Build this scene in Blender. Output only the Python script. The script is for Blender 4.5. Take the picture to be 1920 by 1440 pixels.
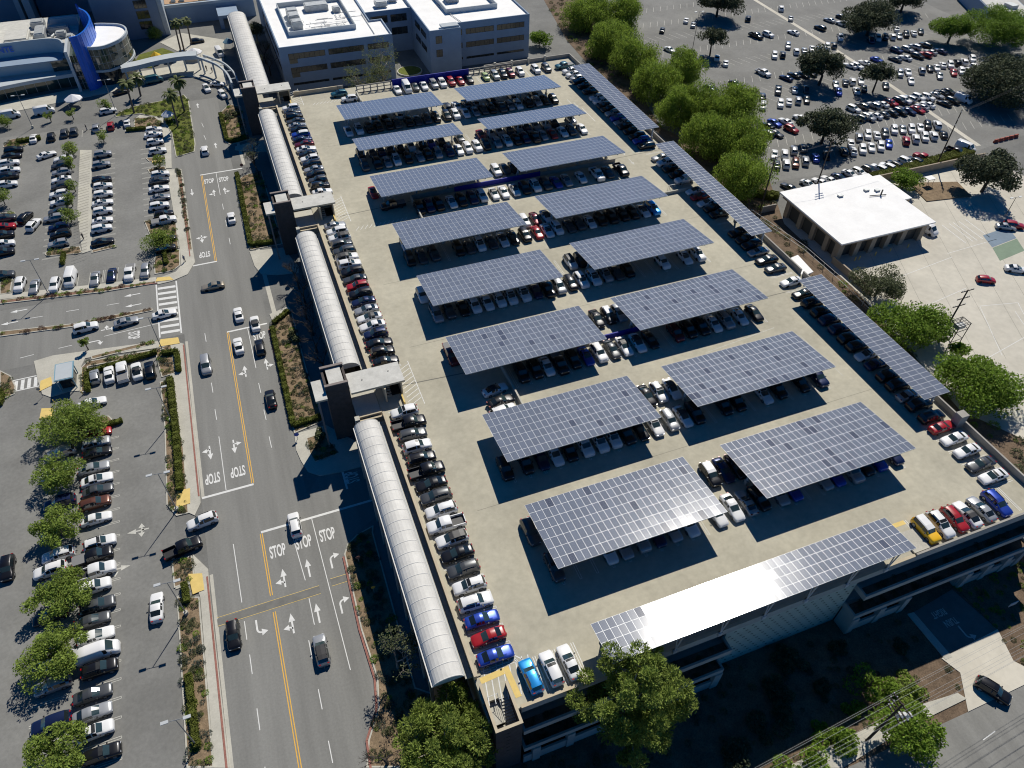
import bpy, math, random
import numpy as np
from mathutils import Matrix, Vector

for o in list(bpy.data.objects):
    bpy.data.objects.remove(o, do_unlink=True)
scene = bpy.context.scene
COLL = scene.collection
rad = math.radians

# ---------------------------------------------------------------- camera
cam_data = bpy.data.cameras.new('camera')
cam = bpy.data.objects.new('camera', cam_data)
COLL.objects.link(cam)
cam.matrix_world = Matrix(((0.934551, 0.244277, -0.258736, -10.238),
                           (-0.355548, 0.670017, -0.651662, -36.428),
                           (0.014172, 0.701004, 0.713017, 93.0),
                           (0, 0, 0, 1)))
cam_data.sensor_width = 36.0
cam_data.lens = 25.877
cam_data.clip_start = 1.0
cam_data.clip_end = 3000.0
scene.camera = cam
scene.cycles.filter_width = 1.1
scene.render.resolution_x, scene.render.resolution_y = 1024, 768

# ---------------------------------------------------------------- sky and sun
SUN_EL = math.atan2(1.0, 0.922)
SUN_AZ = math.atan2(0.55, 0.74)          # measured from +Y towards +X
world = bpy.data.worlds.new('World')
scene.world = world
world.use_nodes = True
wn = world.node_tree
wn.nodes.clear()
sky = wn.nodes.new('ShaderNodeTexSky')
sky.sky_type = 'NISHITA'
sky.sun_disc = False
sky.sun_elevation = SUN_EL
sky.sun_rotation = SUN_AZ
sky.altitude = 2500
sky.air_density = 0.6
sky.dust_density = 0.0
sky.ozone_density = 4.0
bg = wn.nodes.new('ShaderNodeBackground')
bg.inputs['Strength'].default_value = 0.10
wo = wn.nodes.new('ShaderNodeOutputWorld')
hs = wn.nodes.new('ShaderNodeHueSaturation')          # deep clear-air blue
hs.inputs['Saturation'].default_value = 1.45
wn.links.new(sky.outputs[0], hs.inputs['Color'])
wn.links.new(hs.outputs[0], bg.inputs['Color'])
wn.links.new(bg.outputs[0], wo.inputs['Surface'])

sun_data = bpy.data.lights.new('sun', 'SUN')
sun_data.energy = 5.0
sun_data.angle = rad(0.53)
sun_data.color = (1.0, 0.95, 0.86)
sun = bpy.data.objects.new('sun', sun_data)
COLL.objects.link(sun)
sun.rotation_euler = Vector((-0.55, -0.74, -1.0)).to_track_quat('-Z', 'Y').to_euler()

scene.view_settings.view_transform = 'Standard'
scene.view_settings.look = 'None'
scene.view_settings.exposure = -0.12
scene.view_settings.gamma = 1.0
scene.view_settings.use_curve_mapping = False

GZ = -9.0            # street level; the roof deck of the garage is z = 0
FZ = -13.5           # the ground in front of the garage lies lower

# ---------------------------------------------------------------- materials
MAT = {}
def mk(name, col, rough=0.8, metal=0.0, spec=0.5, noise=None, noise2=None, bump=None, coat=0.0, island=0.0, objrand=0.0, trans=0.0, flake=False):
    """noise = (scale, dark factor, light factor); noise2 the same at another scale"""
    m = bpy.data.materials.new(name)
    m.use_nodes = True
    nt = m.node_tree
    N = nt.nodes
    b = N['Principled BSDF']
    b.inputs['Roughness'].default_value = rough
    b.inputs['Metallic'].default_value = metal
    b.inputs['Specular IOR Level'].default_value = spec
    b.inputs['Coat Weight'].default_value = coat
    b.inputs['Coat Roughness'].default_value = 0.06
    src = None
    c4 = (col[0], col[1], col[2], 1)
    b.inputs['Base Color'].default_value = c4
    rgb = N.new('ShaderNodeRGB'); rgb.outputs[0].default_value = c4
    src = rgb.outputs[0]
    tc = None
    for nz in (noise, noise2):
        if not nz: continue
        if tc is None: tc = N.new('ShaderNodeTexCoord')
        t = N.new('ShaderNodeTexNoise'); t.inputs['Scale'].default_value = nz[0]
        t.inputs['Detail'].default_value = 5; t.inputs['Roughness'].default_value = 0.65
        if len(nz) > 3:
            mp = N.new('ShaderNodeMapping'); mp.inputs['Scale'].default_value = nz[3]
            nt.links.new(tc.outputs['Object'], mp.inputs[0]); nt.links.new(mp.outputs[0], t.inputs['Vector'])
        else:
            nt.links.new(tc.outputs['Object'], t.inputs['Vector'])
        r = N.new('ShaderNodeMapRange')
        r.inputs['From Min'].default_value = 0.32; r.inputs['From Max'].default_value = 0.68
        r.inputs['To Min'].default_value = nz[1]; r.inputs['To Max'].default_value = nz[2]
        nt.links.new(t.outputs['Fac'], r.inputs['Value'])
        mx = N.new('ShaderNodeVectorMath'); mx.operation = 'SCALE'
        nt.links.new(src, mx.inputs[0]); nt.links.new(r.outputs[0], mx.inputs['Scale'])
        src = mx.outputs[0]
    if island or objrand:
        if island:
            g = N.new('ShaderNodeNewGeometry'); out = g.outputs['Random Per Island']; amt = island
        else:
            g = N.new('ShaderNodeObjectInfo'); out = g.outputs['Random']; amt = objrand
        r = N.new('ShaderNodeMapRange'); r.inputs['To Min'].default_value = 1 - amt; r.inputs['To Max'].default_value = 1 + amt
        nt.links.new(out, r.inputs['Value'])
        mx = N.new('ShaderNodeVectorMath'); mx.operation = 'SCALE'
        nt.links.new(src, mx.inputs[0]); nt.links.new(r.outputs[0], mx.inputs['Scale'])
        src = mx.outputs[0]
    nt.links.new(src, b.inputs['Base Color'])
    if bump:
        if tc is None: tc = N.new('ShaderNodeTexCoord')
        t = N.new('ShaderNodeTexNoise'); t.inputs['Scale'].default_value = bump[0]; t.inputs['Detail'].default_value = 4
        nt.links.new(tc.outputs['Object'], t.inputs['Vector'])
        bp = N.new('ShaderNodeBump'); bp.inputs['Strength'].default_value = bump[1]; bp.inputs['Distance'].default_value = 0.1
        nt.links.new(t.outputs['Fac'], bp.inputs['Height']); nt.links.new(bp.outputs[0], b.inputs['Normal'])
    if trans:
        tr = N.new('ShaderNodeBsdfTranslucent'); ms = N.new('ShaderNodeMixShader'); ms.inputs[0].default_value = trans
        nt.links.new(src, tr.inputs['Color'])
        nt.links.new(b.outputs[0], ms.inputs[1]); nt.links.new(tr.outputs[0], ms.inputs[2])
        nt.links.new(ms.outputs[0], N['Material Output'].inputs['Surface'])
    MAT[name] = m
    return m

mk('asphalt', (0.185, 0.184, 0.172), 0.92, spec=0.3, noise=(0.11, 0.82, 1.14), noise2=(2.6, 0.9, 1.09), bump=(9, 0.12))
mk('asphalt_street', (0.225, 0.223, 0.207), 0.92, spec=0.3, noise=(0.35, 0.84, 1.10, (1.0, 0.07, 1.0)), noise2=(3.0, 0.92, 1.07), bump=(9, 0.1))
mk('asphalt_lot', (0.215, 0.213, 0.198), 0.92, spec=0.3, noise=(0.09, 0.82, 1.13), noise2=(1.8, 0.9, 1.09), bump=(9, 0.1))
mk('asphalt_patch', (0.18, 0.177, 0.162), 0.92, spec=0.3, noise=(0.8, 0.85, 1.1))
mk('deck', (0.46, 0.43, 0.335), 0.88, spec=0.3, noise=(0.07, 0.82, 1.12), noise2=(0.9, 0.90, 1.07), bump=(6, 0.05))
mk('deck_joint', (0.16, 0.155, 0.13), 0.9)
mk('concrete', (0.50, 0.48, 0.41), 0.9, spec=0.3, noise=(0.25, 0.86, 1.08), noise2=(4, 0.93, 1.05))
mk('yard', (0.57, 0.535, 0.45), 0.9, spec=0.3, noise=(0.06, 0.86, 1.08), noise2=(0.7, 0.93, 1.06))
mk('beige', (0.53, 0.45, 0.32), 0.9, spec=0.3, noise=(0.4, 0.88, 1.06))
mk('wall_grey', (0.36, 0.34, 0.30), 0.9, spec=0.3, noise=(0.4, 0.85, 1.08))
mk('facade', (0.40, 0.40, 0.36), 0.9, spec=0.3, noise=(0.3, 0.85, 1.08))
mk('facade_green', (0.44, 0.50, 0.42), 0.85, spec=0.3, noise=(0.5, 0.9, 1.05))
mk('hole', (0.02, 0.02, 0.02), 0.9)
mk('soil', (0.16, 0.115, 0.078), 0.95, spec=0.2, noise=(0.5, 0.7, 1.25), noise2=(4, 0.75, 1.2), bump=(5, 0.4))
mk('mulch', (0.24, 0.175, 0.11), 0.95, spec=0.2, noise=(0.8, 0.7, 1.2), noise2=(5, 0.75, 1.25), bump=(6, 0.4))
mk('grass', (0.13, 0.15, 0.03), 0.95, spec=0.2, noise=(0.6, 0.7, 1.2), noise2=(6, 0.75, 1.25))
mk('paint_white', (0.72, 0.72, 0.69), 0.75, noise=(2.0, 0.86, 1.05))
mk('paint_faded', (0.55, 0.54, 0.48), 0.8, noise=(1.5, 0.8, 1.1))
mk('paint_yellow', (0.78, 0.44, 0.06), 0.75, noise=(2.0, 0.85, 1.05))
mk('paint_yellow_pale', (0.72, 0.53, 0.17), 0.75, noise=(1.0, 0.9, 1.05))
mk('paint_red', (0.30, 0.125, 0.095), 0.8, noise=(3.0, 0.7, 1.2))
mk('paint_blue', (0.03, 0.08, 0.42), 0.7)
mk('blue_wall', (0.012, 0.020, 0.30), 0.7, noise=(0.8, 0.85, 1.1))
mk('steel_pale', (0.55, 0.57, 0.57), 0.45, metal=0.2)
mk('steel_grey', (0.30, 0.31, 0.31), 0.5, metal=0.4)
mk('steel_dark', (0.06, 0.055, 0.05), 0.6)
mk('wood_dark', (0.055, 0.04, 0.03), 0.85, noise=(2, 0.7, 1.3))
mk('wire', (0.16, 0.16, 0.16), 0.7)
mk('panel_frame', (0.66, 0.68, 0.70), 0.4, metal=0.1)
mk('panel_back', (0.12, 0.13, 0.15), 0.6)
mk('roof_white', (0.90, 0.89, 0.86), 0.8, noise=(0.25, 0.93, 1.03), noise2=(2.5, 0.96, 1.02))
mk('roof_grey', (0.60, 0.59, 0.54), 0.85, noise=(0.6, 0.80, 1.06), noise2=(3, 0.93, 1.04))
mk('vault', (0.64, 0.625, 0.58), 0.6, noise=(0.35, 0.84, 1.05), noise2=(3, 0.95, 1.03))
mk('vault_rib', (0.68, 0.665, 0.62), 0.6)
mk('tower_dark', (0.075, 0.062, 0.056), 0.9, noise=(1.5, 0.75, 1.2), bump=(8, 0.3))
mk('tower_cap', (0.24, 0.205, 0.185), 0.9, noise=(1.5, 0.85, 1.1))
mk('stucco', (0.26, 0.335, 0.43), 0.9, spec=0.3, noise=(0.3, 0.92, 1.05))
mk('stucco_pale', (0.46, 0.50, 0.52), 0.85, spec=0.3, noise=(0.2, 0.92, 1.05))
mk('hospital_tower', (0.24, 0.29, 0.36), 0.85, spec=0.3, noise=(0.1, 0.9, 1.06))
mk('hospital_blue', (0.012, 0.13, 0.58), 0.35, noise=(0.5, 0.8, 1.2, (3.0, 3.0, 0.12)))
mk('glass_dark', (0.022, 0.026, 0.026), 0.08, spec=0.9)
mk('glass_green', (0.035, 0.055, 0.045), 0.06, spec=0.9, noise=(0.35, 0.5, 1.6))
mk('mullion', (0.38, 0.38, 0.36), 0.5, metal=0.3)
mk('machinery', (0.42, 0.44, 0.44), 0.55, metal=0.3, noise=(0.9, 0.8, 1.15))
mk('timber_roof', (0.42, 0.27, 0.16), 0.9)
mk('kiosk_blue', (0.19, 0.34, 0.42), 0.5)
mk('brown_block', (0.36, 0.30, 0.225), 0.9, spec=0.3, noise=(0.6, 0.88, 1.08))
mk('roll_door', (0.055, 0.057, 0.052), 0.6)
mk('bark', (0.14, 0.115, 0.095), 0.95, noise=(2, 0.6, 1.3))
mk('bark_pale', (0.30, 0.27, 0.235), 0.95, noise=(2, 0.7, 1.2))
mk('bark_dark', (0.055, 0.046, 0.040), 0.95, noise=(2, 0.7, 1.3))
LF = dict(spec=0.15)
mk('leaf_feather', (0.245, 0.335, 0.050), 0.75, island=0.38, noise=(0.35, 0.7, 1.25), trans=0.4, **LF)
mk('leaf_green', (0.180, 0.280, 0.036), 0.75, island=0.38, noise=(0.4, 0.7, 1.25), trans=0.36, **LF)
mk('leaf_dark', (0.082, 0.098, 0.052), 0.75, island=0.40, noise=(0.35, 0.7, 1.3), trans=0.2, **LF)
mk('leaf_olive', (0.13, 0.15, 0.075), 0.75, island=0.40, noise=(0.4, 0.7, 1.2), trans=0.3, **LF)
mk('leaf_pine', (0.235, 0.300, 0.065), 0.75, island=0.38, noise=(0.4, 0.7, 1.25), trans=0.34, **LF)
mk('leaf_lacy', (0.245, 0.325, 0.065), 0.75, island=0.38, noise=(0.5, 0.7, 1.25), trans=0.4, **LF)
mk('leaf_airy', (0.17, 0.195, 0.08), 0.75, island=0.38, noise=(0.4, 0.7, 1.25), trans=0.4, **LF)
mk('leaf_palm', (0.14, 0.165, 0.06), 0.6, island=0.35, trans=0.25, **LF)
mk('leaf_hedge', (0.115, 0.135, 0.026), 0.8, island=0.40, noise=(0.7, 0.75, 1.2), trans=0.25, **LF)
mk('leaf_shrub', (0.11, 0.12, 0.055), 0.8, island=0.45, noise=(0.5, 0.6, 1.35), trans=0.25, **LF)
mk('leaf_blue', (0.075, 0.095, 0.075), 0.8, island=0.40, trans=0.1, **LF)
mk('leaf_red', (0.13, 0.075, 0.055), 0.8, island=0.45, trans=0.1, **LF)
# cars
CP = dict(W=(0.74, 0.74, 0.73), K=(0.012, 0.012, 0.014), G=(0.075, 0.08, 0.085), S=(0.36, 0.37, 0.38), R=(0.36, 0.012, 0.016),
          B=(0.02, 0.06, 0.38), N=(0.012, 0.022, 0.075), M=(0.13, 0.012, 0.02), C=(0.02, 0.30, 0.72), T=(0.025, 0.115, 0.145),
          Y=(0.82, 0.47, 0.012), E=(0.33, 0.29, 0.22), L=(0.42, 0.52, 0.20), O=(0.13, 0.05, 0.03))
for k, c in CP.items():
    mk('paint_' + k, c, 0.32 if k != 'W' else 0.4, metal=0.0 if k in 'WRYL' else 0.35, coat=0.55 if k != 'W' else 0.3, spec=0.5)
mk('car_glass', (0.014, 0.020, 0.022), 0.05, spec=0.9)
mk('sunroof_glass', (0.014, 0.016, 0.018), 0.28, spec=0.4)
mk('car_windshield', (0.030, 0.052, 0.055), 0.05, spec=0.9)
mk('tyre', (0.018, 0.018, 0.018), 0.85)
mk('rim', (0.34, 0.35, 0.36), 0.35, metal=0.7)
mk('trim_black', (0.02, 0.02, 0.022), 0.5)
mk('headlight', (0.62, 0.64, 0.66), 0.15)
mk('taillight', (0.30, 0.008, 0.010), 0.25)
mk('bed_cover', (0.20, 0.20, 0.20), 0.7)
mk('cloth_white', (0.75, 0.75, 0.76), 0.9)
mk('cloth_yellow', (0.70, 0.45, 0.03), 0.9)
mk('skin', (0.40, 0.25, 0.18), 0.7)
mk('cloth_dark', (0.03, 0.03, 0.04), 0.9)
mk('cloth_blue', (0.06, 0.10, 0.20), 0.9)
mk('insulator', (0.65, 0.65, 0.63), 0.3)
mk('orange_red', (0.35, 0.06, 0.03), 0.7)
mk('sport_blue', (0.19, 0.25, 0.31), 0.9, noise=(0.5, 0.9, 1.08))
mk('sport_green', (0.20, 0.27, 0.19), 0.9, noise=(0.5, 0.9, 1.08))

def mk_cells(name, col, rough):
    """silicon cells: a grid of thin pale lines on slate-blue glass"""
    m = bpy.data.materials.new(name); m.use_nodes = True
    nt = m.node_tree; N = nt.nodes; b = N['Principled BSDF']
    tc = N.new('ShaderNodeTexCoord')
    sp = N.new('ShaderNodeSeparateXYZ'); nt.links.new(tc.outputs['Object'], sp.inputs[0])
    outs = []
    for ax, n in (('X', 6.4), ('Y', 6.4)):
        mu = N.new('ShaderNodeMath'); mu.operation = 'MULTIPLY'; mu.inputs[1].default_value = n
        nt.links.new(sp.outputs[ax], mu.inputs[0])
        fr = N.new('ShaderNodeMath'); fr.operation = 'FRACT'; nt.links.new(mu.outputs[0], fr.inputs[0])
        lt = N.new('ShaderNodeMath'); lt.operation = 'LESS_THAN'; lt.inputs[1].default_value = 0.10
        nt.links.new(fr.outputs[0], lt.inputs[0]); outs.append(lt.outputs[0])
    mxm = N.new('ShaderNodeMath'); mxm.operation = 'MAXIMUM'
    nt.links.new(outs[0], mxm.inputs[0]); nt.links.new(outs[1], mxm.inputs[1])
    oi = N.new('ShaderNodeObjectInfo')
    r = N.new('ShaderNodeMapRange'); r.inputs['To Min'].default_value = 0.90; r.inputs['To Max'].default_value = 1.10
    nt.links.new(oi.outputs['Random'], r.inputs['Value'])
    rgb = N.new('ShaderNodeRGB'); rgb.outputs[0].default_value = (*col, 1)
    sc = N.new('ShaderNodeVectorMath'); sc.operation = 'SCALE'
    nt.links.new(rgb.outputs[0], sc.inputs[0]); nt.links.new(r.outputs[0], sc.inputs['Scale'])
    mix = N.new('ShaderNodeMix'); mix.data_type = 'RGBA'
    nt.links.new(mxm.outputs[0], mix.inputs['Factor']); nt.links.new(sc.outputs[0], mix.inputs['A'])
    mix.inputs['B'].default_value = (0.22, 0.25, 0.31, 1)
    nt.links.new(mix.outputs['Result'], b.inputs['Base Color'])
    b.inputs['Roughness'].default_value = rough
    b.inputs['Specular IOR Level'].default_value = 0.5
    MAT[name] = m
mk_cells('cells', (0.135, 0.155, 0.200), 0.13)
mk_cells('cells_dark', (0.055, 0.065, 0.100), 0.12)

# ---------------------------------------------------------------- mesh helpers
def link(name, data, parent=None, loc=(0, 0, 0), rot=(0, 0, 0)):
    o = bpy.data.objects.new(name, data)
    COLL.objects.link(o)
    if parent is not None: o.parent = parent
    o.location = loc
    o.rotation_euler = rot
    return o

def tag(o, label=None, cat=None, group=None, kind=None):
    if label: o['label'] = label
    if cat: o['category'] = cat
    if group: o['group'] = group
    if kind: o['kind'] = kind
    return o

def root(name, loc, label, cat, group=None, rz=0.0):
    o = link(name, None, None, loc, (0, 0, rz))
    o.empty_display_size = 0.5
    return tag(o, label, cat, group)

class MB:
    def __init__(s): s.v = []; s.f = []; s.m = []
    def face(s, pts, m=0):
        n = len(s.v); s.v += [tuple(p) for p in pts]; s.f.append(tuple(range(n, n + len(pts)))); s.m.append(m)
    def box(s, x0, x1, y0, y1, z0, z1, m=0, mtop=None):
        n = len(s.v)
        s.v += [(x0, y0, z0), (x1, y0, z0), (x1, y1, z0), (x0, y1, z0), (x0, y0, z1), (x1, y0, z1), (x1, y1, z1), (x0, y1, z1)]
        for k, q in enumerate(((3, 2, 1, 0), (4, 5, 6, 7), (0, 1, 5, 4), (1, 2, 6, 5), (2, 3, 7, 6), (3, 0, 4, 7))):
            s.f.append(tuple(n + i for i in q)); s.m.append(m if (k != 1 or mtop is None) else mtop)
    def obox(s, c, d, rz=0.0, m=0, tilt=0.0):
        n = len(s.v); ca, sa = math.cos(rz), math.sin(rz); ct, st = math.cos(tilt), math.sin(tilt)
        for z in (-.5, .5):
            for x, y in ((-.5, -.5), (.5, -.5), (.5, .5), (-.5, .5)):
                lx, ly, lz = x * d[0], y * d[1], z * d[2]
                ly, lz = ly * ct - lz * st, ly * st + lz * ct
                s.v.append((c[0] + lx * ca - ly * sa, c[1] + lx * sa + ly * ca, c[2] + lz))
        for q in ((3, 2, 1, 0), (4, 5, 6, 7), (0, 1, 5, 4), (1, 2, 6, 5), (2, 3, 7, 6), (3, 0, 4, 7)):
            s.f.append(tuple(n + i for i in q)); s.m.append(m)
    def prism(s, poly, z0, z1, m=0, mtop=None, bottom=False):
        a = sum(p[0] * q[1] - q[0] * p[1] for p, q in zip(poly, poly[1:] + poly[:1]))
        if a < 0: poly = poly[::-1]
        n = len(s.v); k = len(poly)
        s.v += [(p[0], p[1], z0) for p in poly] + [(p[0], p[1], z1) for p in poly]
        for i in range(k):
            j = (i + 1) % k; s.f.append((n + i, n + j, n + k + j, n + k + i)); s.m.append(m)
        s.f.append(tuple(n + k + i for i in range(k))); s.m.append(m if mtop is None else mtop)
        if bottom: s.f.append(tuple(n + i for i in reversed(range(k)))); s.m.append(m)
    def tube(s, p0, p1, r0, r1=None, k=6, m=0, caps=True):
        if r1 is None: r1 = r0
        p0, p1 = Vector(p0), Vector(p1); d = (p1 - p0).normalized()
        a = d.orthogonal().normalized(); b = d.cross(a); n = len(s.v)
        for p, r in ((p0, r0), (p1, r1)):
            for i in range(k):
                t = 2 * math.pi * i / k; s.v.append(tuple(p + (a * math.cos(t) + b * math.sin(t)) * r))
        for i in range(k):
            j = (i + 1) % k; s.f.append((n + i, n + j, n + k + j, n + k + i)); s.m.append(m)
        if caps:
            s.f.append(tuple(n + k + i for i in range(k))); s.m.append(m)
            s.f.append(tuple(n + i for i in reversed(range(k)))); s.m.append(m)
    def mesh(s, name, mats, smooth=False):
        me = bpy.data.meshes.new(name)
        me.from_pydata(s.v, [], s.f)
        for mm in mats: me.materials.append(MAT[mm] if isinstance(mm, str) else mm)
        if len(mats) > 1: me.polygons.foreach_set('material_index', s.m)
        if smooth: me.polygons.foreach_set('use_smooth', [True] * len(s.f))
        me.update()
        return me
    def build(s, name, mats, parent=None, loc=(0, 0, 0), rot=(0, 0, 0), smooth=False):
        if isinstance(mats, str): mats = [mats]
        return link(name, s.mesh(name, mats, smooth), parent, loc, rot)

def bx(name, mat, parent, *b):
    m = MB(); m.box(*b); return m.build(name, mat, parent)

_fonts = {}
def text_mesh(txt, name, mat):
    c = bpy.data.curves.new('lettering', 'FONT'); c.body = txt; c.align_x = 'CENTER'; c.align_y = 'CENTER'; c.size = 1.0
    c.offset = 0.025
    t = bpy.data.objects.new('lettering', c); COLL.objects.link(t)
    dg = bpy.context.evaluated_depsgraph_get()
    me = bpy.data.meshes.new_from_object(t.evaluated_get(dg))
    bpy.data.objects.remove(t, do_unlink=True)
    me.name = name; me.materials.clear(); me.materials.append(MAT[mat])
    return me

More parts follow.
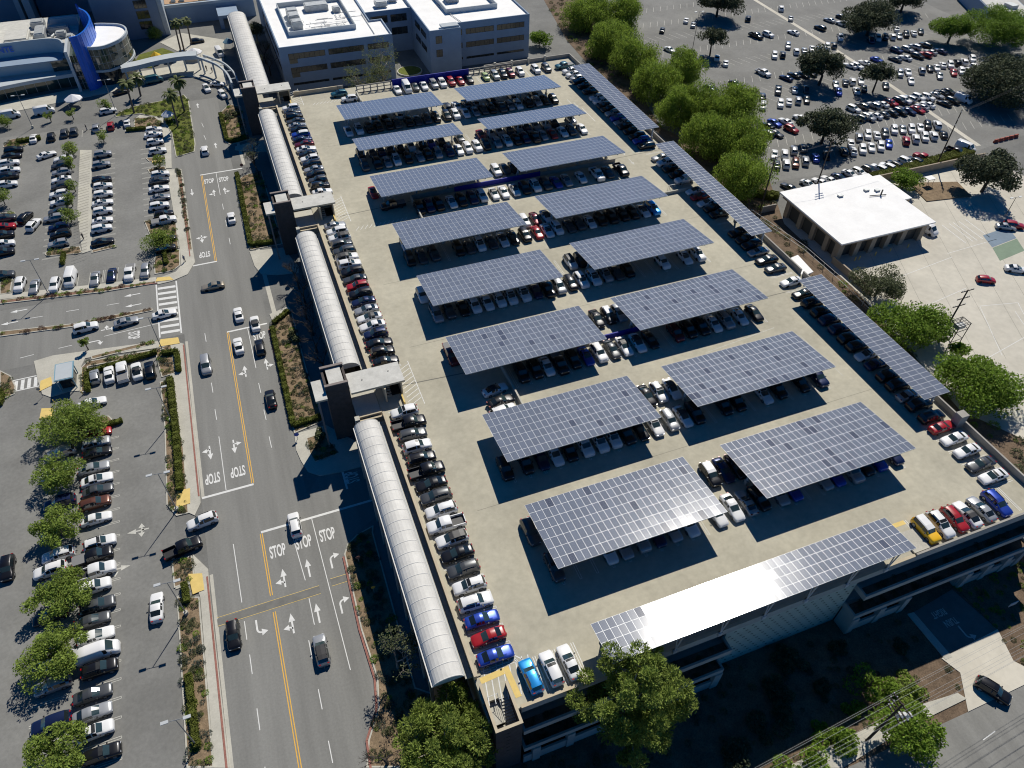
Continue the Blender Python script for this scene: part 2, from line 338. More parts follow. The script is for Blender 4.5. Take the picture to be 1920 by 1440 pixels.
# ---------------------------------------------------------------- survey data (metres)
POLYS = {'walk':[('sidewalk',[(-34.9,82.4),(-34.9,73.3),(-33.7,61.9),(-33.7,47.1),(-32.9,46.3),(-31.8,48.5),(-31.5,61.1),(-31.7,74.3),(-31.9,90.3),(-34.1,92.0),(-35.2,90.7),(-36.4,84.5)]),('sidewalk',[(-33.7,38.8),(-31.7,35.3),(-31.8,30.3),(-31.6,4.8),(-33.4,5.5),(-33.2,30.8),(-33.7,33.6),(-36.6,33.4),(-36.5,34.1),(-33.7,33.9)]),('sidewalk',[(-30.6,124.3),(-27.8,123.3),(-27.7,118.3),(-29.6,114.1),(-33.1,112.7),(-36.0,112.5),(-36.3,114.6),(-32.0,116.0),(-30.7,118.1)]),('sidewalk',[(-31.8,164.2),(-29.4,163.3),(-29.0,123.7),(-30.6,124.3)]),('sidewalk',[(-68.1,120.2),(-47.6,116.9),(-36.2,115.4),(-36.3,113.8),(-47.6,115.3),(-67.9,118.4)]),('kiosk_plaza',[(-59.8,95.0),(-56.4,95.5),(-36.4,92.8),(-36.2,90.7),(-50.4,92.5),(-51.1,90.2),(-51.2,83.2),(-53.2,83.7),(-56.3,83.3),(-57.7,84.6),(-58.7,88.7)]),('sidewalk',[(-31.2,195.6),(-29.6,185.2),(-30.4,164.3),(-31.9,164.8),(-31.5,182.4),(-33.4,193.5),(-38.7,198.2),(-37.6,200.0)]),('path',[(-53.6,183.0),(-50.6,181.9),(-49.8,131.1),(-51.8,130.5),(-53.4,149.2)]),('sidewalk',[(-13.1,171.0),(-9.1,171.9),(-4.3,172.3),(-2.0,167.2),(-2.5,164.1),(-9.4,166.8),(-13.4,168.9)]),('sidewalk',[(-15.5,118.4),(-8.0,117.3),(-5.7,108.7),(-6.1,106.3),(-10.8,107.1),(-14.1,108.7),(-15.1,112.1)]),('sidewalk',[(-14.8,58.3),(-9.0,58.5),(-3.1,50.6),(-3.9,46.8),(-8.6,46.9),(-12.2,47.3),(-14.0,48.9),(-14.7,51.7),(-15.1,54.4)]),('sidewalk',[(-14.3,93.8),(-10.2,95.1),(-9.8,94.0),(-14.0,90.7)]),('sidewalk',[(37.0,-19.5),(58.1,-19.1),(66.7,-19.9),(67.3,-21.0),(56.3,-21.2),(44.5,-22.3)]),('ramp_kerb',[(68.5,-7.5),(69.7,-7.6),(70.0,-15.4),(68.7,-15.4)])],'plaza':[('plaza',[(-27.2,233.7),(-23.2,244.1),(-29.6,256.2),(-22.1,263.0),(-8.3,251.6),(-11.5,219.4),(-8.9,212.2),(-11.6,209.8),(-16.5,219.0),(-25.9,226.6),(-39.0,220.4),(-54.5,217.7),(-76.3,213.8),(-77.0,221.6),(-54.7,225.8),(-42.1,232.1)]),('driveway_apron',[(68.3,-15.0),(79.9,-14.4),(78.2,-19.1),(79.0,-20.3),(76.8,-22.4),(66.1,-22.5),(69.3,-17.7)])],'mulch':[('street_planter',[(-36.9,80.5),(-34.9,80.5),(-33.6,61.9),(-33.7,47.1),(-35.7,47.2),(-37.1,50.1),(-36.6,68.3)]),('street_planter',[(-36.5,32.1),(-33.3,30.9),(-33.4,5.5),(-36.7,6.7)]),('street_planter',[(-36.9,39.0),(-33.8,38.6),(-33.7,34.0),(-36.8,33.7)]),('street_planter',[(-37.5,90.5),(-34.2,91.2),(-33.9,82.0),(-36.5,81.7),(-36.9,84.7)]),('walkway_planter',[(-15.2,193.4),(-11.9,198.7),(-8.7,196.0),(-9.1,181.5),(-8.6,173.8),(-14.3,172.4),(-15.4,174.8)]),('walkway_planter',[(-15.3,150.5),(-13.0,154.0),(-8.0,155.2),(-7.8,118.9),(-15.3,118.8),(-15.7,130.8)]),('walkway_planter',[(-14.6,90.7),(-12.9,92.5),(-9.7,93.6),(-9.8,74.8),(-9.2,59.7),(-14.8,58.5),(-14.9,72.0)]),('walkway_planter',[(-13.0,56.7),(-9.9,56.9),(-7.8,51.1),(-12.6,50.5),(-13.1,53.0)]),('walkway_planter',[(-5.9,34.3),(-8.8,33.5),(-10.6,32.3),(-11.5,30.6),(-11.8,17.4),(-11.3,9.6),(-12.1,5.5),(-14.3,1.9),(-15.3,-1.3),(-10.0,-3.3),(0.7,0.5),(-6.6,6.4),(-6.3,32.9)]),('lot_planter',[(-36.5,121.5),(-35.8,126.1),(-30.6,124.7),(-30.9,118.2),(-32.5,116.6),(-36.5,116.6)]),('lot_planter',[(-59.9,133.2),(-59.3,134.5),(-52.4,133.9),(-51.8,130.9),(-52.9,130.7),(-59.4,132.1)]),('lot_planter',[(-49.8,131.1),(-44.8,131.9),(-44.4,130.6),(-49.8,130.0)]),('lot_planter',[(-38.1,140.0),(-30.7,139.8),(-30.8,125.2),(-35.8,126.1)]),('lot_planter',[(-39.2,198.4),(-33.5,197.2),(-31.5,192.8),(-31.7,188.6),(-38.2,189.9),(-39.4,192.1)]),('round_island',[(-44.6,202.8),(-39.3,206.6),(-31.6,207.8),(-24.4,210.1),(-23.3,205.7),(-23.4,176.3),(-24.0,171.6),(-29.0,170.2),(-29.4,185.1),(-31.4,195.7),(-37.6,200.8),(-44.2,200.8)]),('lot_planter',[(-51.1,89.9),(-49.9,91.4),(-37.5,90.5),(-37.3,89.1),(-49.8,89.7),(-49.7,82.4),(-51.0,82.7)]),('lot_planter',[(-51.0,75.6),(-46.0,74.5),(-45.1,72.8),(-46.0,71.4),(-50.0,72.1),(-51.8,73.9)]),('lot_planter',[(-65.8,94.4),(-63.7,92.1),(-62.5,88.6),(-62.6,86.4),(-65.0,85.5)]),('lot_planter',[(-71.2,155.5),(-67.8,154.8),(-67.4,153.2),(-70.7,150.3)]),('lot_planter',[(-65.0,193.5),(-68.6,196.0),(-72.0,195.9),(-73.7,192.2),(-72.6,190.2),(-67.8,190.5)]),('lot_planter',[(-68.8,128.2),(-65.9,126.1),(-66.0,120.1),(-68.1,120.2)]),('lot_planter',[(-36.8,172.3),(-31.7,171.8),(-31.5,169.5),(-35.9,169.9)]),('lot_planter',[(-36.5,165.8),(-32.0,166.0),(-31.8,164.2),(-36.1,163.6)]),('street_planter',[(-29.4,163.3),(-28.0,162.9),(-27.8,123.3),(-29.0,123.7)]),('median',[(-66.9,107.0),(-52.7,104.5),(-44.4,104.7),(-37.5,104.4),(-37.3,103.4),(-44.2,103.3),(-52.5,103.4),(-66.8,105.2)]),('median',[(-67.9,118.2),(-47.6,115.3),(-36.3,114.0),(-36.2,113.0),(-47.6,113.7),(-67.8,116.7)]),('kiosk_verge',[(-49.4,92.8),(-37.4,93.5),(-37.1,92.2),(-49.2,91.6)])],'soil':[('front_slope',[(-16.9,-9.7),(-0.1,-2.7),(5.6,-7.2),(34.4,-7.0),(36.5,-3.6),(57.3,-4.3),(57.1,-7.0),(67.2,-7.8),(67.7,-15.7),(69.3,-17.7),(66.7,-19.9),(58.1,-19.1),(37.0,-19.5),(14.2,-21.5)]),('front_verge',[(79.9,-14.4),(79.2,-6.4),(94.2,-6.2),(79.4,-20.0),(78.2,-19.1)]),('garage_verge',[(104.9,186.4),(107.1,212.6),(115.3,253.6),(129.6,248.9),(106.4,141.3),(120.3,107.0),(110.5,85.9),(109.8,58.8),(107.5,40.7),(104.2,21.0),(113.5,5.2),(91.8,-13.7),(101.9,25.5)])],'drive':[('driveway',[(69.6,-7.6),(78.4,-6.6),(79.9,-14.4),(68.5,-15.2)])],'yard':[('service_yard',[(109.3,87.6),(146.1,95.0),(184.3,97.7),(187.2,83.5),(191.1,57.2),(136.1,-8.2),(109.3,10.7),(104.2,21.0),(107.5,40.7),(109.8,58.8)])],'asphalt2':[('service_road',[(108.2,255.9),(95.9,195.0),(107.1,191.2),(117.4,252.9)])]}
CARS = [
(3.8,2.8,0,0,'s','B','','blue sedan, first from corner stairs in the near parapet row',2),
(3.8,5.5,0,180,'s','R','','red sedan, second from corner stairs in the near parapet row',2),
(3.8,8.1,0,0,'s','B','','blue sedan, third from corner stairs in the near parapet row',2),
(3.8,10.8,0,0,'u','W','','white SUV, fourth from corner stairs in the near parapet row',2),
(3.8,13.4,0,180,'u','W','','white SUV, fifth from corner stairs in the near parapet row',2),
(3.8,16.1,0,180,'u','G','','dark grey SUV, sixth from corner stairs in the near parapet row',2),
(3.8,18.8,0,180,'s','K','','black sedan, seventh from corner stairs in the near parapet row',2),
(3.8,21.4,0,180,'u','W','b','white SUV with black roof, eighth from corner stairs in the near parapet row',2),
(3.8,24.1,0,180,'p','W','','white pickup, ninth from corner stairs in the near parapet row',2),
(3.8,26.7,0,180,'u','W','','white SUV, tenth from corner stairs in the near parapet row',2),
(3.8,29.4,0,180,'u','G','','dark grey SUV, eleventh from corner stairs in the near parapet row',2),
(3.8,32.0,0,180,'s','K','','black sedan, twelfth from corner stairs in the near parapet row',2),
(3.8,34.7,0,0,'p','K','','black pickup, thirteenth from corner stairs in the near parapet row',2),
(3.8,37.4,0,0,'u','K','','black SUV, fourteenth from corner stairs in the near parapet row',2),
(3.8,40.0,0,0,'u','W','','white SUV, fifteenth from corner stairs in the near parapet row',2),
(3.8,42.7,0,0,'u','G','','dark grey SUV, sixteenth from corner stairs in the near parapet row',2),
(3.8,45.3,0,0,'p','K','','black pickup, seventeenth from corner stairs in the near parapet row',2),
(3.8,48.0,0,180,'u','W','','white SUV, eighteenth from corner stairs in the near parapet row',2),
(3.9,61.3,0,0,'s','K','','black sedan, first from the nearest elevator tower in the middle parapet row',2),
(3.9,63.9,0,0,'u','K','','black SUV, second from the nearest elevator tower in the middle parapet row',2),
(3.9,66.4,0,0,'s','K','','black sedan, third from the nearest elevator tower in the middle parapet row',2),
(3.9,69.0,0,180,'u','N','','navy blue SUV, fourth from the nearest elevator tower in the middle parapet row',2),
(3.9,71.6,0,180,'s','W','','white sedan, fifth from the nearest elevator tower in the middle parapet row',2),
(3.9,74.2,0,180,'s','W','b','white sedan with black roof, sixth from the nearest elevator tower in the middle parapet row',2),
(3.9,76.7,0,180,'s','S','','silver sedan, seventh from the nearest elevator tower in the middle parapet row',2),
(3.9,79.3,0,180,'s','N','','navy blue sedan, eighth from the nearest elevator tower in the middle parapet row',2),
(3.9,81.9,0,180,'u','K','','black SUV, ninth from the nearest elevator tower in the middle parapet row',2),
(3.9,84.4,0,180,'u','R','','red SUV, tenth from the nearest elevator tower in the middle parapet row',2),
(3.9,87.0,0,180,'s','G','','dark grey sedan, eleventh from the nearest elevator tower in the middle parapet row',2),
(3.9,89.6,0,180,'u','K','','black SUV, twelfth from the nearest elevator tower in the middle parapet row',2),
(3.9,92.2,0,0,'u','W','','white SUV, thirteenth from the nearest elevator tower in the middle parapet row',2),
(3.9,94.7,0,0,'u','W','b','white SUV with black roof, fourteenth from the nearest elevator tower in the middle parapet row',2),
(3.9,97.3,0,180,'u','G','','dark grey SUV, fifteenth from the nearest elevator tower in the middle parapet row',2),
(3.9,99.9,0,0,'u','G','','dark grey SUV, sixteenth from the nearest elevator tower in the middle parapet row',2),
(3.9,102.5,0,180,'u','W','b','white SUV with black roof, seventeenth from the nearest elevator tower in the middle parapet row',2),
(3.9,105.0,0,180,'u','W','','white SUV, eighteenth from the nearest elevator tower in the middle parapet row',2),
(3.9,107.6,0,0,'s','S','','silver sedan, nineteenth from the nearest elevator tower in the middle parapet row',2),
(3.9,122.6,0,0,'s','W','','white sedan, first from the middle elevator tower in the far parapet row',2),
(3.9,125.3,0,0,'u','K','','black SUV, second from the middle elevator tower in the far parapet row',2),
(3.9,128.0,0,180,'u','G','','dark grey SUV, third from the middle elevator tower in the far parapet row',2),
(3.9,130.8,0,180,'u','K','','black SUV, fourth from the middle elevator tower in the far parapet row',2),
(3.9,133.5,0,180,'s','S','','silver sedan, fifth from the middle elevator tower in the far parapet row',2),
(3.9,136.2,0,180,'u','K','','black SUV, sixth from the middle elevator tower in the far parapet row',2),
(3.9,138.9,0,180,'u','W','','white SUV, seventh from the middle elevator tower in the far parapet row',2),
(3.9,141.6,0,180,'s','K','','black sedan, eighth from the middle elevator tower in the far parapet row',2),
(3.9,144.3,0,0,'s','W','','white sedan, ninth from the middle elevator tower in the far parapet row',2),
(3.9,147.1,0,180,'s','M','','maroon sedan, tenth from the middle elevator tower in the far parapet row',2),
(3.9,149.8,0,0,'s','N','','navy blue sedan, eleventh from the middle elevator tower in the far parapet row',2),
(3.9,152.5,0,180,'u','B','q','blue SUV with white roof, twelfth from the middle elevator tower in the far parapet row',2),
(3.9,155.2,0,180,'u','K','','black SUV, thirteenth from the middle elevator tower in the far parapet row',2),
(3.9,157.9,0,0,'s','S','','silver sedan, fourteenth from the middle elevator tower in the far parapet row',2),
(3.9,160.6,0,180,'s','G','','dark grey sedan, fifteenth from the middle elevator tower in the far parapet row',2),
(3.9,163.4,0,0,'u','K','','black SUV, sixteenth from the middle elevator tower in the far parapet row',2),
(3.9,166.1,0,0,'s','G','','dark grey sedan, seventeenth from the middle elevator tower in the far parapet row',2),
(3.9,168.8,0,180,'u','W','','white SUV, eighteenth from the middle elevator tower in the far parapet row',2),
(16.0,150.3,0,270,'s','W','','white sedan, first from left in front row of the farthest canopy line',9),
(18.8,150.3,0,270,'u','W','','white SUV, second from left in front row of the farthest canopy line',9),
(21.6,150.3,0,270,'u','K','','black SUV, third from left in front row of the farthest canopy line',9),
(24.1,150.3,0,270,'u','K','','black SUV, fourth from left in front row of the farthest canopy line',9),
(26.9,150.3,0,270,'u','K','','black SUV, fifth from left in front row of the farthest canopy line',9),
(29.2,150.3,0,270,'u','G','','dark grey SUV, sixth from left in front row of the farthest canopy line',9),
(32.4,150.3,0,270,'u','K','','black SUV, seventh from left in front row of the farthest canopy line',9),
(34.8,150.3,0,270,'s','G','','dark grey sedan, eighth from left in front row of the farthest canopy line',9),
(37.4,150.3,0,270,'u','G','','dark grey SUV, ninth from left in front row of the farthest canopy line',9),
(40.0,150.3,0,270,'u','K','','black SUV, tenth from left in front row of the farthest canopy line',9),
(43.1,150.3,0,270,'u','K','','black SUV, eleventh from left in front row of the farthest canopy line',9),
(45.6,150.3,0,270,'u','W','','white SUV, twelfth from left in front row of the farthest canopy line',9),
(48.5,150.3,0,270,'s','W','','white sedan, thirteenth from left in front row of the farthest canopy line',9),
(51.3,150.3,0,270,'s','S','','silver sedan, fourteenth from left in front row of the farthest canopy line',9),
(53.8,150.3,0,270,'u','G','','dark grey SUV, fifteenth from left in front row of the farthest canopy line',9),
(56.1,150.3,0,270,'u','K','','black SUV, sixteenth from left in front row of the farthest canopy line',9),
(59.0,150.3,0,270,'p','G','','dark grey pickup, seventeenth from left in front row of the farthest canopy line',9),
(61.5,150.3,0,270,'u','S','','silver SUV, eighteenth from left in front row of the farthest canopy line',9),
(64.0,150.3,0,270,'u','W','','white SUV, nineteenth from left in front row of the farthest canopy line',9),
(67.1,150.3,0,270,'u','K','','black SUV, twentieth from left in front row of the farthest canopy line',9),
(69.7,150.3,0,270,'u','S','','silver SUV, twenty-first from left in front row of the farthest canopy line',9),
(72.2,150.3,0,270,'u','K','','black SUV, twenty-second from left in front row of the farthest canopy line',9),
(74.8,150.3,0,270,'u','K','','black SUV, twenty-third from left in front row of the farthest canopy line',9),
(23.7,155.4,0,90,'u','W','','white SUV, first from left in back row of the farthest canopy line',9),
(26.7,155.4,0,90,'u','K','','black SUV, second from left in back row of the farthest canopy line',9),
(31.0,155.4,0,90,'u','W','','white SUV, third from left in back row of the farthest canopy line',9),
(44.8,155.4,0,90,'u','G','','dark grey SUV, fourth from left in back row of the farthest canopy line',9),
(47.4,155.4,0,90,'s','W','','white sedan, fifth from left in back row of the farthest canopy line',9),
(50.3,155.4,0,90,'u','G','','dark grey SUV, sixth from left in back row of the farthest canopy line',9),
(53.1,155.4,0,90,'s','S','','silver sedan, seventh from left in back row of the farthest canopy line',9),
(57.8,155.4,0,90,'u','K','','black SUV, eighth from left in back row of the farthest canopy line',9),
(64.0,155.4,0,90,'u','S','','silver SUV, ninth from left in back row of the farthest canopy line',9),
(70.5,155.4,0,90,'u','G','','dark grey SUV, tenth from left in back row of the farthest canopy line',9),
(16.0,131.3,0,270,'u','G','','dark grey SUV, first from left in front row of the seventh canopy line',9),
(19.2,131.3,0,270,'u','K','','black SUV, second from left in front row of the seventh canopy line',9),
(21.7,131.3,0,270,'s','S','','silver sedan, third from left in front row of the seventh canopy line',9),
(24.1,131.3,0,270,'u','W','','white SUV, fourth from left in front row of the seventh canopy line',9),
(27.0,131.3,0,270,'u','K','','black SUV, fifth from left in front row of the seventh canopy line',9),
(30.0,131.3,0,270,'s','S','','silver sedan, sixth from left in front row of the seventh canopy line',9),
(32.3,131.3,0,270,'u','K','','black SUV, seventh from left in front row of the seventh canopy line',9),
(34.8,131.3,0,270,'u','S','','silver SUV, eighth from left in front row of the seventh canopy line',9),
(37.8,131.3,0,270,'u','N','','navy blue SUV, ninth from left in front row of the seventh canopy line',9),
(40.4,131.3,0,270,'s','W','','white sedan, tenth from left in front row of the seventh canopy line',9),
(42.8,131.3,0,270,'u','W','','white SUV, eleventh from left in front row of the seventh canopy line',9),
(45.3,131.3,0,270,'u','W','','white SUV, twelfth from left in front row of the seventh canopy line',9),
(47.7,131.3,0,270,'u','K','','black SUV, thirteenth from left in front row of the seventh canopy line',9),
(50.8,131.3,0,270,'u','S','','silver SUV, fourteenth from left in front row of the seventh canopy line',9),
(53.6,131.3,0,270,'u','W','','white SUV, fifteenth from left in front row of the seventh canopy line',9),
(56.2,131.3,0,270,'u','K','','black SUV, sixteenth from left in front row of the seventh canopy line',9),
(58.6,131.3,0,270,'u','N','','navy blue SUV, seventeenth from left in front row of the seventh canopy line',9),
(61.2,131.3,0,270,'p','K','','black pickup, eighteenth from left in front row of the seventh canopy line',9),
(63.7,131.3,0,270,'s','S','','silver sedan, nineteenth from left in front row of the seventh canopy line',9),
(66.4,131.3,0,270,'s','R','','red sedan, twentieth from left in front row of the seventh canopy line',9),
(69.4,131.3,0,270,'s','W','','white sedan, twenty-first from left in front row of the seventh canopy line',9),
(71.8,131.3,0,270,'u','G','','dark grey SUV, twenty-second from left in front row of the seventh canopy line',9),
(75.0,131.3,0,270,'s','W','','white sedan, twenty-third from left in front row of the seventh canopy line',9),
(16.3,137.0,0,270,'u','K','','black SUV, first from left in back row of the seventh canopy line',9),
(19.2,137.0,0,270,'u','G','','dark grey SUV, second from left in back row of the seventh canopy line',9),
(21.5,137.0,0,270,'u','N','','navy blue SUV, third from left in back row of the seventh canopy line',9),
(23.9,137.0,0,270,'u','K','','black SUV, fourth from left in back row of the seventh canopy line',9),
(26.5,137.0,0,270,'u','K','','black SUV, fifth from left in back row of the seventh canopy line',9),
(29.3,137.0,0,270,'u','W','','white SUV, sixth from left in back row of the seventh canopy line',9),
(32.2,137.0,0,270,'u','K','','black SUV, seventh from left in back row of the seventh canopy line',9),
(34.6,137.0,0,270,'u','B','','blue SUV, eighth from left in back row of the seventh canopy line',9),
(37.4,137.0,0,270,'u','K','','black SUV, ninth from left in back row of the seventh canopy line',9),
(42.5,137.0,0,270,'u','G','','dark grey SUV, tenth from left in back row of the seventh canopy line',9),
(48.4,137.0,0,270,'s','R','','red sedan, eleventh from left in back row of the seventh canopy line',9),
(50.9,137.0,0,270,'s','S','','silver sedan, twelfth from left in back row of the seventh canopy line',9),
(53.4,137.0,0,270,'u','S','','silver SUV, thirteenth from left in back row of the seventh canopy line',9),
(56.2,137.0,0,270,'u','G','','dark grey SUV, fourteenth from left in back row of the seventh canopy line',9),
(58.8,137.0,0,270,'u','S','','silver SUV, fifteenth from left in back row of the seventh canopy line',9),
(61.1,137.0,0,270,'u','N','','navy blue SUV, sixteenth from left in back row of the seventh canopy line',9),
(63.8,137.0,0,270,'s','S','','silver sedan, seventeenth from left in back row of the seventh canopy line',9),
(66.6,137.0,0,270,'u','S','','silver SUV, eighteenth from left in back row of the seventh canopy line',9),
(69.2,137.0,0,270,'u','K','','black SUV, nineteenth from left in back row of the seventh canopy line',9),
(74.3,137.0,0,270,'u','S','','silver SUV, twentieth from left in back row of the seventh canopy line',9),
(23.5,108.3,0,270,'u','K','','black SUV, first from left in front row of the sixth canopy line',9),
(25.8,108.3,0,270,'u','N','','navy blue SUV, second from left in front row of the sixth canopy line',9),
(28.1,108.3,0,270,'u','K','','black SUV, third from left in front row of the sixth canopy line',9),
(31.2,108.3,0,270,'s','W','','white sedan, fourth from left in front row of the sixth canopy line',9),
(33.6,108.3,0,270,'u','K','','black SUV, fifth from left in front row of the sixth canopy line',9),
(36.3,108.3,0,270,'u','N','','navy blue SUV, sixth from left in front row of the sixth canopy line',9),
(38.7,108.3,0,270,'u','W','','white SUV, seventh from left in front row of the sixth canopy line',9),
(41.7,108.3,0,270,'s','W','b','white sedan with black roof, eighth from left in front row of the sixth canopy line',9),
(44.1,108.3,0,270,'s','W','','white sedan, ninth from left in front row of the sixth canopy line',9),
(46.9,108.3,0,270,'s','W','b','white sedan with black roof, tenth from left in front row of the sixth canopy line',9),
(49.5,108.3,0,270,'u','K','','black SUV, eleventh from left in front row of the sixth canopy line',9),
(52.2,108.3,0,270,'u','W','','white SUV, twelfth from left in front row of the sixth canopy line',9),
(54.9,108.3,0,270,'u','G','','dark grey SUV, thirteenth from left in front row of the sixth canopy line',9),
(57.6,108.3,0,270,'s','B','','blue sedan, fourteenth from left in front row of the sixth canopy line',9),
(60.3,108.3,0,270,'s','S','','silver sedan, fifteenth from left in front row of the sixth canopy line',9),
(64.2,108.3,0,270,'s','W','','white sedan, sixteenth from left in front row of the sixth canopy line',9),
(68.5,108.3,0,270,'p','W','','white pickup, seventeenth from left in front row of the sixth canopy line',9),
(71.5,108.3,0,270,'s','G','','dark grey sedan, eighteenth from left in front row of the sixth canopy line',9),
(75.1,108.3,0,270,'p','K','','black pickup, nineteenth from left in front row of the sixth canopy line',9),
(15.1,118.3,0,270,'s','R','','red sedan, first from left in back row of the sixth canopy line',9),
(45.8,118.3,0,270,'u','W','','white SUV, second from left in back row of the sixth canopy line',9),
(48.1,118.3,0,270,'s','G','','dark grey sedan, third from left in back row of the sixth canopy line',9),
(50.4,118.3,0,270,'s','K','','black sedan, fourth from left in back row of the sixth canopy line',9),
(16.2,90.0,0,270,'u','K','','black SUV, first from left in front row of the fifth canopy line',9),
(18.8,90.0,0,270,'s','G','','dark grey sedan, second from left in front row of the fifth canopy line',9),
(21.5,90.0,0,270,'u','G','','dark grey SUV, third from left in front row of the fifth canopy line',9),
(27.0,90.0,0,270,'u','K','','black SUV, fourth from left in front row of the fifth canopy line',9),
(29.4,90.0,0,270,'s','G','','dark grey sedan, fifth from left in front row of the fifth canopy line',9),
(31.8,90.0,0,270,'u','W','','white SUV, sixth from left in front row of the fifth canopy line',9),
(34.5,90.0,0,270,'s','G','','dark grey sedan, seventh from left in front row of the fifth canopy line',9),
(37.1,90.0,0,270,'s','W','b','white sedan with black roof, eighth from left in front row of the fifth canopy line',9),
(39.5,90.0,0,270,'s','K','','black sedan, ninth from left in front row of the fifth canopy line',9),
(42.3,90.0,0,270,'u','K','','black SUV, tenth from left in front row of the fifth canopy line',9),
(45.2,90.0,0,270,'s','R','','red sedan, eleventh from left in front row of the fifth canopy line',9),
(47.6,90.0,0,270,'s','W','','white sedan, twelfth from left in front row of the fifth canopy line',9),
(50.0,90.0,0,270,'u','W','','white SUV, thirteenth from left in front row of the fifth canopy line',9),
(53.0,90.0,0,270,'s','G','','dark grey sedan, fourteenth from left in front row of the fifth canopy line',9),
(55.3,90.0,0,270,'u','G','','dark grey SUV, fifteenth from left in front row of the fifth canopy line',9),
(58.0,90.0,0,270,'s','W','','white sedan, sixteenth from left in front row of the fifth canopy line',9),
(60.7,90.0,0,270,'u','K','','black SUV, seventeenth from left in front row of the fifth canopy line',9),
(63.4,90.0,0,270,'u','K','','black SUV, eighteenth from left in front row of the fifth canopy line',9),
(66.3,90.0,0,270,'u','K','','black SUV, nineteenth from left in front row of the fifth canopy line',9),
(68.8,90.0,0,270,'u','K','','black SUV, twentieth from left in front row of the fifth canopy line',9),
(71.6,90.0,0,270,'s','W','b','white sedan with black roof, twenty-first from left in front row of the fifth canopy line',9),
(74.1,90.0,0,270,'u','C','','bright blue SUV, twenty-second from left in front row of the fifth canopy line',9),
(16.7,95.2,0,270,'u','W','','white SUV, first from left in back row of the fifth canopy line',9),
(44.2,95.2,0,270,'u','W','','white SUV, second from left in back row of the fifth canopy line',9),
(46.9,95.2,0,270,'s','M','','maroon sedan, third from left in back row of the fifth canopy line',9),
(49.6,95.2,0,270,'s','W','b','white sedan with black roof, fourth from left in back row of the fifth canopy line',9),
(16.3,71.0,0,270,'w','S','','silver minivan, first from left in front row of the fourth canopy line',9),
(18.9,71.0,0,270,'u','G','','dark grey SUV, second from left in front row of the fourth canopy line',9),
(21.7,71.0,0,270,'s','K','','black sedan, third from left in front row of the fourth canopy line',9),
(24.1,71.0,0,270,'u','W','','white SUV, fourth from left in front row of the fourth canopy line',9),
(26.7,71.0,0,270,'s','W','','white sedan, fifth from left in front row of the fourth canopy line',9),
(29.3,71.0,0,270,'u','W','','white SUV, sixth from left in front row of the fourth canopy line',9),
(31.7,71.0,0,270,'u','W','','white SUV, seventh from left in front row of the fourth canopy line',9),
(34.5,71.0,0,270,'u','W','','white SUV, eighth from left in front row of the fourth canopy line',9),
(37.2,71.0,0,270,'s','N','','navy blue sedan, ninth from left in front row of the fourth canopy line',9),
(39.6,71.0,0,270,'p','K','','black pickup, tenth from left in front row of the fourth canopy line',9),
(42.1,71.0,0,270,'w','S','','silver minivan, eleventh from left in front row of the fourth canopy line',9),
(44.8,71.0,0,270,'u','K','','black SUV, twelfth from left in front row of the fourth canopy line',9),
(47.2,71.0,0,270,'u','W','','white SUV, thirteenth from left in front row of the fourth canopy line',9),
(50.0,71.0,0,270,'u','W','','white SUV, fourteenth from left in front row of the fourth canopy line',9),
(52.7,71.0,0,270,'u','S','','silver SUV, fifteenth from left in front row of the fourth canopy line',9),
(55.2,71.0,0,270,'s','G','','dark grey sedan, sixteenth from left in front row of the fourth canopy line',9),
(57.8,71.0,0,270,'u','K','','black SUV, seventeenth from left in front row of the fourth canopy line',9),
(66.0,71.0,0,270,'u','W','','white SUV, eighteenth from left in front row of the fourth canopy line',9),
(71.4,71.0,0,270,'s','W','','white sedan, nineteenth from left in front row of the fourth canopy line',9),
(74.5,71.0,0,270,'u','W','','white SUV, twentieth from left in front row of the fourth canopy line',9),
(15.3,77.4,0,270,'u','W','','white SUV, first from left in back row of the fourth canopy line',9),
(47.6,77.4,0,270,'u','W','b','white SUV with black roof, second from left in back row of the fourth canopy line',9),
(49.9,77.4,0,270,'u','K','','black SUV, third from left in back row of the fourth canopy line',9),
(25.9,50.1,0,270,'u','K','','black SUV, first from left in front row of the third canopy line',9),
(28.5,50.1,0,270,'u','K','','black SUV, second from left in front row of the third canopy line',9),
(30.8,50.1,0,270,'s','W','','white sedan, third from left in front row of the third canopy line',9),
(33.2,50.1,0,270,'p','K','','black pickup, fourth from left in front row of the third canopy line',9),
(36.0,50.1,0,270,'u','K','','black SUV, fifth from left in front row of the third canopy line',9),
(38.6,50.1,0,270,'s','B','','blue sedan, sixth from left in front row of the third canopy line',9),
(41.2,50.1,0,270,'u','W','','white SUV, seventh from left in front row of the third canopy line',9),
(43.9,50.1,0,270,'s','G','','dark grey sedan, eighth from left in front row of the third canopy line',9),
(46.4,50.1,0,270,'s','W','b','white sedan with black roof, ninth from left in front row of the third canopy line',9),
(49.2,50.1,0,270,'s','W','b','white sedan with black roof, tenth from left in front row of the third canopy line',9),
(51.9,50.1,0,270,'s','K','','black sedan, eleventh from left in front row of the third canopy line',9),
(57.3,50.1,0,270,'u','M','','maroon SUV, twelfth from left in front row of the third canopy line',9),
(60.1,50.1,0,270,'u','K','','black SUV, thirteenth from left in front row of the third canopy line',9),
(62.8,50.1,0,270,'u','K','','black SUV, fourteenth from left in front row of the third canopy line',9),
(65.6,50.1,0,270,'s','W','','white sedan, fifteenth from left in front row of the third canopy line',9),
(68.3,50.1,0,270,'u','S','','silver SUV, sixteenth from left in front row of the third canopy line',9),
(71.5,50.1,0,270,'s','W','','white sedan, seventeenth from left in front row of the third canopy line',9),
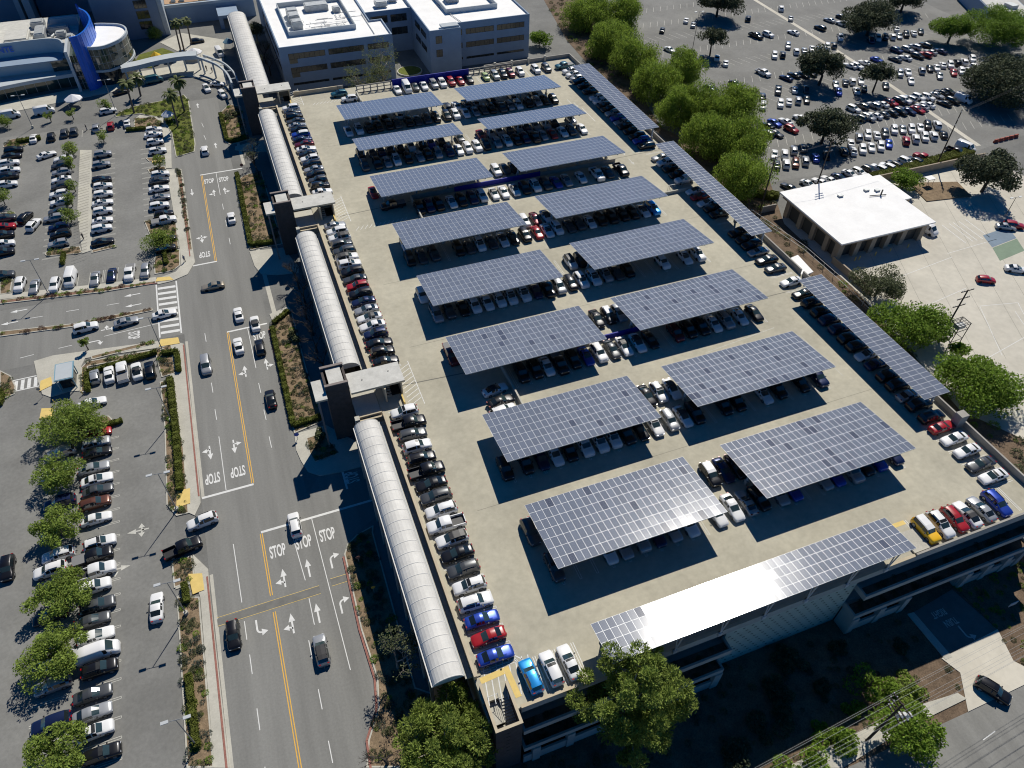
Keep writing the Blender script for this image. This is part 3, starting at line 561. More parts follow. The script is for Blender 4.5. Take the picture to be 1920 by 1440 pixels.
(74.9,50.1,0,270,'s','K','','black sedan, eighteenth from left in front row of the third canopy line',9),
(15.6,59.0,0,270,'p','M','','maroon pickup, first from left in back row of the third canopy line',9),
(45.0,59.0,0,270,'s','K','','black sedan, second from left in back row of the third canopy line',9),
(47.5,59.0,0,270,'u','K','q','black SUV with white roof, third from left in back row of the third canopy line',9),
(49.8,59.0,0,270,'u','S','','silver SUV, fourth from left in back row of the third canopy line',9),
(15.6,30.9,0,270,'u','K','','black SUV, first from left in front row of the second canopy line',9),
(19.0,30.9,0,270,'u','K','','black SUV, second from left in front row of the second canopy line',9),
(21.7,30.9,0,270,'s','N','','navy blue sedan, third from left in front row of the second canopy line',9),
(24.1,30.9,0,270,'s','W','','white sedan, fourth from left in front row of the second canopy line',9),
(26.6,30.9,0,270,'u','K','','black SUV, fifth from left in front row of the second canopy line',9),
(29.4,30.9,0,270,'u','W','','white SUV, sixth from left in front row of the second canopy line',9),
(32.1,30.9,0,270,'u','W','','white SUV, seventh from left in front row of the second canopy line',9),
(34.5,30.9,0,270,'u','W','','white SUV, eighth from left in front row of the second canopy line',9),
(36.9,30.9,0,270,'u','K','','black SUV, ninth from left in front row of the second canopy line',9),
(39.5,30.9,0,270,'s','K','','black sedan, tenth from left in front row of the second canopy line',9),
(42.3,30.9,0,270,'s','W','','white sedan, eleventh from left in front row of the second canopy line',9),
(45.2,30.9,0,270,'u','S','','silver SUV, twelfth from left in front row of the second canopy line',9),
(47.8,30.9,0,270,'s','W','b','white sedan with black roof, thirteenth from left in front row of the second canopy line',9),
(50.1,30.9,0,270,'u','K','','black SUV, fourteenth from left in front row of the second canopy line',9),
(55.6,30.9,0,270,'u','K','','black SUV, fifteenth from left in front row of the second canopy line',9),
(58.3,30.9,0,270,'u','K','','black SUV, sixteenth from left in front row of the second canopy line',9),
(63.7,30.9,0,270,'s','W','','white sedan, seventeenth from left in front row of the second canopy line',9),
(66.7,30.9,0,270,'u','K','','black SUV, eighteenth from left in front row of the second canopy line',9),
(71.5,30.9,0,270,'u','K','','black SUV, nineteenth from left in front row of the second canopy line',9),
(75.3,30.9,0,270,'u','N','','navy blue SUV, twentieth from left in front row of the second canopy line',9),
(44.3,37.3,0,270,'s','K','','black sedan, first from left in back row of the second canopy line',9),
(46.6,37.3,0,270,'u','W','','white SUV, second from left in back row of the second canopy line',9),
(49.3,37.3,0,270,'s','W','b','white sedan with black roof, third from left in back row of the second canopy line',9),
(16.0,12.0,0,270,'u','G','','dark grey SUV, first from left in front row of the nearest canopy line',9),
(24.3,12.0,0,270,'s','W','','white sedan, second from left in front row of the nearest canopy line',9),
(26.7,12.0,0,270,'s','S','','silver sedan, third from left in front row of the nearest canopy line',9),
(29.6,12.0,0,270,'u','S','','silver SUV, fourth from left in front row of the nearest canopy line',9),
(32.2,12.0,0,270,'s','N','','navy blue sedan, fifth from left in front row of the nearest canopy line',9),
(34.8,12.0,0,270,'s','S','','silver sedan, sixth from left in front row of the nearest canopy line',9),
(37.6,12.0,0,270,'s','W','','white sedan, seventh from left in front row of the nearest canopy line',9),
(42.5,12.0,0,270,'s','W','','white sedan, eighth from left in front row of the nearest canopy line',9),
(45.4,12.0,0,270,'s','W','','white sedan, ninth from left in front row of the nearest canopy line',9),
(47.9,12.0,0,90,'s','S','','silver sedan, tenth from left in front row of the nearest canopy line',9),
(50.2,12.0,0,270,'u','K','','black SUV, eleventh from left in front row of the nearest canopy line',9),
(53.6,12.0,0,270,'s','S','','silver sedan, twelfth from left in front row of the nearest canopy line',9),
(56.0,12.0,0,270,'s','B','','blue sedan, thirteenth from left in front row of the nearest canopy line',9),
(61.7,12.0,0,270,'s','S','','silver sedan, fourteenth from left in front row of the nearest canopy line',9),
(64.0,12.0,0,270,'s','B','','blue sedan, fifteenth from left in front row of the nearest canopy line',9),
(67.1,12.0,0,270,'p','S','','silver pickup, sixteenth from left in front row of the nearest canopy line',9),
(69.7,12.0,0,270,'u','K','','black SUV, seventeenth from left in front row of the nearest canopy line',9),
(72.3,12.0,0,270,'u','B','','blue SUV, eighteenth from left in front row of the nearest canopy line',9),
(75.6,12.0,0,270,'u','N','','navy blue SUV, nineteenth from left in front row of the nearest canopy line',9),
(15.0,18.6,0,270,'u','G','','dark grey SUV, first from left in back row of the nearest canopy line',9),
(45.6,18.6,0,270,'u','K','q','black SUV with white roof, second from left in back row of the nearest canopy line',9),
(48.0,18.6,0,270,'s','N','','navy blue sedan, third from left in back row of the nearest canopy line',9),
(50.3,18.6,0,270,'u','K','','black SUV, fourth from left in back row of the nearest canopy line',9),
(34.5,170.8,0,270,'s','W','','white sedan, first from left against the far wall of the roof deck',0),
(37.4,170.8,0,270,'v','W','','white van, second from left against the far wall of the roof deck',0),
(39.9,170.8,0,270,'s','G','','dark grey sedan, third from left against the far wall of the roof deck',0),
(42.5,170.8,0,270,'s','W','','white sedan, fourth from left against the far wall of the roof deck',0),
(45.5,170.8,0,270,'u','S','','silver SUV, fifth from left against the far wall of the roof deck',0),
(48.1,170.8,0,270,'u','W','','white SUV, sixth from left against the far wall of the roof deck',0),
(50.8,170.8,0,270,'u','R','','red SUV, seventh from left against the far wall of the roof deck',0),
(53.6,170.8,0,270,'s','R','','red sedan, eighth from left against the far wall of the roof deck',0),
(56.4,170.8,0,270,'s','K','','black sedan, ninth from left against the far wall of the roof deck',0),
(61.6,170.8,0,270,'h','L','','light green hatchback, tenth from left against the far wall of the roof deck',0),
(64.6,170.8,0,270,'u','S','','silver SUV, eleventh from left against the far wall of the roof deck',0),
(67.1,170.8,0,270,'u','K','','black SUV, twelfth from left against the far wall of the roof deck',0),
(69.5,170.8,0,270,'u','M','','maroon SUV, thirteenth from left against the far wall of the roof deck',0),
(72.6,170.8,0,270,'u','W','','white SUV, fourteenth from left against the far wall of the roof deck',0),
(77.7,170.8,0,270,'u','W','','white SUV, fifteenth from left against the far wall of the roof deck',0),
(81.2,170.8,0,270,'u','G','','dark grey SUV, sixteenth from left against the far wall of the roof deck',0),
(18.2,173.3,0,180,'u','T','','teal SUV, first of two parked sideways beside the far stair opening',0),
(20.3,169.3,0,180,'u','W','','white SUV, second of two parked sideways beside the far stair opening',0),
(20.0,47.7,0,8,'s','W','b','white sedan with black roof, first of three parked sideways by the low ramp wall',4),
(20.0,44.8,0,8,'s','K','','black sedan, second of three parked sideways by the low ramp wall',4),
(19.6,42.4,0,8,'u','W','','white SUV, third of three parked sideways by the low ramp wall',4),
(18.1,111.4,0,180,'p','K','','black pickup, parked sideways in shade beside the hatched bay',4),
(7.1,-1.3,0,92,'u','C','','bright blue SUV, first from left along the near roof edge by the corner stairs',8),
(9.9,-1.3,0,92,'u','W','','white SUV, second from left along the near roof edge by the corner stairs',8),
(12.4,-1.3,0,92,'s','W','','white sedan, third from left along the near roof edge by the corner stairs',8),
(70.3,-1.5,0,270,'j','Y','','yellow off-roader, first from left on near roof edge right of glaring canopy',8),
(73.0,-1.5,0,270,'u','W','','white SUV, second from left on near roof edge right of glaring canopy',8),
(75.8,-1.5,0,270,'u','R','','red SUV, third from left on near roof edge right of glaring canopy',8),
(78.3,-1.5,0,90,'s','W','b','white sedan with black roof, fourth from left on near roof edge right of glaring canopy',8),
(81.1,-1.5,0,90,'s','S','','silver sedan, fifth from left on near roof edge right of glaring canopy',8),
(84.1,-1.5,0,270,'u','B','','blue SUV, sixth from left on near roof edge right of glaring canopy',8),
(87.7,2.7,0,180,'s','W','','white sedan, first from near corner along the right parapet of the deck',1),
(87.7,5.3,0,180,'s','G','','dark grey sedan, second from near corner along the right parapet of the deck',1),
(87.7,8.2,0,180,'s','W','','white sedan, third from near corner along the right parapet of the deck',1),
(87.7,11.0,0,180,'s','W','','white sedan, fourth from near corner along the right parapet of the deck',1),
(87.7,13.7,0,0,'s','R','','red sedan, fifth from near corner along the right parapet of the deck',1),
(87.7,16.2,0,0,'u','K','','black SUV, sixth from near corner along the right parapet of the deck',1),
(87.7,19.2,0,0,'u','K','','black SUV, seventh from near corner along the right parapet of the deck',1),
(87.7,21.6,0,0,'s','S','','silver sedan, eighth from near corner along the right parapet of the deck',1),
(87.7,24.3,0,0,'u','K','','black SUV, ninth from near corner along the right parapet of the deck',1),
(87.7,26.8,0,0,'u','K','','black SUV, tenth from near corner along the right parapet of the deck',1),
(87.7,30.0,0,0,'s','N','','navy blue sedan, eleventh from near corner along the right parapet of the deck',1),
(87.7,32.6,0,180,'s','W','','white sedan, twelfth from near corner along the right parapet of the deck',1),
(87.7,35.2,0,0,'u','K','','black SUV, thirteenth from near corner along the right parapet of the deck',1),
(87.7,37.5,0,0,'u','K','','black SUV, fourteenth from near corner along the right parapet of the deck',1),
(87.7,40.4,0,0,'u','N','','navy blue SUV, fifteenth from near corner along the right parapet of the deck',1),
(87.7,43.3,0,0,'u','N','','navy blue SUV, sixteenth from near corner along the right parapet of the deck',1),
(87.7,45.7,0,0,'u','K','','black SUV, seventeenth from near corner along the right parapet of the deck',1),
(87.7,48.8,0,0,'u','K','','black SUV, eighteenth from near corner along the right parapet of the deck',1),
(87.7,51.8,0,180,'s','K','','black sedan, nineteenth from near corner along the right parapet of the deck',1),
(87.7,55.9,0,180,'s','W','','white sedan, twentieth from near corner along the right parapet of the deck',1),
(87.4,60.9,0,180,'s','G','','dark grey sedan, first from near end of the middle right parapet row',1),
(87.4,64.1,0,180,'s','K','','black sedan, second from near end of the middle right parapet row',1),
(87.4,67.2,0,180,'s','S','','silver sedan, third from near end of the middle right parapet row',1),
(87.4,69.8,0,180,'u','K','','black SUV, fourth from near end of the middle right parapet row',1),
(87.4,72.1,0,180,'u','K','','black SUV, fifth from near end of the middle right parapet row',1),
(87.4,74.9,0,180,'u','K','','black SUV, sixth from near end of the middle right parapet row',1),
(87.4,82.9,0,180,'u','K','','black SUV, seventh from near end of the middle right parapet row',1),
(87.4,85.4,0,180,'u','K','','black SUV, eighth from near end of the middle right parapet row',1),
(87.4,87.9,0,180,'s','W','','white sedan, ninth from near end of the middle right parapet row',1),
(87.4,91.0,0,180,'s','R','','red sedan, tenth from near end of the middle right parapet row',1),
(87.4,93.5,0,180,'s','W','b','white sedan with black roof, eleventh from near end of the middle right parapet row',1),
(87.4,98.8,0,180,'u','W','','white SUV, twelfth from near end of the middle right parapet row',1),
(87.4,101.6,0,180,'u','K','','black SUV, thirteenth from near end of the middle right parapet row',1),
(87.4,104.7,0,180,'u','K','','black SUV, fourteenth from near end of the middle right parapet row',1),
(87.4,107.8,0,180,'u','W','','white SUV, fifteenth from near end of the middle right parapet row',1),
(87.4,110.5,0,180,'s','S','','silver sedan, sixteenth from near end of the middle right parapet row',1),
(87.0,117.2,0,180,'u','K','','black SUV, first from near end of the far right parapet row',1),
(87.0,120.0,0,180,'u','B','','blue SUV, second from near end of the far right parapet row',1),
(87.0,122.3,0,180,'u','K','','black SUV, third from near end of the far right parapet row',1),
(87.0,125.6,0,180,'u','K','','black SUV, fourth from near end of the far right parapet row',1),
(87.0,128.7,0,180,'u','K','','black SUV, fifth from near end of the far right parapet row',1),
(87.0,131.2,0,180,'s','S','','silver sedan, sixth from near end of the far right parapet row',1),
(87.0,133.6,0,180,'u','B','','blue SUV, seventh from near end of the far right parapet row',1),
(87.0,136.5,0,180,'u','S','','silver SUV, eighth from near end of the far right parapet row',1),
(87.0,139.2,0,180,'u','K','','black SUV, ninth from near end of the far right parapet row',1),
(87.0,141.6,0,180,'u','K','','black SUV, tenth from near end of the far right parapet row',1),
(87.0,144.5,0,180,'u','W','','white SUV, eleventh from near end of the far right parapet row',1),
(87.0,147.0,0,180,'u','W','','white SUV, twelfth from near end of the far right parapet row',1),
(87.0,151.5,0,180,'u','K','','black SUV, thirteenth from near end of the far right parapet row',1),
(87.0,155.3,0,180,'u','K','','black SUV, fourteenth from near end of the far right parapet row',1),
(87.0,158.5,0,180,'u','K','','black SUV, fifteenth from near end of the far right parapet row',1),
(87.0,160.8,0,180,'u','S','','silver SUV, sixteenth from near end of the far right parapet row',1),
(87.0,163.5,0,180,'u','W','','white SUV, seventeenth from near end of the far right parapet row',1),
(87.0,166.3,0,180,'u','W','','white SUV, eighteenth from near end of the far right parapet row',1),
(87.0,170.4,0,180,'p','T','','teal pickup, nineteenth from near end of the far right parapet row',1),
(-17.8,38.4,-9,90,'u','W','','white SUV, crossing the stop line by the right-turn lanes',10),
(-17.7,16.0,-9,90,'u','S','b','silver SUV with black roof, driving below the straight-ahead arrows',10),
(-29.1,22.6,-9,270,'u','K','','black SUV, driving beside the curved left-turn arrow',10),
(-31.7,44.2,-9,188,'u','W','','white SUV, turning into the lower lot driveway',10),
(-35.0,40.1,-9,12,'p','K','','black pickup, waiting to leave the lower lot driveway',10),
(-17.5,68.1,-9,90,'s','K','','black sedan, passing the walkway planter alone in its lane',10),
(-28.1,81.7,-9,270,'w','S','','silver minivan, passing the sidewalk below the crosswalk',10),
(-21.5,85.3,-9,90,'s','W','','white sedan, waiting left of the black SUV at the stop line',10),
(-17.5,83.3,-9,90,'u','K','','black SUV, standing on the STOP lettering beside a white sedan',10),
(-20.4,95.3,-9,90,'s','W','','white sedan, entering the junction ahead of the stop line',10),
(-17.5,91.2,-9,90,'s','W','b','white sedan with black roof, stopped on the stop line by the planter corner',10),
(-24.6,107.1,-9,180,'s','E','','beige sedan, crossing the middle of the junction',10),
(-35.0,100.8,-9,5,'s','W','','white sedan, standing across the zebra crossing',10),
(-42.5,100.8,-9,5,'s','S','','silver sedan, second in the queue before the zebra crossing',10),
(-50.3,101.6,-9,5,'u','W','','white SUV, third in the queue before the zebra crossing',10),
(-17.9,133.5,-9,90,'s','W','','white sedan, driving alone above the hedge planter',10),
(-21.2,170.3,-9,90,'u','W','','white SUV, beside the round island, heading for the hospital',10),
(-17.4,211.1,-9,280,'u','W','','white SUV, in the drop-off loop',10),
(-13.8,213.5,-9,340,'s','W','','white sedan, nearest the curved canopy in the drop-off loop',10),
(-13.1,205.1,-9,285,'u','W','','white SUV, at the kerb by the far elevator tower',10),
(-46.2,204.6,-9,10,'u','W','','white SUV, on the hospital drive below the palms',10),
(-63.8,210.3,-9,8,'v','W','','white van, on the hospital drive beside the white tent',10),
(-73.1,210.6,-9,8,'v','W','','white van, leftmost on the hospital drive',10),
(-42.5,217.2,-9,20,'s','K','','black sedan, in shade at the hospital entrance',10),
(-32.6,222.6,-9,12,'v','T','','teal van, a shuttle under the curved canopy',10),
(-17.2,251.8,-9,5,'u','K','','black SUV, behind the tall palms',10),
(-10.9,238.4,-9,280,'v','W','','white van, parked by the white vault roof behind the canopy',10),
(-65.8,193.4,-9,92,'s','W','','white sedan, first from left along the top edge of the upper lot',7),
(-61.2,192.8,-9,92,'u','K','','black SUV, second from left along the top edge of the upper lot',7),
(-57.8,194.0,-9,92,'u','G','','dark grey SUV, third from left along the top edge of the upper lot',7),
(-55.3,194.1,-9,92,'u','G','','dark grey SUV, fourth from left along the top edge of the upper lot',7),
(-49.4,194.5,-9,92,'u','S','','silver SUV, fifth from left along the top edge of the upper lot',7),
(-45.5,194.2,-9,92,'u','R','','red SUV, sixth from left along the top edge of the upper lot',7),
(-41.1,194.7,-9,92,'s','W','','white sedan, seventh from left along the top edge of the upper lot',7),
(-61.8,182.0,-9,25,'s','W','','white sedan, leaving its bay near the top of the upper lot',7),
(-64.9,150.2,-9,65,'u','K','','black SUV, first of two rolling along the left aisle of the upper lot',7),
(-62.8,146.2,-9,70,'u','W','','white SUV, second of two rolling along the left aisle of the upper lot',7),
(-70.4,187.8,-9,3,'u','K','','black SUV, first from top in the leftmost column of the upper lot',7),
(-70.6,184.4,-9,3,'s','K','','black sedan, second from top in the leftmost column of the upper lot',7),
(-70.8,180.3,-9,3,'u','W','','white SUV, third from top in the leftmost column of the upper lot',7),
(-70.3,175.9,-9,3,'u','W','','white SUV, fourth from top in the leftmost column of the upper lot',7),
(-70.4,172.8,-9,3,'u','K','','black SUV, fifth from top in the leftmost column of the upper lot',7),
(-70.3,168.5,-9,3,'u','W','','white SUV, sixth from top in the leftmost column of the upper lot',7),
(-69.3,151.5,-9,3,'u','G','','dark grey SUV, seventh from top in the leftmost column of the upper lot',7),
(-69.2,147.3,-9,3,'u','R','','red SUV, eighth from top in the leftmost column of the upper lot',7),
(-69.2,143.7,-9,3,'u','K','','black SUV, ninth from top in the leftmost column of the upper lot',7),
(-68.6,139.6,-9,3,'u','W','','white SUV, tenth from top in the leftmost column of the upper lot',7),
(-68.6,136.2,-9,3,'u','K','','black SUV, eleventh from top in the leftmost column of the upper lot',7),
(-67.8,126.7,-9,3,'u','G','','dark grey SUV, twelfth from top in the leftmost column of the upper lot',7),
(-57.5,178.3,-9,183,'s','W','','white sedan, first from top in the column left of the striped path',7),
(-58.0,174.2,-9,183,'u','G','','dark grey SUV, second from top in the column left of the striped path',7),
(-57.6,170.5,-9,183,'u','S','','silver SUV, third from top in the column left of the striped path',7),
(-57.5,166.7,-9,183,'s','W','','white sedan, fourth from top in the column left of the striped path',7),
(-57.5,163.1,-9,183,'u','G','','dark grey SUV, fifth from top in the column left of the striped path',7),
(-57.7,159.1,-9,183,'u','W','','white SUV, sixth from top in the column left of the striped path',7),
(-57.3,154.9,-9,183,'u','W','','white SUV, seventh from top in the column left of the striped path',7),
(-57.4,150.5,-9,183,'u','G','','dark grey SUV, eighth from top in the column left of the striped path',7),
(-58.4,147.6,-9,183,'u','S','','silver SUV, ninth from top in the column left of the striped path',7),
(-57.1,143.0,-9,183,'u','N','','navy blue SUV, tenth from top in the column left of the striped path',7),
(-56.6,139.7,-9,183,'u','K','','black SUV, eleventh from top in the column left of the striped path',7),
(-56.9,135.6,-9,183,'u','S','','silver SUV, twelfth from top in the column left of the striped path',7),
(-47.5,177.3,-9,3,'u','S','','silver SUV, first from top in the column right of the striped path',7),
(-47.8,171.3,-9,3,'u','S','','silver SUV, second from top in the column right of the striped path',7),
(-47.7,162.7,-9,3,'u','K','','black SUV, third from top in the column right of the striped path',7),
(-47.4,159.5,-9,3,'u','W','','white SUV, fourth from top in the column right of the striped path',7),
(-47.3,155.4,-9,3,'u','W','','white SUV, fifth from top in the column right of the striped path',7),
(-47.4,151.1,-9,3,'s','W','','white sedan, sixth from top in the column right of the striped path',7),
(-47.3,147.0,-9,3,'u','W','','white SUV, seventh from top in the column right of the striped path',7),
(-47.4,142.7,-9,3,'s','W','','white sedan, eighth from top in the column right of the striped path',7),
(-47.5,138.9,-9,3,'u','W','','white SUV, ninth from top in the column right of the striped path',7),
(-47.3,133.1,-9,3,'s','K','','black sedan, tenth from top in the column right of the striped path',7),
(-33.9,187.4,-9,3,'u','W','','white SUV, first from top in the column beside the street sidewalk',7),
(-34.2,184.7,-9,3,'s','W','','white sedan, second from top in the column beside the street sidewalk',7),
(-33.9,180.0,-9,3,'u','W','','white SUV, third from top in the column beside the street sidewalk',7),
(-33.4,174.3,-9,3,'u','W','','white SUV, fourth from top in the column beside the street sidewalk',7),
(-33.3,160.8,-9,3,'u','W','','white SUV, fifth from top in the column beside the street sidewalk',7),
(-33.7,157.8,-9,3,'s','G','','dark grey sedan, sixth from top in the column beside the street sidewalk',7),
(-33.9,153.6,-9,3,'s','W','','white sedan, seventh from top in the column beside the street sidewalk',7),
(-33.8,149.0,-9,3,'s','S','','silver sedan, eighth from top in the column beside the street sidewalk',7),
(-34.2,144.9,-9,3,'u','W','','white SUV, ninth from top in the column beside the street sidewalk',7),
(-33.3,140.5,-9,3,'u','K','','black SUV, tenth from top in the column beside the street sidewalk',7),
(-33.4,137.5,-9,3,'p','W','','white pickup, eleventh from top in the column beside the street sidewalk',7),
(-33.5,129.6,-9,3,'s','K','','black sedan, twelfth from top in the column beside the street sidewalk',7),
(-33.6,125.3,-9,3,'u','K','','black SUV, thirteenth from top in the column beside the street sidewalk',7),
(-64.0,121.7,-9,262,'u','W','','white SUV, first from left in the bottom row of the upper lot',7),
(-61.0,120.0,-9,262,'s','S','','silver sedan, second from left in the bottom row of the upper lot',7),
(-56.9,119.1,-9,262,'u','W','','white SUV, third from left in the bottom row of the upper lot',7),
(-53.7,120.2,-9,262,'v','W','','white van, fourth from left in the bottom row of the upper lot',7),
(-48.7,118.6,-9,262,'s','S','','silver sedan, fifth from left in the bottom row of the upper lot',7),
(-45.3,118.8,-9,262,'s','N','','navy blue sedan, sixth from left in the bottom row of the upper lot',7),
(-41.5,118.3,-9,262,'p','W','','white pickup, seventh from left in the bottom row of the upper lot',7),
(-38.2,117.7,-9,262,'u','S','','silver SUV, eighth from left in the bottom row of the upper lot',7),
(-48.4,85.8,-9,95,'h','S','','silver hatchback, first from left in the short row beside the kiosk',3),
(-45.8,85.4,-9,95,'s','W','','white sedan, second from left in the short row beside the kiosk',3),
(-43.4,85.1,-9,95,'p','W','','white pickup, third from left in the short row beside the kiosk',3),
(-40.8,84.6,-9,95,'s','W','b','white sedan with black roof, fourth from left in the short row beside the kiosk',3),
(-38.4,83.9,-9,95,'u','K','','black SUV, fifth from left in the short row beside the kiosk',3),
(-48.7,78.4,-9,5,'s','W','','white sedan, first from top in the right column of the lower lot',5),
(-47.8,70.2,-9,3,'s','R','','red sedan, second from top in the right column of the lower lot',5),
(-47.9,67.7,-9,3,'u','S','','silver SUV, third from top in the right column of the lower lot',5),
(-47.7,65.4,-9,3,'s','K','','black sedan, fourth from top in the right column of the lower lot',5),
(-48.2,62.0,-9,3,'s','S','','silver sedan, fifth from top in the right column of the lower lot',5),
(-47.7,59.1,-9,3,'s','W','','white sedan, sixth from top in the right column of the lower lot',5),
(-47.5,56.6,-9,3,'s','G','','dark grey sedan, seventh from top in the right column of the lower lot',5),
(-47.9,54.0,-9,3,'u','O','','brown SUV, eighth from top in the right column of the lower lot',5),
(-47.7,50.7,-9,3,'s','W','','white sedan, ninth from top in the right column of the lower lot',5),
(-47.1,45.6,-9,3,'u','W','','white SUV, tenth from top in the right column of the lower lot',5),
(-48.1,43.3,-9,3,'p','K','','black pickup, eleventh from top in the right column of the lower lot',5),
(-47.7,40.4,-9,3,'p','W','','white pickup, twelfth from top in the right column of the lower lot',5),
(-47.8,37.7,-9,3,'u','W','','white SUV, thirteenth from top in the right column of the lower lot',5),
(-47.3,34.3,-9,3,'u','G','','dark grey SUV, fourteenth from top in the right column of the lower lot',5),
(-48.0,32.0,-9,3,'s','G','','dark grey sedan, fifteenth from top in the right column of the lower lot',5),
(-47.5,29.3,-9,3,'s','W','','white sedan, sixteenth from top in the right column of the lower lot',5),
(-47.1,26.5,-9,3,'v','W','','white van, seventeenth from top in the right column of the lower lot',5),
(-46.9,24.0,-9,3,'u','K','','black SUV, eighteenth from top in the right column of the lower lot',5),
(-47.8,20.6,-9,3,'s','G','','dark grey sedan, nineteenth from top in the right column of the lower lot',5),
(-47.8,17.9,-9,3,'s','S','','silver sedan, twentieth from top in the right column of the lower lot',5),
(-47.4,15.3,-9,3,'u','W','','white SUV, twenty-first from top in the right column of the lower lot',5),
(-46.5,12.0,-9,3,'u','K','','black SUV, twenty-second from top in the right column of the lower lot',5),
(-53.5,67.5,-9,183,'u','S','','silver SUV, first from top in the tree-shaded left column of the lower lot',5),
(-54.4,62.8,-9,183,'s','W','','white sedan, second from top in the tree-shaded left column of the lower lot',5),
(-53.3,56.1,-9,183,'u','N','','navy blue SUV, third from top in the tree-shaded left column of the lower lot',5),
(-53.5,50.8,-9,183,'s','S','','silver sedan, fourth from top in the tree-shaded left column of the lower lot',5),
(-53.1,45.5,-9,183,'u','W','','white SUV, fifth from top in the tree-shaded left column of the lower lot',5),
(-54.1,43.0,-9,183,'u','W','','white SUV, sixth from top in the tree-shaded left column of the lower lot',5),
(-53.6,40.0,-9,183,'u','K','','black SUV, seventh from top in the tree-shaded left column of the lower lot',5),
(-53.7,34.9,-9,183,'s','K','','black sedan, eighth from top in the tree-shaded left column of the lower lot',5),
(-52.4,27.1,-9,183,'u','W','','white SUV, ninth from top in the tree-shaded left column of the lower lot',5),
(-52.9,23.8,-9,183,'u','S','','silver SUV, tenth from top in the tree-shaded left column of the lower lot',5),
(-52.8,18.4,-9,183,'u','N','','navy blue SUV, eleventh from top in the tree-shaded left column of the lower lot',5),
(-39.2,31.0,-9,88,'s','W','','white sedan, in the aisle beside the planted strip',5),
(-60.2,45.7,-9,271,'u','K','','black SUV, large one cut by the left picture edge',5),
(71.4,-21.5,-13.5,300,'u','K','','black SUV, turning onto the road at the lower right',10),
(139.9,50.4,-9,330,'h','R','','red hatchback, rolling alone across the pale service yard',6),
(141.8,71.2,-9,280,'v','W','','white van, backing out behind the flat white roof',6),
(161.5,65.4,-9,325,'s','S','','silver sedan, parked at the right edge of the service yard',6),
(164.0,65.3,-9,325,'u','R','','red SUV, parked at the right edge of the service yard',6),
(149.8,51.1,-9,325,'s','W','','white sedan, parked at the right edge of the service yard',6),
]
CAR_GROUPS = ['cars against the far wall', 'cars along the far side parapet', 'cars along the walkway parapet', 'cars beside the kiosk', 'cars by the ramp wall', 'cars in the lower left lot', 'cars in the service yard', 'cars in the upper left lot', 'cars on the near roof edge', 'cars under the solar canopies', 'vehicles on the main street']
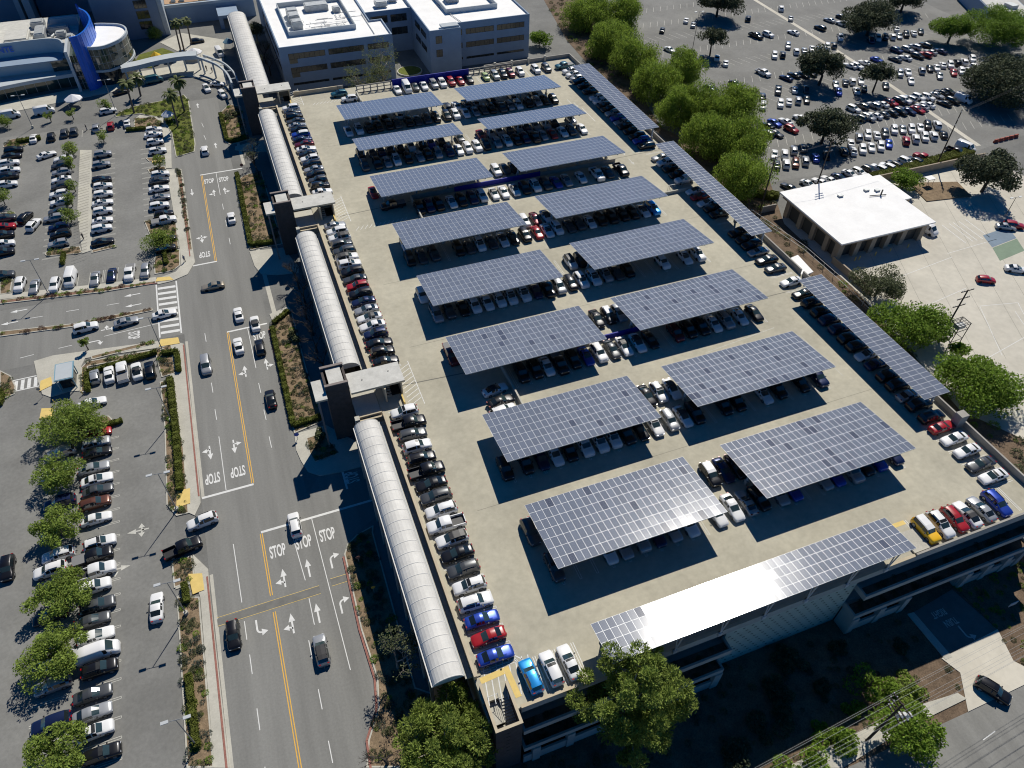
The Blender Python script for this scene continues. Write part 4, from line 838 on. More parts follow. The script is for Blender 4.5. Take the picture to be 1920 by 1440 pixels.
FAR_CARS = [(181.0,208.3,55,'u','K'),(199.7,213.6,56,'u','W'),(202.4,180.9,236,'u','W'),(179.3,180.6,236,'u','S'),(169.7,175.0,236,'u','W'),(172.8,174.6,56,'u','K'),(179.2,175.6,56,'u','W'),(182.5,175.4,57,'s','S'),(186.0,175.6,237,'s','W'),(188.0,174.2,236,'s','G'),(192.4,175.5,235,'u','W'),(195.5,175.8,58,'u','G'),(228.6,181.5,53,'s','W'),(211.7,175.3,238,'u','N'),(215.5,176.2,235,'u','W'),(218.5,175.9,236,'u','K'),(221.5,175.6,58,'u','W'),(224.5,175.4,238,'s','S'),(227.9,175.7,238,'u','K'),(231.7,175.9,56,'s','W'),(235.3,176.2,233,'s','K'),(201.2,148.3,233,'u','S'),(204.6,148.4,238,'s','W'),(200.6,142.5,235,'s','W'),(210.0,147.8,53,'u','S'),(213.9,148.3,237,'s','K'),(216.6,148.0,235,'s','W'),(212.8,142.5,232,'s','S'),(220.4,149.3,58,'s','W'),(222.9,148.4,236,'u','W'),(226.6,149.1,58,'u','K'),(219.2,143.0,235,'s','R'),(222.5,142.9,235,'u','W'),(229.5,148.8,56,'u','W'),(225.3,142.5,236,'s','W'),(234.1,149.8,235,'u','W'),(189.8,142.0,236,'s','K'),(174.9,148.3,238,'s','S'),(179.0,148.7,55,'s','G'),(181.6,148.4,56,'u','W'),(184.7,147.9,234,'s','W'),(172.3,143.5,237,'s','B'),(178.4,142.5,58,'s','W'),(181.5,142.6,234,'s','K'),(154.2,150.8,234,'p','G'),(159.7,149.5,55,'s','W'),(163.3,148.3,237,'s','G'),(143.0,148.0,237,'s','W'),(147.0,148.8,58,'s','G'),(149.0,142.2,235,'u','W'),(152.5,142.6,54,'s','W'),(155.9,142.5,53,'u','S'),(158.8,142.0,236,'s','K'),(142.9,142.7,237,'u','W'),(157.9,116.1,54,'u','S'),(161.2,116.3,234,'u','W'),(163.8,115.4,56,'s','W'),(166.7,115.3,237,'u','G'),(170.9,116.3,234,'u','W'),(173.7,115.8,236,'s','S'),(176.1,114.9,235,'u','W'),(179.4,114.8,234,'s','W'),(182.5,115.2,235,'u','K'),(185.6,114.6,58,'u','W'),(169.5,109.7,52,'u','R'),(173.1,109.8,53,'u','W'),(176.3,109.6,236,'u','W'),(179.4,109.5,58,'u','W'),(183.0,109.2,57,'s','K'),(150.8,109.9,58,'s','W'),(153.9,109.7,236,'u','W'),(157.2,109.9,237,'s','W'),(160.0,109.3,234,'u','W'),(163.5,109.9,233,'s','B'),(128.2,115.6,233,'s','W'),(131.2,115.0,54,'u','W'),(135.0,115.9,56,'u','S'),(138.5,116.0,54,'s','G'),(138.3,110.3,57,'s','B'),(142.0,110.3,236,'s','K'),(128.2,110.1,57,'u','W'),(130.9,109.5,236,'u','O'),(134.3,109.6,55,'u','S'),(125.5,110.6,57,'s','G'),(153.3,114.0,53,'s','W'),(148.0,110.4,58,'u','K'),(210.0,197.0,106,'s','S'),(216.6,198.1,-74,'s','K'),(212.1,192.4,106,'u','W'),(201.4,191.4,106,'u','K'),(173.8,192.5,-73,'p','K'),(178.9,192.2,-73,'u','W'),(189.1,191.0,106,'s','W'),(214.0,164.7,-73,'u','N'),(218.2,164.0,-74,'u','S'),(222.6,165.3,106,'u','S'),(227.3,165.1,104,'u','K'),(221.1,158.2,108,'u','R'),(224.7,159.7,105,'s','S'),(217.5,158.1,-71,'u','K'),(212.4,158.5,104,'s','W'),(208.1,158.7,108,'s','G'),(201.6,160.2,-71,'s','B'),(228.7,159.1,105,'s','N'),(191.2,158.0,-73,'u','W'),(195.8,159.6,105,'s','W'),(189.4,159.2,109,'s','W'),(157.4,163.9,-76,'p','W'),(162.4,158.0,109,'s','N'),(166.3,159.0,108,'s','K'),(169.3,158.0,-76,'s','K'),(172.3,158.2,-73,'s','K'),(229.6,143.6,-75,'u','W'),(168.5,131.7,-74,'u','W'),(172.4,132.5,106,'u','G'),(176.2,131.7,107,'u','S'),(179.3,131.7,107,'s','W'),(182.5,131.1,-74,'u','R'),(186.2,131.5,-72,'u','K'),(188.1,131.4,-76,'u','W'),(190.4,131.7,107,'u','S'),(193.8,131.6,-75,'u','W'),(196.7,130.6,-73,'u','W'),(200.7,130.9,-71,'s','S'),(203.7,132.1,107,'s','K'),(206.5,131.7,-74,'s','K'),(198.7,125.5,108,'s','K'),(202.5,125.9,-73,'u','K'),(206.3,125.6,-74,'v','W'),(166.2,126.3,110,'u','G'),(169.0,125.4,-74,'u','S'),(171.9,125.9,110,'s','W'),(174.7,125.9,108,'s','G'),(177.9,125.8,109,'s','K'),(181.0,125.3,-71,'u','K'),(184.0,124.8,-71,'s','N'),(187.3,124.7,-75,'s','R'),(190.0,125.9,105,'s','S'),(192.9,126.5,105,'s','W'),(139.7,132.0,-76,'s','B'),(143.4,131.7,104,'s','W'),(148.7,131.9,104,'u','W'),(136.6,131.1,106,'s','K'),(141.9,126.8,-75,'u','R'),(133.6,126.9,104,'u','G'),(136.0,126.0,-71,'s','G'),(121.5,99.5,104,'s','G'),(127.4,99.0,-73,'s','W'),(131.0,98.9,108,'s','W'),(134.0,99.0,104,'s','W'),(137.5,99.0,-72,'s','N'),(141.5,99.6,-72,'s','W'),(144.3,99.4,-75,'u','W'),(147.7,99.4,-76,'u','K'),(151.0,99.5,108,'u','W'),(153.8,99.4,108,'u','W'),(156.4,99.7,106,'u','K'),(160.8,99.9,-76,'u','W'),(163.4,99.4,106,'u','K'),(166.9,99.9,105,'p','R'),(178.5,99.7,-71,'p','K'),(182.7,100.5,-73,'v','W'),(144.0,208.7,55,'s','K'),(157.4,214.4,55,'s','W'),(157.7,209.7,55,'s','S'),(149.5,179.9,55,'s','W'),(149.9,175.0,55,'s','W'),(144.4,181.6,55,'s','K'),(180.7,208.3,55,'s','K'),(142.9,147.7,55,'s','W'),(146.6,148.5,55,'s','K'),(142.9,143.0,55,'s','W'),(140.0,148.7,55,'s','W'),(199.9,213.5,55,'s','W'),(197.0,203.5,55,'s','S'),(137.4,191.4,-73,'s','W'),(134.2,159.4,-73,'s','N'),(143.7,159.5,-73,'s','K')]
TREES = [
('feather', 119.5, 219.7, 9.2, -3.0, 'farthest bright green feathery tree beside the service road', 'feathery trees beside the far side of the garage', -9.0),
('feather', 131.9, 216.7, 8.0, -3.0, 'feathery green tree at far end touching the big lot', 'feathery trees beside the far side of the garage', -9.0),
('feather', 116.4, 195.0, 9.8, -3.0, 'tall feathery green tree behind the garage corner', 'feathery trees beside the far side of the garage', -9.0),
('feather', 115.9, 178.3, 8.1, -3.0, 'feathery green tree next behind the corner canopy end', 'feathery trees beside the far side of the garage', -9.0),
('feather', 113.9, 159.4, 8.0, -3.0, 'feathery green tree level with the far lot lamp post', 'feathery trees beside the far side of the garage', -9.0),
('feather', 126.7, 164.3, 7.2, -3.0, 'rounded feathery green tree leaning over the big lot', 'feathery trees beside the far side of the garage', -9.0),
('feather', 111.7, 142.5, 7.9, -3.0, 'feathery green tree beside the farthest long side canopy', 'feathery trees beside the far side of the garage', -9.0),
('feather', 119.6, 139.8, 8.3, -3.0, 'broad feathery green tree in the middle of the tree row', 'feathery trees beside the far side of the garage', -9.0),
('feather', 129.6, 138.2, 7.4, -3.0, 'feathery green tree bulging into the big lot', 'feathery trees beside the far side of the garage', -9.0),
('feather', 110.7, 123.6, 7.7, -3.0, 'feathery green tree beside the gap between side canopies', 'feathery trees beside the far side of the garage', -9.0),
('feather', 116.7, 118.3, 8.4, -3.0, 'bushy feathery green tree below the bulging one', 'feathery trees beside the far side of the garage', -9.0),
('feather', 107.6, 101.8, 7.4, -3.0, 'nearest bright green feathery tree of the row', 'feathery trees beside the far side of the garage', -9.0),
('dark', 171.3, 215.2, 10.3, -2.5, 'dark tree cut by the top edge of the picture', 'dark evergreens in the big lot', -9.0),
('dark', 149.0, 183.6, 5.8, -2.5, 'small dark tree in the empty part of the big lot', 'dark evergreens in the big lot', -9.0),
('dark', 214.4, 180.8, 12.8, -2.5, 'tall dark evergreen near the top of the big lot', 'dark evergreens in the big lot', -9.0),
('dark', 170.2, 150.8, 9.6, -2.5, 'dark spreading evergreen left of the lot centre', 'dark evergreens in the big lot', -9.0),
('dark', 183.5, 140.6, 6.1, -2.5, 'smallest dark evergreen in the lot centre', 'dark evergreens in the big lot', -9.0),
('dark', 145.5, 117.2, 9.0, -2.5, 'dense dark evergreen above the flat white roof', 'dark evergreens in the big lot', -9.0),
('dark', 218.0, 122.5, 16.6, -2.5, 'huge dark evergreen at the right picture edge', 'dark evergreens in the big lot', -9.0),
('dark', 169.6, 81.0, 9.5, -2.5, 'dark evergreen over the wall of the service yard', 'dark evergreens in the big lot', -9.0),
('green', 238.2, 165.5, 8.7, -3, 'bright green tree at the top right corner road', '', -9.0),
('green', 253.4, 159.1, 12.9, -2, 'large mixed green tree beside the corner building', '', -9.0),
('dark', 243.9, 196.5, 10.4, -3, 'dark tree at the top edge near the corner building', '', -9.0),
('green', 150.5, 89.4, 4.9, -6, 'small glossy green tree behind the flat white roof', '', -9.0),
('olive', 112.4, 54.8, 6.6, -5, 'grey-green tree at the corner of the service building', '', -9.0),
('green', 109.2, 41.7, 8.5, -4.5, 'dense bright green tree beside the leaning utility pole', '', -9.0),
('green', 107.9, 22.8, 9.0, -4.5, 'widest bright green tree over the right parapet', '', -9.0),
('green', 114.7, 33.1, 2.3, -7, 'small shrub tree at the foot of the steel frame', '', -9.0),
('pine', -5.2, -4.1, 7.5, -2.5, 'large pine at the corner stair tower', '', -9.0),
('pine', 18.0, -7.6, 8.3, -0.5, 'largest pine in front of the garage', '', -13.5),
('branchy', 53.7, -22.4, 6.2, -9.5, 'light green tree beside the lower utility pole', '', -13.5),
('lacy', -51.9, 71.8, 7.1, -6.0, 'lacy green topmost tree of the lower left lot', 'light green trees in the lower left lot', -9.0),
('lacy', -52.6, 60.7, 5.0, -6.0, 'lacy green second tree from top in the lower left lot', 'light green trees in the lower left lot', -9.0),
('lacy', -52.8, 49.6, 4.8, -6.0, 'lacy green third tree from top in the lower left lot', 'light green trees in the lower left lot', -9.0),
('lacy', -51.8, 36.7, 5.3, -6.0, 'lacy green fourth tree from top in the lower left lot', 'light green trees in the lower left lot', -9.0),
('lacy', -52.4, 27.3, 5.3, -6.0, 'lacy green fifth tree from top in the lower left lot', 'light green trees in the lower left lot', -9.0),
('lacy', -51.4, 13.6, 5.0, -6.0, 'lacy green bottom tree of the lower left lot', 'light green trees in the lower left lot', -9.0),
('small', -33.7, 127.7, 4.5, -6.8, 'lacy tree by the crosswalk corner of the upper lot', 'small trees in the upper left lot', -9.0),
('small', -55.2, 181.3, 2.8, -6.8, 'top tree of the striped path in the upper lot', 'small trees in the upper left lot', -9.0),
('small', -55.4, 172.8, 2.2, -6.8, 'second tree of the striped path in the upper lot', 'small trees in the upper left lot', -9.0),
('small', -54.1, 160.2, 1.8, -6.8, 'third tree of the striped path in the upper lot', 'small trees in the upper left lot', -9.0),
('small', -54.5, 153.1, 2.1, -6.8, 'fourth tree of the striped path in the upper lot', 'small trees in the upper left lot', -9.0),
('small', -54.5, 145.4, 2.5, -6.8, 'fifth tree of the striped path in the upper lot', 'small trees in the upper left lot', -9.0),
('small', -47.4, 185.7, 2.0, -6.8, 'young tree beside the red SUV in the upper lot', 'small trees in the upper left lot', -9.0),
('small', -33.2, 165.9, 2.0, -6.8, 'young tree by the street gate of the upper lot', 'small trees in the upper left lot', -9.0),
('small', -61.9, 203.9, 1.5, -6.8, 'young tree beside the white van', 'small trees in the upper left lot', -9.0),
('small', -55.8, 203.6, 1.7, -6.8, 'young tree on the hospital drive median', 'small trees in the upper left lot', -9.0),
('small', -73.4, 204.4, 3.1, -6.8, 'small tree at the left end of hospital drive', 'small trees in the upper left lot', -9.0),
('small', -49.9, 95.1, 1.1, -6.8, 'young tree on the sidewalk behind the kiosk', 'small trees in the upper left lot', -9.0),
('small', -47.2, 206.2, 2.3, -6.8, 'young tree by the hospital crosswalk', 'small trees in the upper left lot', -9.0),
('small', -31.7, 262.0, 5.0, -6.8, 'leafy tree on the hospital lawn', 'small trees in the upper left lot', -9.0),
('small', -70.3, 159.2, 2.6, -6.8, 'small tree cut by the left edge in the upper lot', 'small trees in the upper left lot', -9.0),
('airy', 33.3, 203.3, 12.9, -1, 'tall airy tree in front of the white roofed offices', '', -9.0),
('airy', 25.6, 199.7, 7.5, -4, 'shorter airy tree beside the tall one at the offices', '', -9.0),
('green', 95.5, 209.6, 4.6, -6, 'round green tree at the right end of the offices', '', -9.0),
('olive', 2.5, 243.9, 4.7, -4, 'narrow dark tree between vault roof and offices', '', -9.0),
]
PALMS = [('date', -39.1, 202.0, -0.3, 'feather palm nearest the blue wall'), ('date', -37.0, 213.6, -3.5, 'feather palm just behind the blue-wall one'), ('date', -25.0, 197.9, 0.2, 'upper feather palm on the round island'), ('date', -27.4, 188.6, 0.5, 'lower feather palm on the round island'), ('fan', -23.2, 244.1, 0.4, 'tallest fan palm of the plaza group'), ('fan', -22.1, 244.2, 0.9, 'middle fan palm of the plaza group'), ('fan', -19.4, 250.7, -0.9, 'rightmost fan palm of the plaza group'), ('date', -44.2, 266.3, -4.0, 'palm half hidden behind the rotunda')]
LAMPS = [(-35.5, 48.4, 0.8, 'grey twin-head lamp post beside the lower lot driveway'), (-35.3, 28.7, 0.1, 'grey twin-head lamp post below the lower lot driveway'), (-35.3, 9.1, -0.1, 'grey twin-head lamp post nearest the bottom edge in the planted strip'), (-35.3, 69.2, -0.2, 'grey twin-head lamp post at the top of the lower planted strip'), (-35.9, 89.3, -0.0, 'grey twin-head lamp post at the zebra crossing corner'), (-58.2, 116.7, 0.2, 'grey twin-head lamp post at the bottom of the upper lot'), (-66.6, 201.5, 0.6, 'grey twin-head lamp post on the hospital drive by the van'), (-43.9, 202.6, 1.4, 'grey twin-head lamp post beside the blue wall'), (145.1, 189.0, 4.1, 'grey twin-head lamp post in the empty part of the big lot'), (166.3, 69.8, -3.6, 'grey twin-head lamp post in the service yard')]
# ---------------------------------------------------------------- ground, road, pavements
g = MB()
g.face([(-700, -300, GZ), (-12, -300, GZ), (-12, -4, GZ), (-12, 1500, GZ), (-700, 1500, GZ)])
g.face([(-12, -4, GZ), (92.3, -4, GZ), (92.3, 8, GZ), (900, 8, GZ), (900, 1500, GZ), (-12, 1500, GZ)])
tag(g.build('ground', 'asphalt'), kind='structure')
g = MB()                                                        # the lower ground and the banks down to it
g.face([(-5, -300, FZ), (900, -300, FZ), (900, -6, FZ), (-5, -6, FZ)])
g.face([(-5, -6, FZ), (92.3, -6, FZ), (92.3, -4, FZ), (-5, -4, FZ)])
g.face([(-12, -300, GZ), (-5, -300, FZ), (-5, -4, FZ), (-12, -4, GZ)])
g.face([(92.3, -6, FZ), (900, -6, FZ), (900, 8, GZ), (92.3, 8, GZ)])
g.face([(-12, -4, GZ), (-5, -4, FZ), (92.3, -4, FZ), (92.3, -4, GZ)])
tag(g.build('bank', 'soil'), kind='structure')
r_ = MB(); r_.face([(-31.6, -60, GZ + .004), (-15.0, -60, GZ + .004), (-15.0, 205, GZ + .004), (-31.6, 205, GZ + .004)])
road = tag(r_.build('road', 'asphalt_street'), kind='structure')
r_ = MB(); r_.face([(-140, 96, GZ + .004), (-31.65, 93.5, GZ + .004), (-31.65, 112.6, GZ + .004), (-140, 117.5, GZ + .004)])
road2 = tag(r_.build('side_road', 'asphalt_street'), kind='structure')
for nm, p in (('upper_lot', [(-110, 120), (-33.6, 115), (-33.0, 192), (-41, 197), (-110, 199)]), ('lower_lot', [(-110, -40), (-36.2, -40), (-36.0, 88), (-110, 92)])):
    r_ = MB(); r_.face([(x, y, GZ + .004) for x, y in p]); tag(r_.build(nm, 'asphalt_lot'), kind='structure')
r_ = MB(); r_.face([(x, y, GZ + .004) for x, y in ((119, 104), (186, 99), (260, 108), (262, 300), (117, 300))])
biglot = tag(r_.build('big_lot', 'asphalt_lot'), kind='structure')
r_ = MB(); r_.face([(x, y, FZ + .006) for x, y in ((-4, -22.4), (66, -22.5), (77, -22.4), (210, -16), (210, -80), (-4, -80))])
froad = tag(r_.build('front_road', 'asphalt_street'), kind='structure')

def sheet(poly, z, name, mat, parent=None, kind=None, kerb=None, depth=.14):
    m = MB()
    m.prism(poly, z - depth, z)
    o = m.build(name, mat, parent)
    if kind: tag(o, kind=kind)
    return o
def inset_edge(poly, w):
    return poly
WH = 0.13
wi = 0
for name, poly in POLYS['walk']:
    wi += 1
    lowp = min(p[1] for p in poly) < -12
    o = sheet(poly, (FZ if lowp or name == 'ramp_kerb' else GZ) + WH + .0004 * wi, name, 'concrete', kind='structure', depth=WH + .02)
for name, poly in POLYS['plaza']:
    wi += 1; sheet(poly, (GZ if name == 'plaza' else FZ) + .10 + .0004 * wi, name, 'concrete' if name == 'plaza' else 'yard', kind='structure')
for name, poly in POLYS['yard']:
    yard = sheet(poly, GZ + .02, name, 'yard', kind='structure', depth=.06)
for name, poly in POLYS['drive']:
    drive = sheet(poly, FZ + .03, name, 'asphalt_patch', kind='structure', depth=.06)
for name, poly in POLYS['asphalt2']:
    sheet(poly, GZ + .012, name, 'asphalt', kind='structure', depth=.06)
for name, poly in POLYS['soil']:
    wi += 1; sheet(poly, (GZ if name == 'garage_verge' else FZ) + .035 + .0005 * wi, name, 'soil', kind='structure')
# raised beds with a concrete kerb round the soil
def ring(poly, w):
    a = sum(p[0] * q[1] - q[0] * p[1] for p, q in zip(poly, poly[1:] + poly[:1]))
    if a < 0: poly = poly[::-1]
    n = len(poly); out = []
    for i in range(n):
        p0, p1, p2 = Vector(poly[i - 1]), Vector(poly[i]), Vector(poly[(i + 1) % n])
        d1 = (p1 - p0).normalized(); d2 = (p2 - p1).normalized()
        n1 = Vector((-d1.y, d1.x)); n2 = Vector((-d2.y, d2.x)); b = (n1 + n2)
        b = b.normalized() if b.length > 1e-4 else n1
        k = w / max(.45, b.dot(n1)); out.append((p1.x + b.x * k, p1.y + b.y * k))
    return poly, out
BEDS = []
for name, poly in POLYS['mulch']:
    wi += 1
    outer, inner = ring(poly, .22)
    m = MB(); n = len(outer); zt = GZ + .15 + .0004 * wi
    for i in range(n):
        j = (i + 1) % n
        m.face([(*outer[i], zt), (*outer[j], zt), (*inner[j], zt), (*inner[i], zt)])
        m.face([(*outer[i], GZ), (*outer[j], GZ), (*outer[j], zt), (*outer[i], zt)])
    o = m.build(name, 'concrete'); tag(o, kind='structure')
    s = MB(); s.face([(*p, zt - .02) for p in inner]); s.build('bed_soil', 'mulch' if name != 'round_island' else 'grass', o)
    BEDS.append((name, inner, zt - .02, o))
# red kerbs along the street
def strip(pts, w, z, name, mat, parent):
    m = MB()
    for a, b in zip(pts, pts[1:]):
        a, b = Vector(a), Vector(b); d = (b - a).normalized(); n = Vector((-d.y, d.x)) * (w / 2)
        m.face([(a.x - n.x, a.y - n.y, z), (b.x - n.x, b.y - n.y, z), (b.x + n.x, b.y + n.y, z), (a.x + n.x, a.y + n.y, z)])
    return m.build(name, mat, parent)
ZM = GZ + .012
strip([(-31.95, 4), (-31.95, 34)], .28, GZ + .16, 'red_kerb', 'paint_red', road)
strip([(-31.95, 50), (-31.95, 90)], .28, GZ + .16, 'red_kerb', 'paint_red', road)
strip([(-11.7, 30.2), (-12.0, 17.4), (-11.6, 9.6), (-12.3, 5.5), (-14.5, 1.9), (-14.9, -3)], .30, GZ + .175, 'red_kerb', 'paint_red', road)
strip([(-15.1, 89), (-15.2, 60)], .22, GZ + .175, 'red_kerb', 'paint_red', road)
strip([(-28.6, 121), (-28.5, 158)], .25, GZ + .175, 'red_kerb', 'paint_red', road)
strip([(-36, 113.0), (-50, 114.8), (-68, 117.3)], .22, GZ + .175, 'red_kerb', 'paint_red', road2)
# gutters: paler concrete pan beside the kerb
strip([(-31.35, -60), (-31.35, 34.2)], .5, GZ + .008, 'gutter', 'concrete', road)
strip([(-31.35, 49.5), (-31.35, 91)], .5, GZ + .008, 'gutter', 'concrete', road)
strip([(-28.1, 120), (-28.1, 160)], .5, GZ + .008, 'gutter', 'concrete', road)
strip([(-11.3, 30.0), (-11.7, 17.4), (-11.2, 9.6), (-12.0, 5.2), (-14.2, 1.5)], .5, GZ + .008, 'gutter', 'concrete', road)
# widen the carriageway beside the right-turn lane
m = MB(); m.face([(-15.0, 44, GZ + .0042), (-15.0, 2, GZ + .0042), (-12.1, 5, GZ + .0042), (-11.2, 10, GZ + .0042), (-11.6, 18, GZ + .0042), (-11.3, 31, GZ + .0042), (-9.5, 33.5, GZ + .0042), (-4.9, 36, GZ + .0042), (-4.9, 49, GZ + .0042), (-12, 48, GZ + .0042)])
m.build('turn_lane', 'asphalt_street', road)

def line(x0, y0, x1, y1, w=.12, mat='paint_white', z=ZM, name='lane_line', parent=None):
    return strip([(x0, y0), (x1, y1)], w, z, name, mat, parent or road)
def solid(name, mat, parent, polys, z=ZM):
    m = MB()
    for p in polys: m.face([(x, y, z) for x, y in p])
    return m.build(name, mat, parent)
# double yellow centre lines
for a, b in ((-60, 24.6), (27.4, 39.0), (49.8, 91.0), (117.3, 157.8)):
    line(-23.36, a, -23.36, b, .13, 'paint_yellow'); line(-23.04, a, -23.04, b, .13, 'paint_yellow')
# stop lines
for x0, x1, y in ((-23.2, -4.9, 39.3), (-31.5, -23.1, 49.5), (-23.3, -15.2, 91.1), (-23.6, -12.5, 158.2), (-28.2, -23.0, 117.1)):
    line(x0, y, x1, y, .42, name='stop_line')
line(-8.4, 43.0, -8.4, 47.2, .35, name='stop_line')
# lane lines
for x0, y0, x1, y1 in ((-18.7, 39, -18.0, 28.2), (-18.0, 25.0, -18.0, 20.5), (-15.1, 39, -14.5, 12), (-27.6, 62.5, -27.6, 49.8), (-19.2, 90.8, -19.1, 78.2), (-19.5, 158, -19.5, 146.3), (-27.6, 38.6, -27.5, 27.8), (-27.5, 24.6, -27.5, 21.6)):
    line(x0, y0, x1, y1)
for y in (16.2, 8.2, 0.4, -7, -15, -23): line(-27.4, y, -27.4, y + 3.0)
for y in (15.5, 8.0, 0.8, -7, -15): line(-19.2, y, -19.2, y + 2.9)
for y in (89.5, 74.2, 66.8): line(-27.6, y, -27.65, y + 2.8)
for y in (71.0, 63.6, 56.6): line(-19.1, y, -19.15, y + 2.8)
for y in (139, 131, 123): line(-19.4, y, -19.4, y + 2.8)
for y in (178, 186): line(-20.5, y, -20.8, y + 3)
# STOP lettering
ST = text_mesh('STOP', 'stop_lettering', 'paint_white')
def stop(x, y, rz=0.0, parent=None):
    o = link('stop_lettering', ST, parent or road, (x, y, ZM + .002), (0, 0, rz)); o.scale = (1.02, 3.1, 1)
for x, y, a in ((-21.2, 34.8, 0), (-17.1, 35.0, 0), (-13.3, 35.1, 0), (-29.5, 53.3, 180), (-25.3, 53.3, 180), (-17.2, 87.6, 0), (-21.6, 154.2, 0), (-17.9, 153.9, 0), (-25.4, 120.9, 180), (-7.0, 45.2, 90)): stop(x, y, rad(a))
stop(-41.4, 96.6, rad(-90), road2)
# arrows (drawn pointing to +y)
A_ST = [[(-.13, -1.6), (.13, -1.6), (.13, .35), (-.13, .35)], [(-.48, .352), (.48, .352), (0, 1.7)]]
def arc(r0, r1, cx, cy, a0, a1, n=5):
    o = [(cx + r1 * math.cos(rad(a0 + (a1 - a0) * i / n)), cy + r1 * math.sin(rad(a0 + (a1 - a0) * i / n))) for i in range(n + 1)]
    i_ = [(cx + r0 * math.cos(rad(a0 + (a1 - a0) * i / n)), cy + r0 * math.sin(rad(a0 + (a1 - a0) * i / n))) for i in range(n + 1)]
    return [[o[k], o[k + 1], i_[k + 1], i_[k]] for k in range(n)]
A_L = [[(-.13, -1.6), (.13, -1.6), (.13, .0), (-.13, .0)]] + arc(.47, .73, -.6, 0, 0, 90) + [[(-.602, .05), (-.602, 1.15), (-1.5, .6)]]
A_R = [[(-x, y) for x, y in p[::-1]] for p in A_L]
A_SL = A_ST + arc(.37, .63, -.5, -1.0, 0, 90)[1:] + [[(-.502, -1.0), (-.502, .0), (-1.35, -.5)]]
A_SR = [[(-x, y) for x, y in p[::-1]] for p in A_SL]
A_3 = A_SL + [[(-x, y) for x, y in p[::-1]] for p in A_SL[2:]]
def arrow(shape, x, y, rz=0, parent=None, mat='paint_white', s=1.0):
    c, q = math.cos(rad(rz)) * s, math.sin(rad(rz)) * s
    solid('arrow_marking', mat, parent or road, [[(x + px * c - py * q, y + px * q + py * c) for px, py in p] for p in shape], ZM + .003)
for sh, x, y, a in ((A_SL, -21.0, 29.7, 0), (A_ST, -17.2, 30.1, 0), (A_R, -13.7, 30.4, 0), (A_SL, -21.0, 21.8, 0), (A_ST, -17.2, 22.1, 0), (A_R, -13.8, 22.4, 0), (A_L, -25.9, 22.6, 180), (A_SR, -29.4, 59.2, 180), (A_SL, -25.3, 59.2, 180), (A_SL, -21.2, 78.0, 0), (A_SR, -17.0, 78.6, 0), (A_SL, -20.9, 147.8, 0), (A_SR, -18.2, 148.0, 0), (A_3, -25.5, 127.5, 180), (A_ST, -26.2, 150, 180), (A_ST, -24.0, 200, 0), (A_ST, -21.0, 201, 0), (A_ST, -22.0, 172.5, 0), (A_ST, -18.2, 173.5, 0)): arrow(sh, x, y, a)
for sh, x, y, a in ((A_ST, -41.3, 110.6, 90), (A_ST, -41.2, 106.8, 90), (A_ST, -63.8, 113.0, 90), (A_ST, -65.3, 109.3, 90), (A_SL, -46.0, 100.4, -90), (A_R, -48.3, 97.3, -90)): arrow(sh, x, y, a, road2)
for x, y in ((-41.6, 46.4), (-44.6, 40.2)): arrow(A_3, x, y, 88 if x > -43 else -90, road, 'paint_faded')
for x0, y0, x1, y1 in ((-36.4, 98.8, -47, 98.3), (-44, 108.6, -46.5, 108.7), (-52, 109.2, -54.5, 109.4), (-59, 109.4, -62, 109.6), (-53, 97.6, -55.5, 97.5), (-60, 97.2, -62.5, 97.0)): line(x0, y0, x1, y1, .13, parent=road2)
# zebra crossing
m = MB()
for i in range(9):
    y = 95.0 + i * 1.95
    m.face([(-36.1, y, ZM), (-32.4, y - .35, ZM), (-32.4, y + .45, ZM), (-36.1, y + .8, ZM)])
for x in (-36.35, -32.15): m.face([(x - .15, 94.0, ZM + .002), (x + .15, 94.0, ZM + .002), (x + .15, 112.6, ZM + .002), (x - .15, 112.6, ZM + .002)])
m.build('crosswalk', 'paint_white', road2)
m = MB()
for i in range(9): x = -67.5 + i * 1.15; m.face([(x, 87.5, ZM), (x + .62, 87.5, ZM), (x + .62, 90.2, ZM), (x, 90.2, ZM)])
for y in (87.2, 90.4): m.face([(-68, y, ZM + .001), (-57, y, ZM + .001), (-57, y + .25, ZM + .001), (-68, y + .25, ZM + .001)])
m.build('crosswalk', 'paint_white', road2)
m = MB()
for i in range(4): y = 169.8 + i * 1.3; m.face([(-33.6, y, ZM), (-30.8, y, ZM), (-30.8, y + .6, ZM), (-33.6, y + .6, ZM)])
m.build('crosswalk', 'paint_white', road)
# trench patch with yellow edging across the street
solid('trench_patch', 'asphalt_patch', road, [[(-31.2, 25.0), (-16.2, 25.3), (-16.2, 26.6), (-31.2, 26.3)], [(-14.4, 25.8), (-11.9, 25.8), (-11.9, 27.1), (-14.4, 27.1)]], GZ + .018)
for x0, x1, y in ((-31.2, -16.2, 25.15), (-31.2, -16.2, 26.55), (-14.4, -11.9, 25.8), (-14.4, -11.9, 27.1)): line(x0, y, x1, y + (.02 if x0 < -20 else 0), .07, 'paint_yellow_pale', GZ + .024)
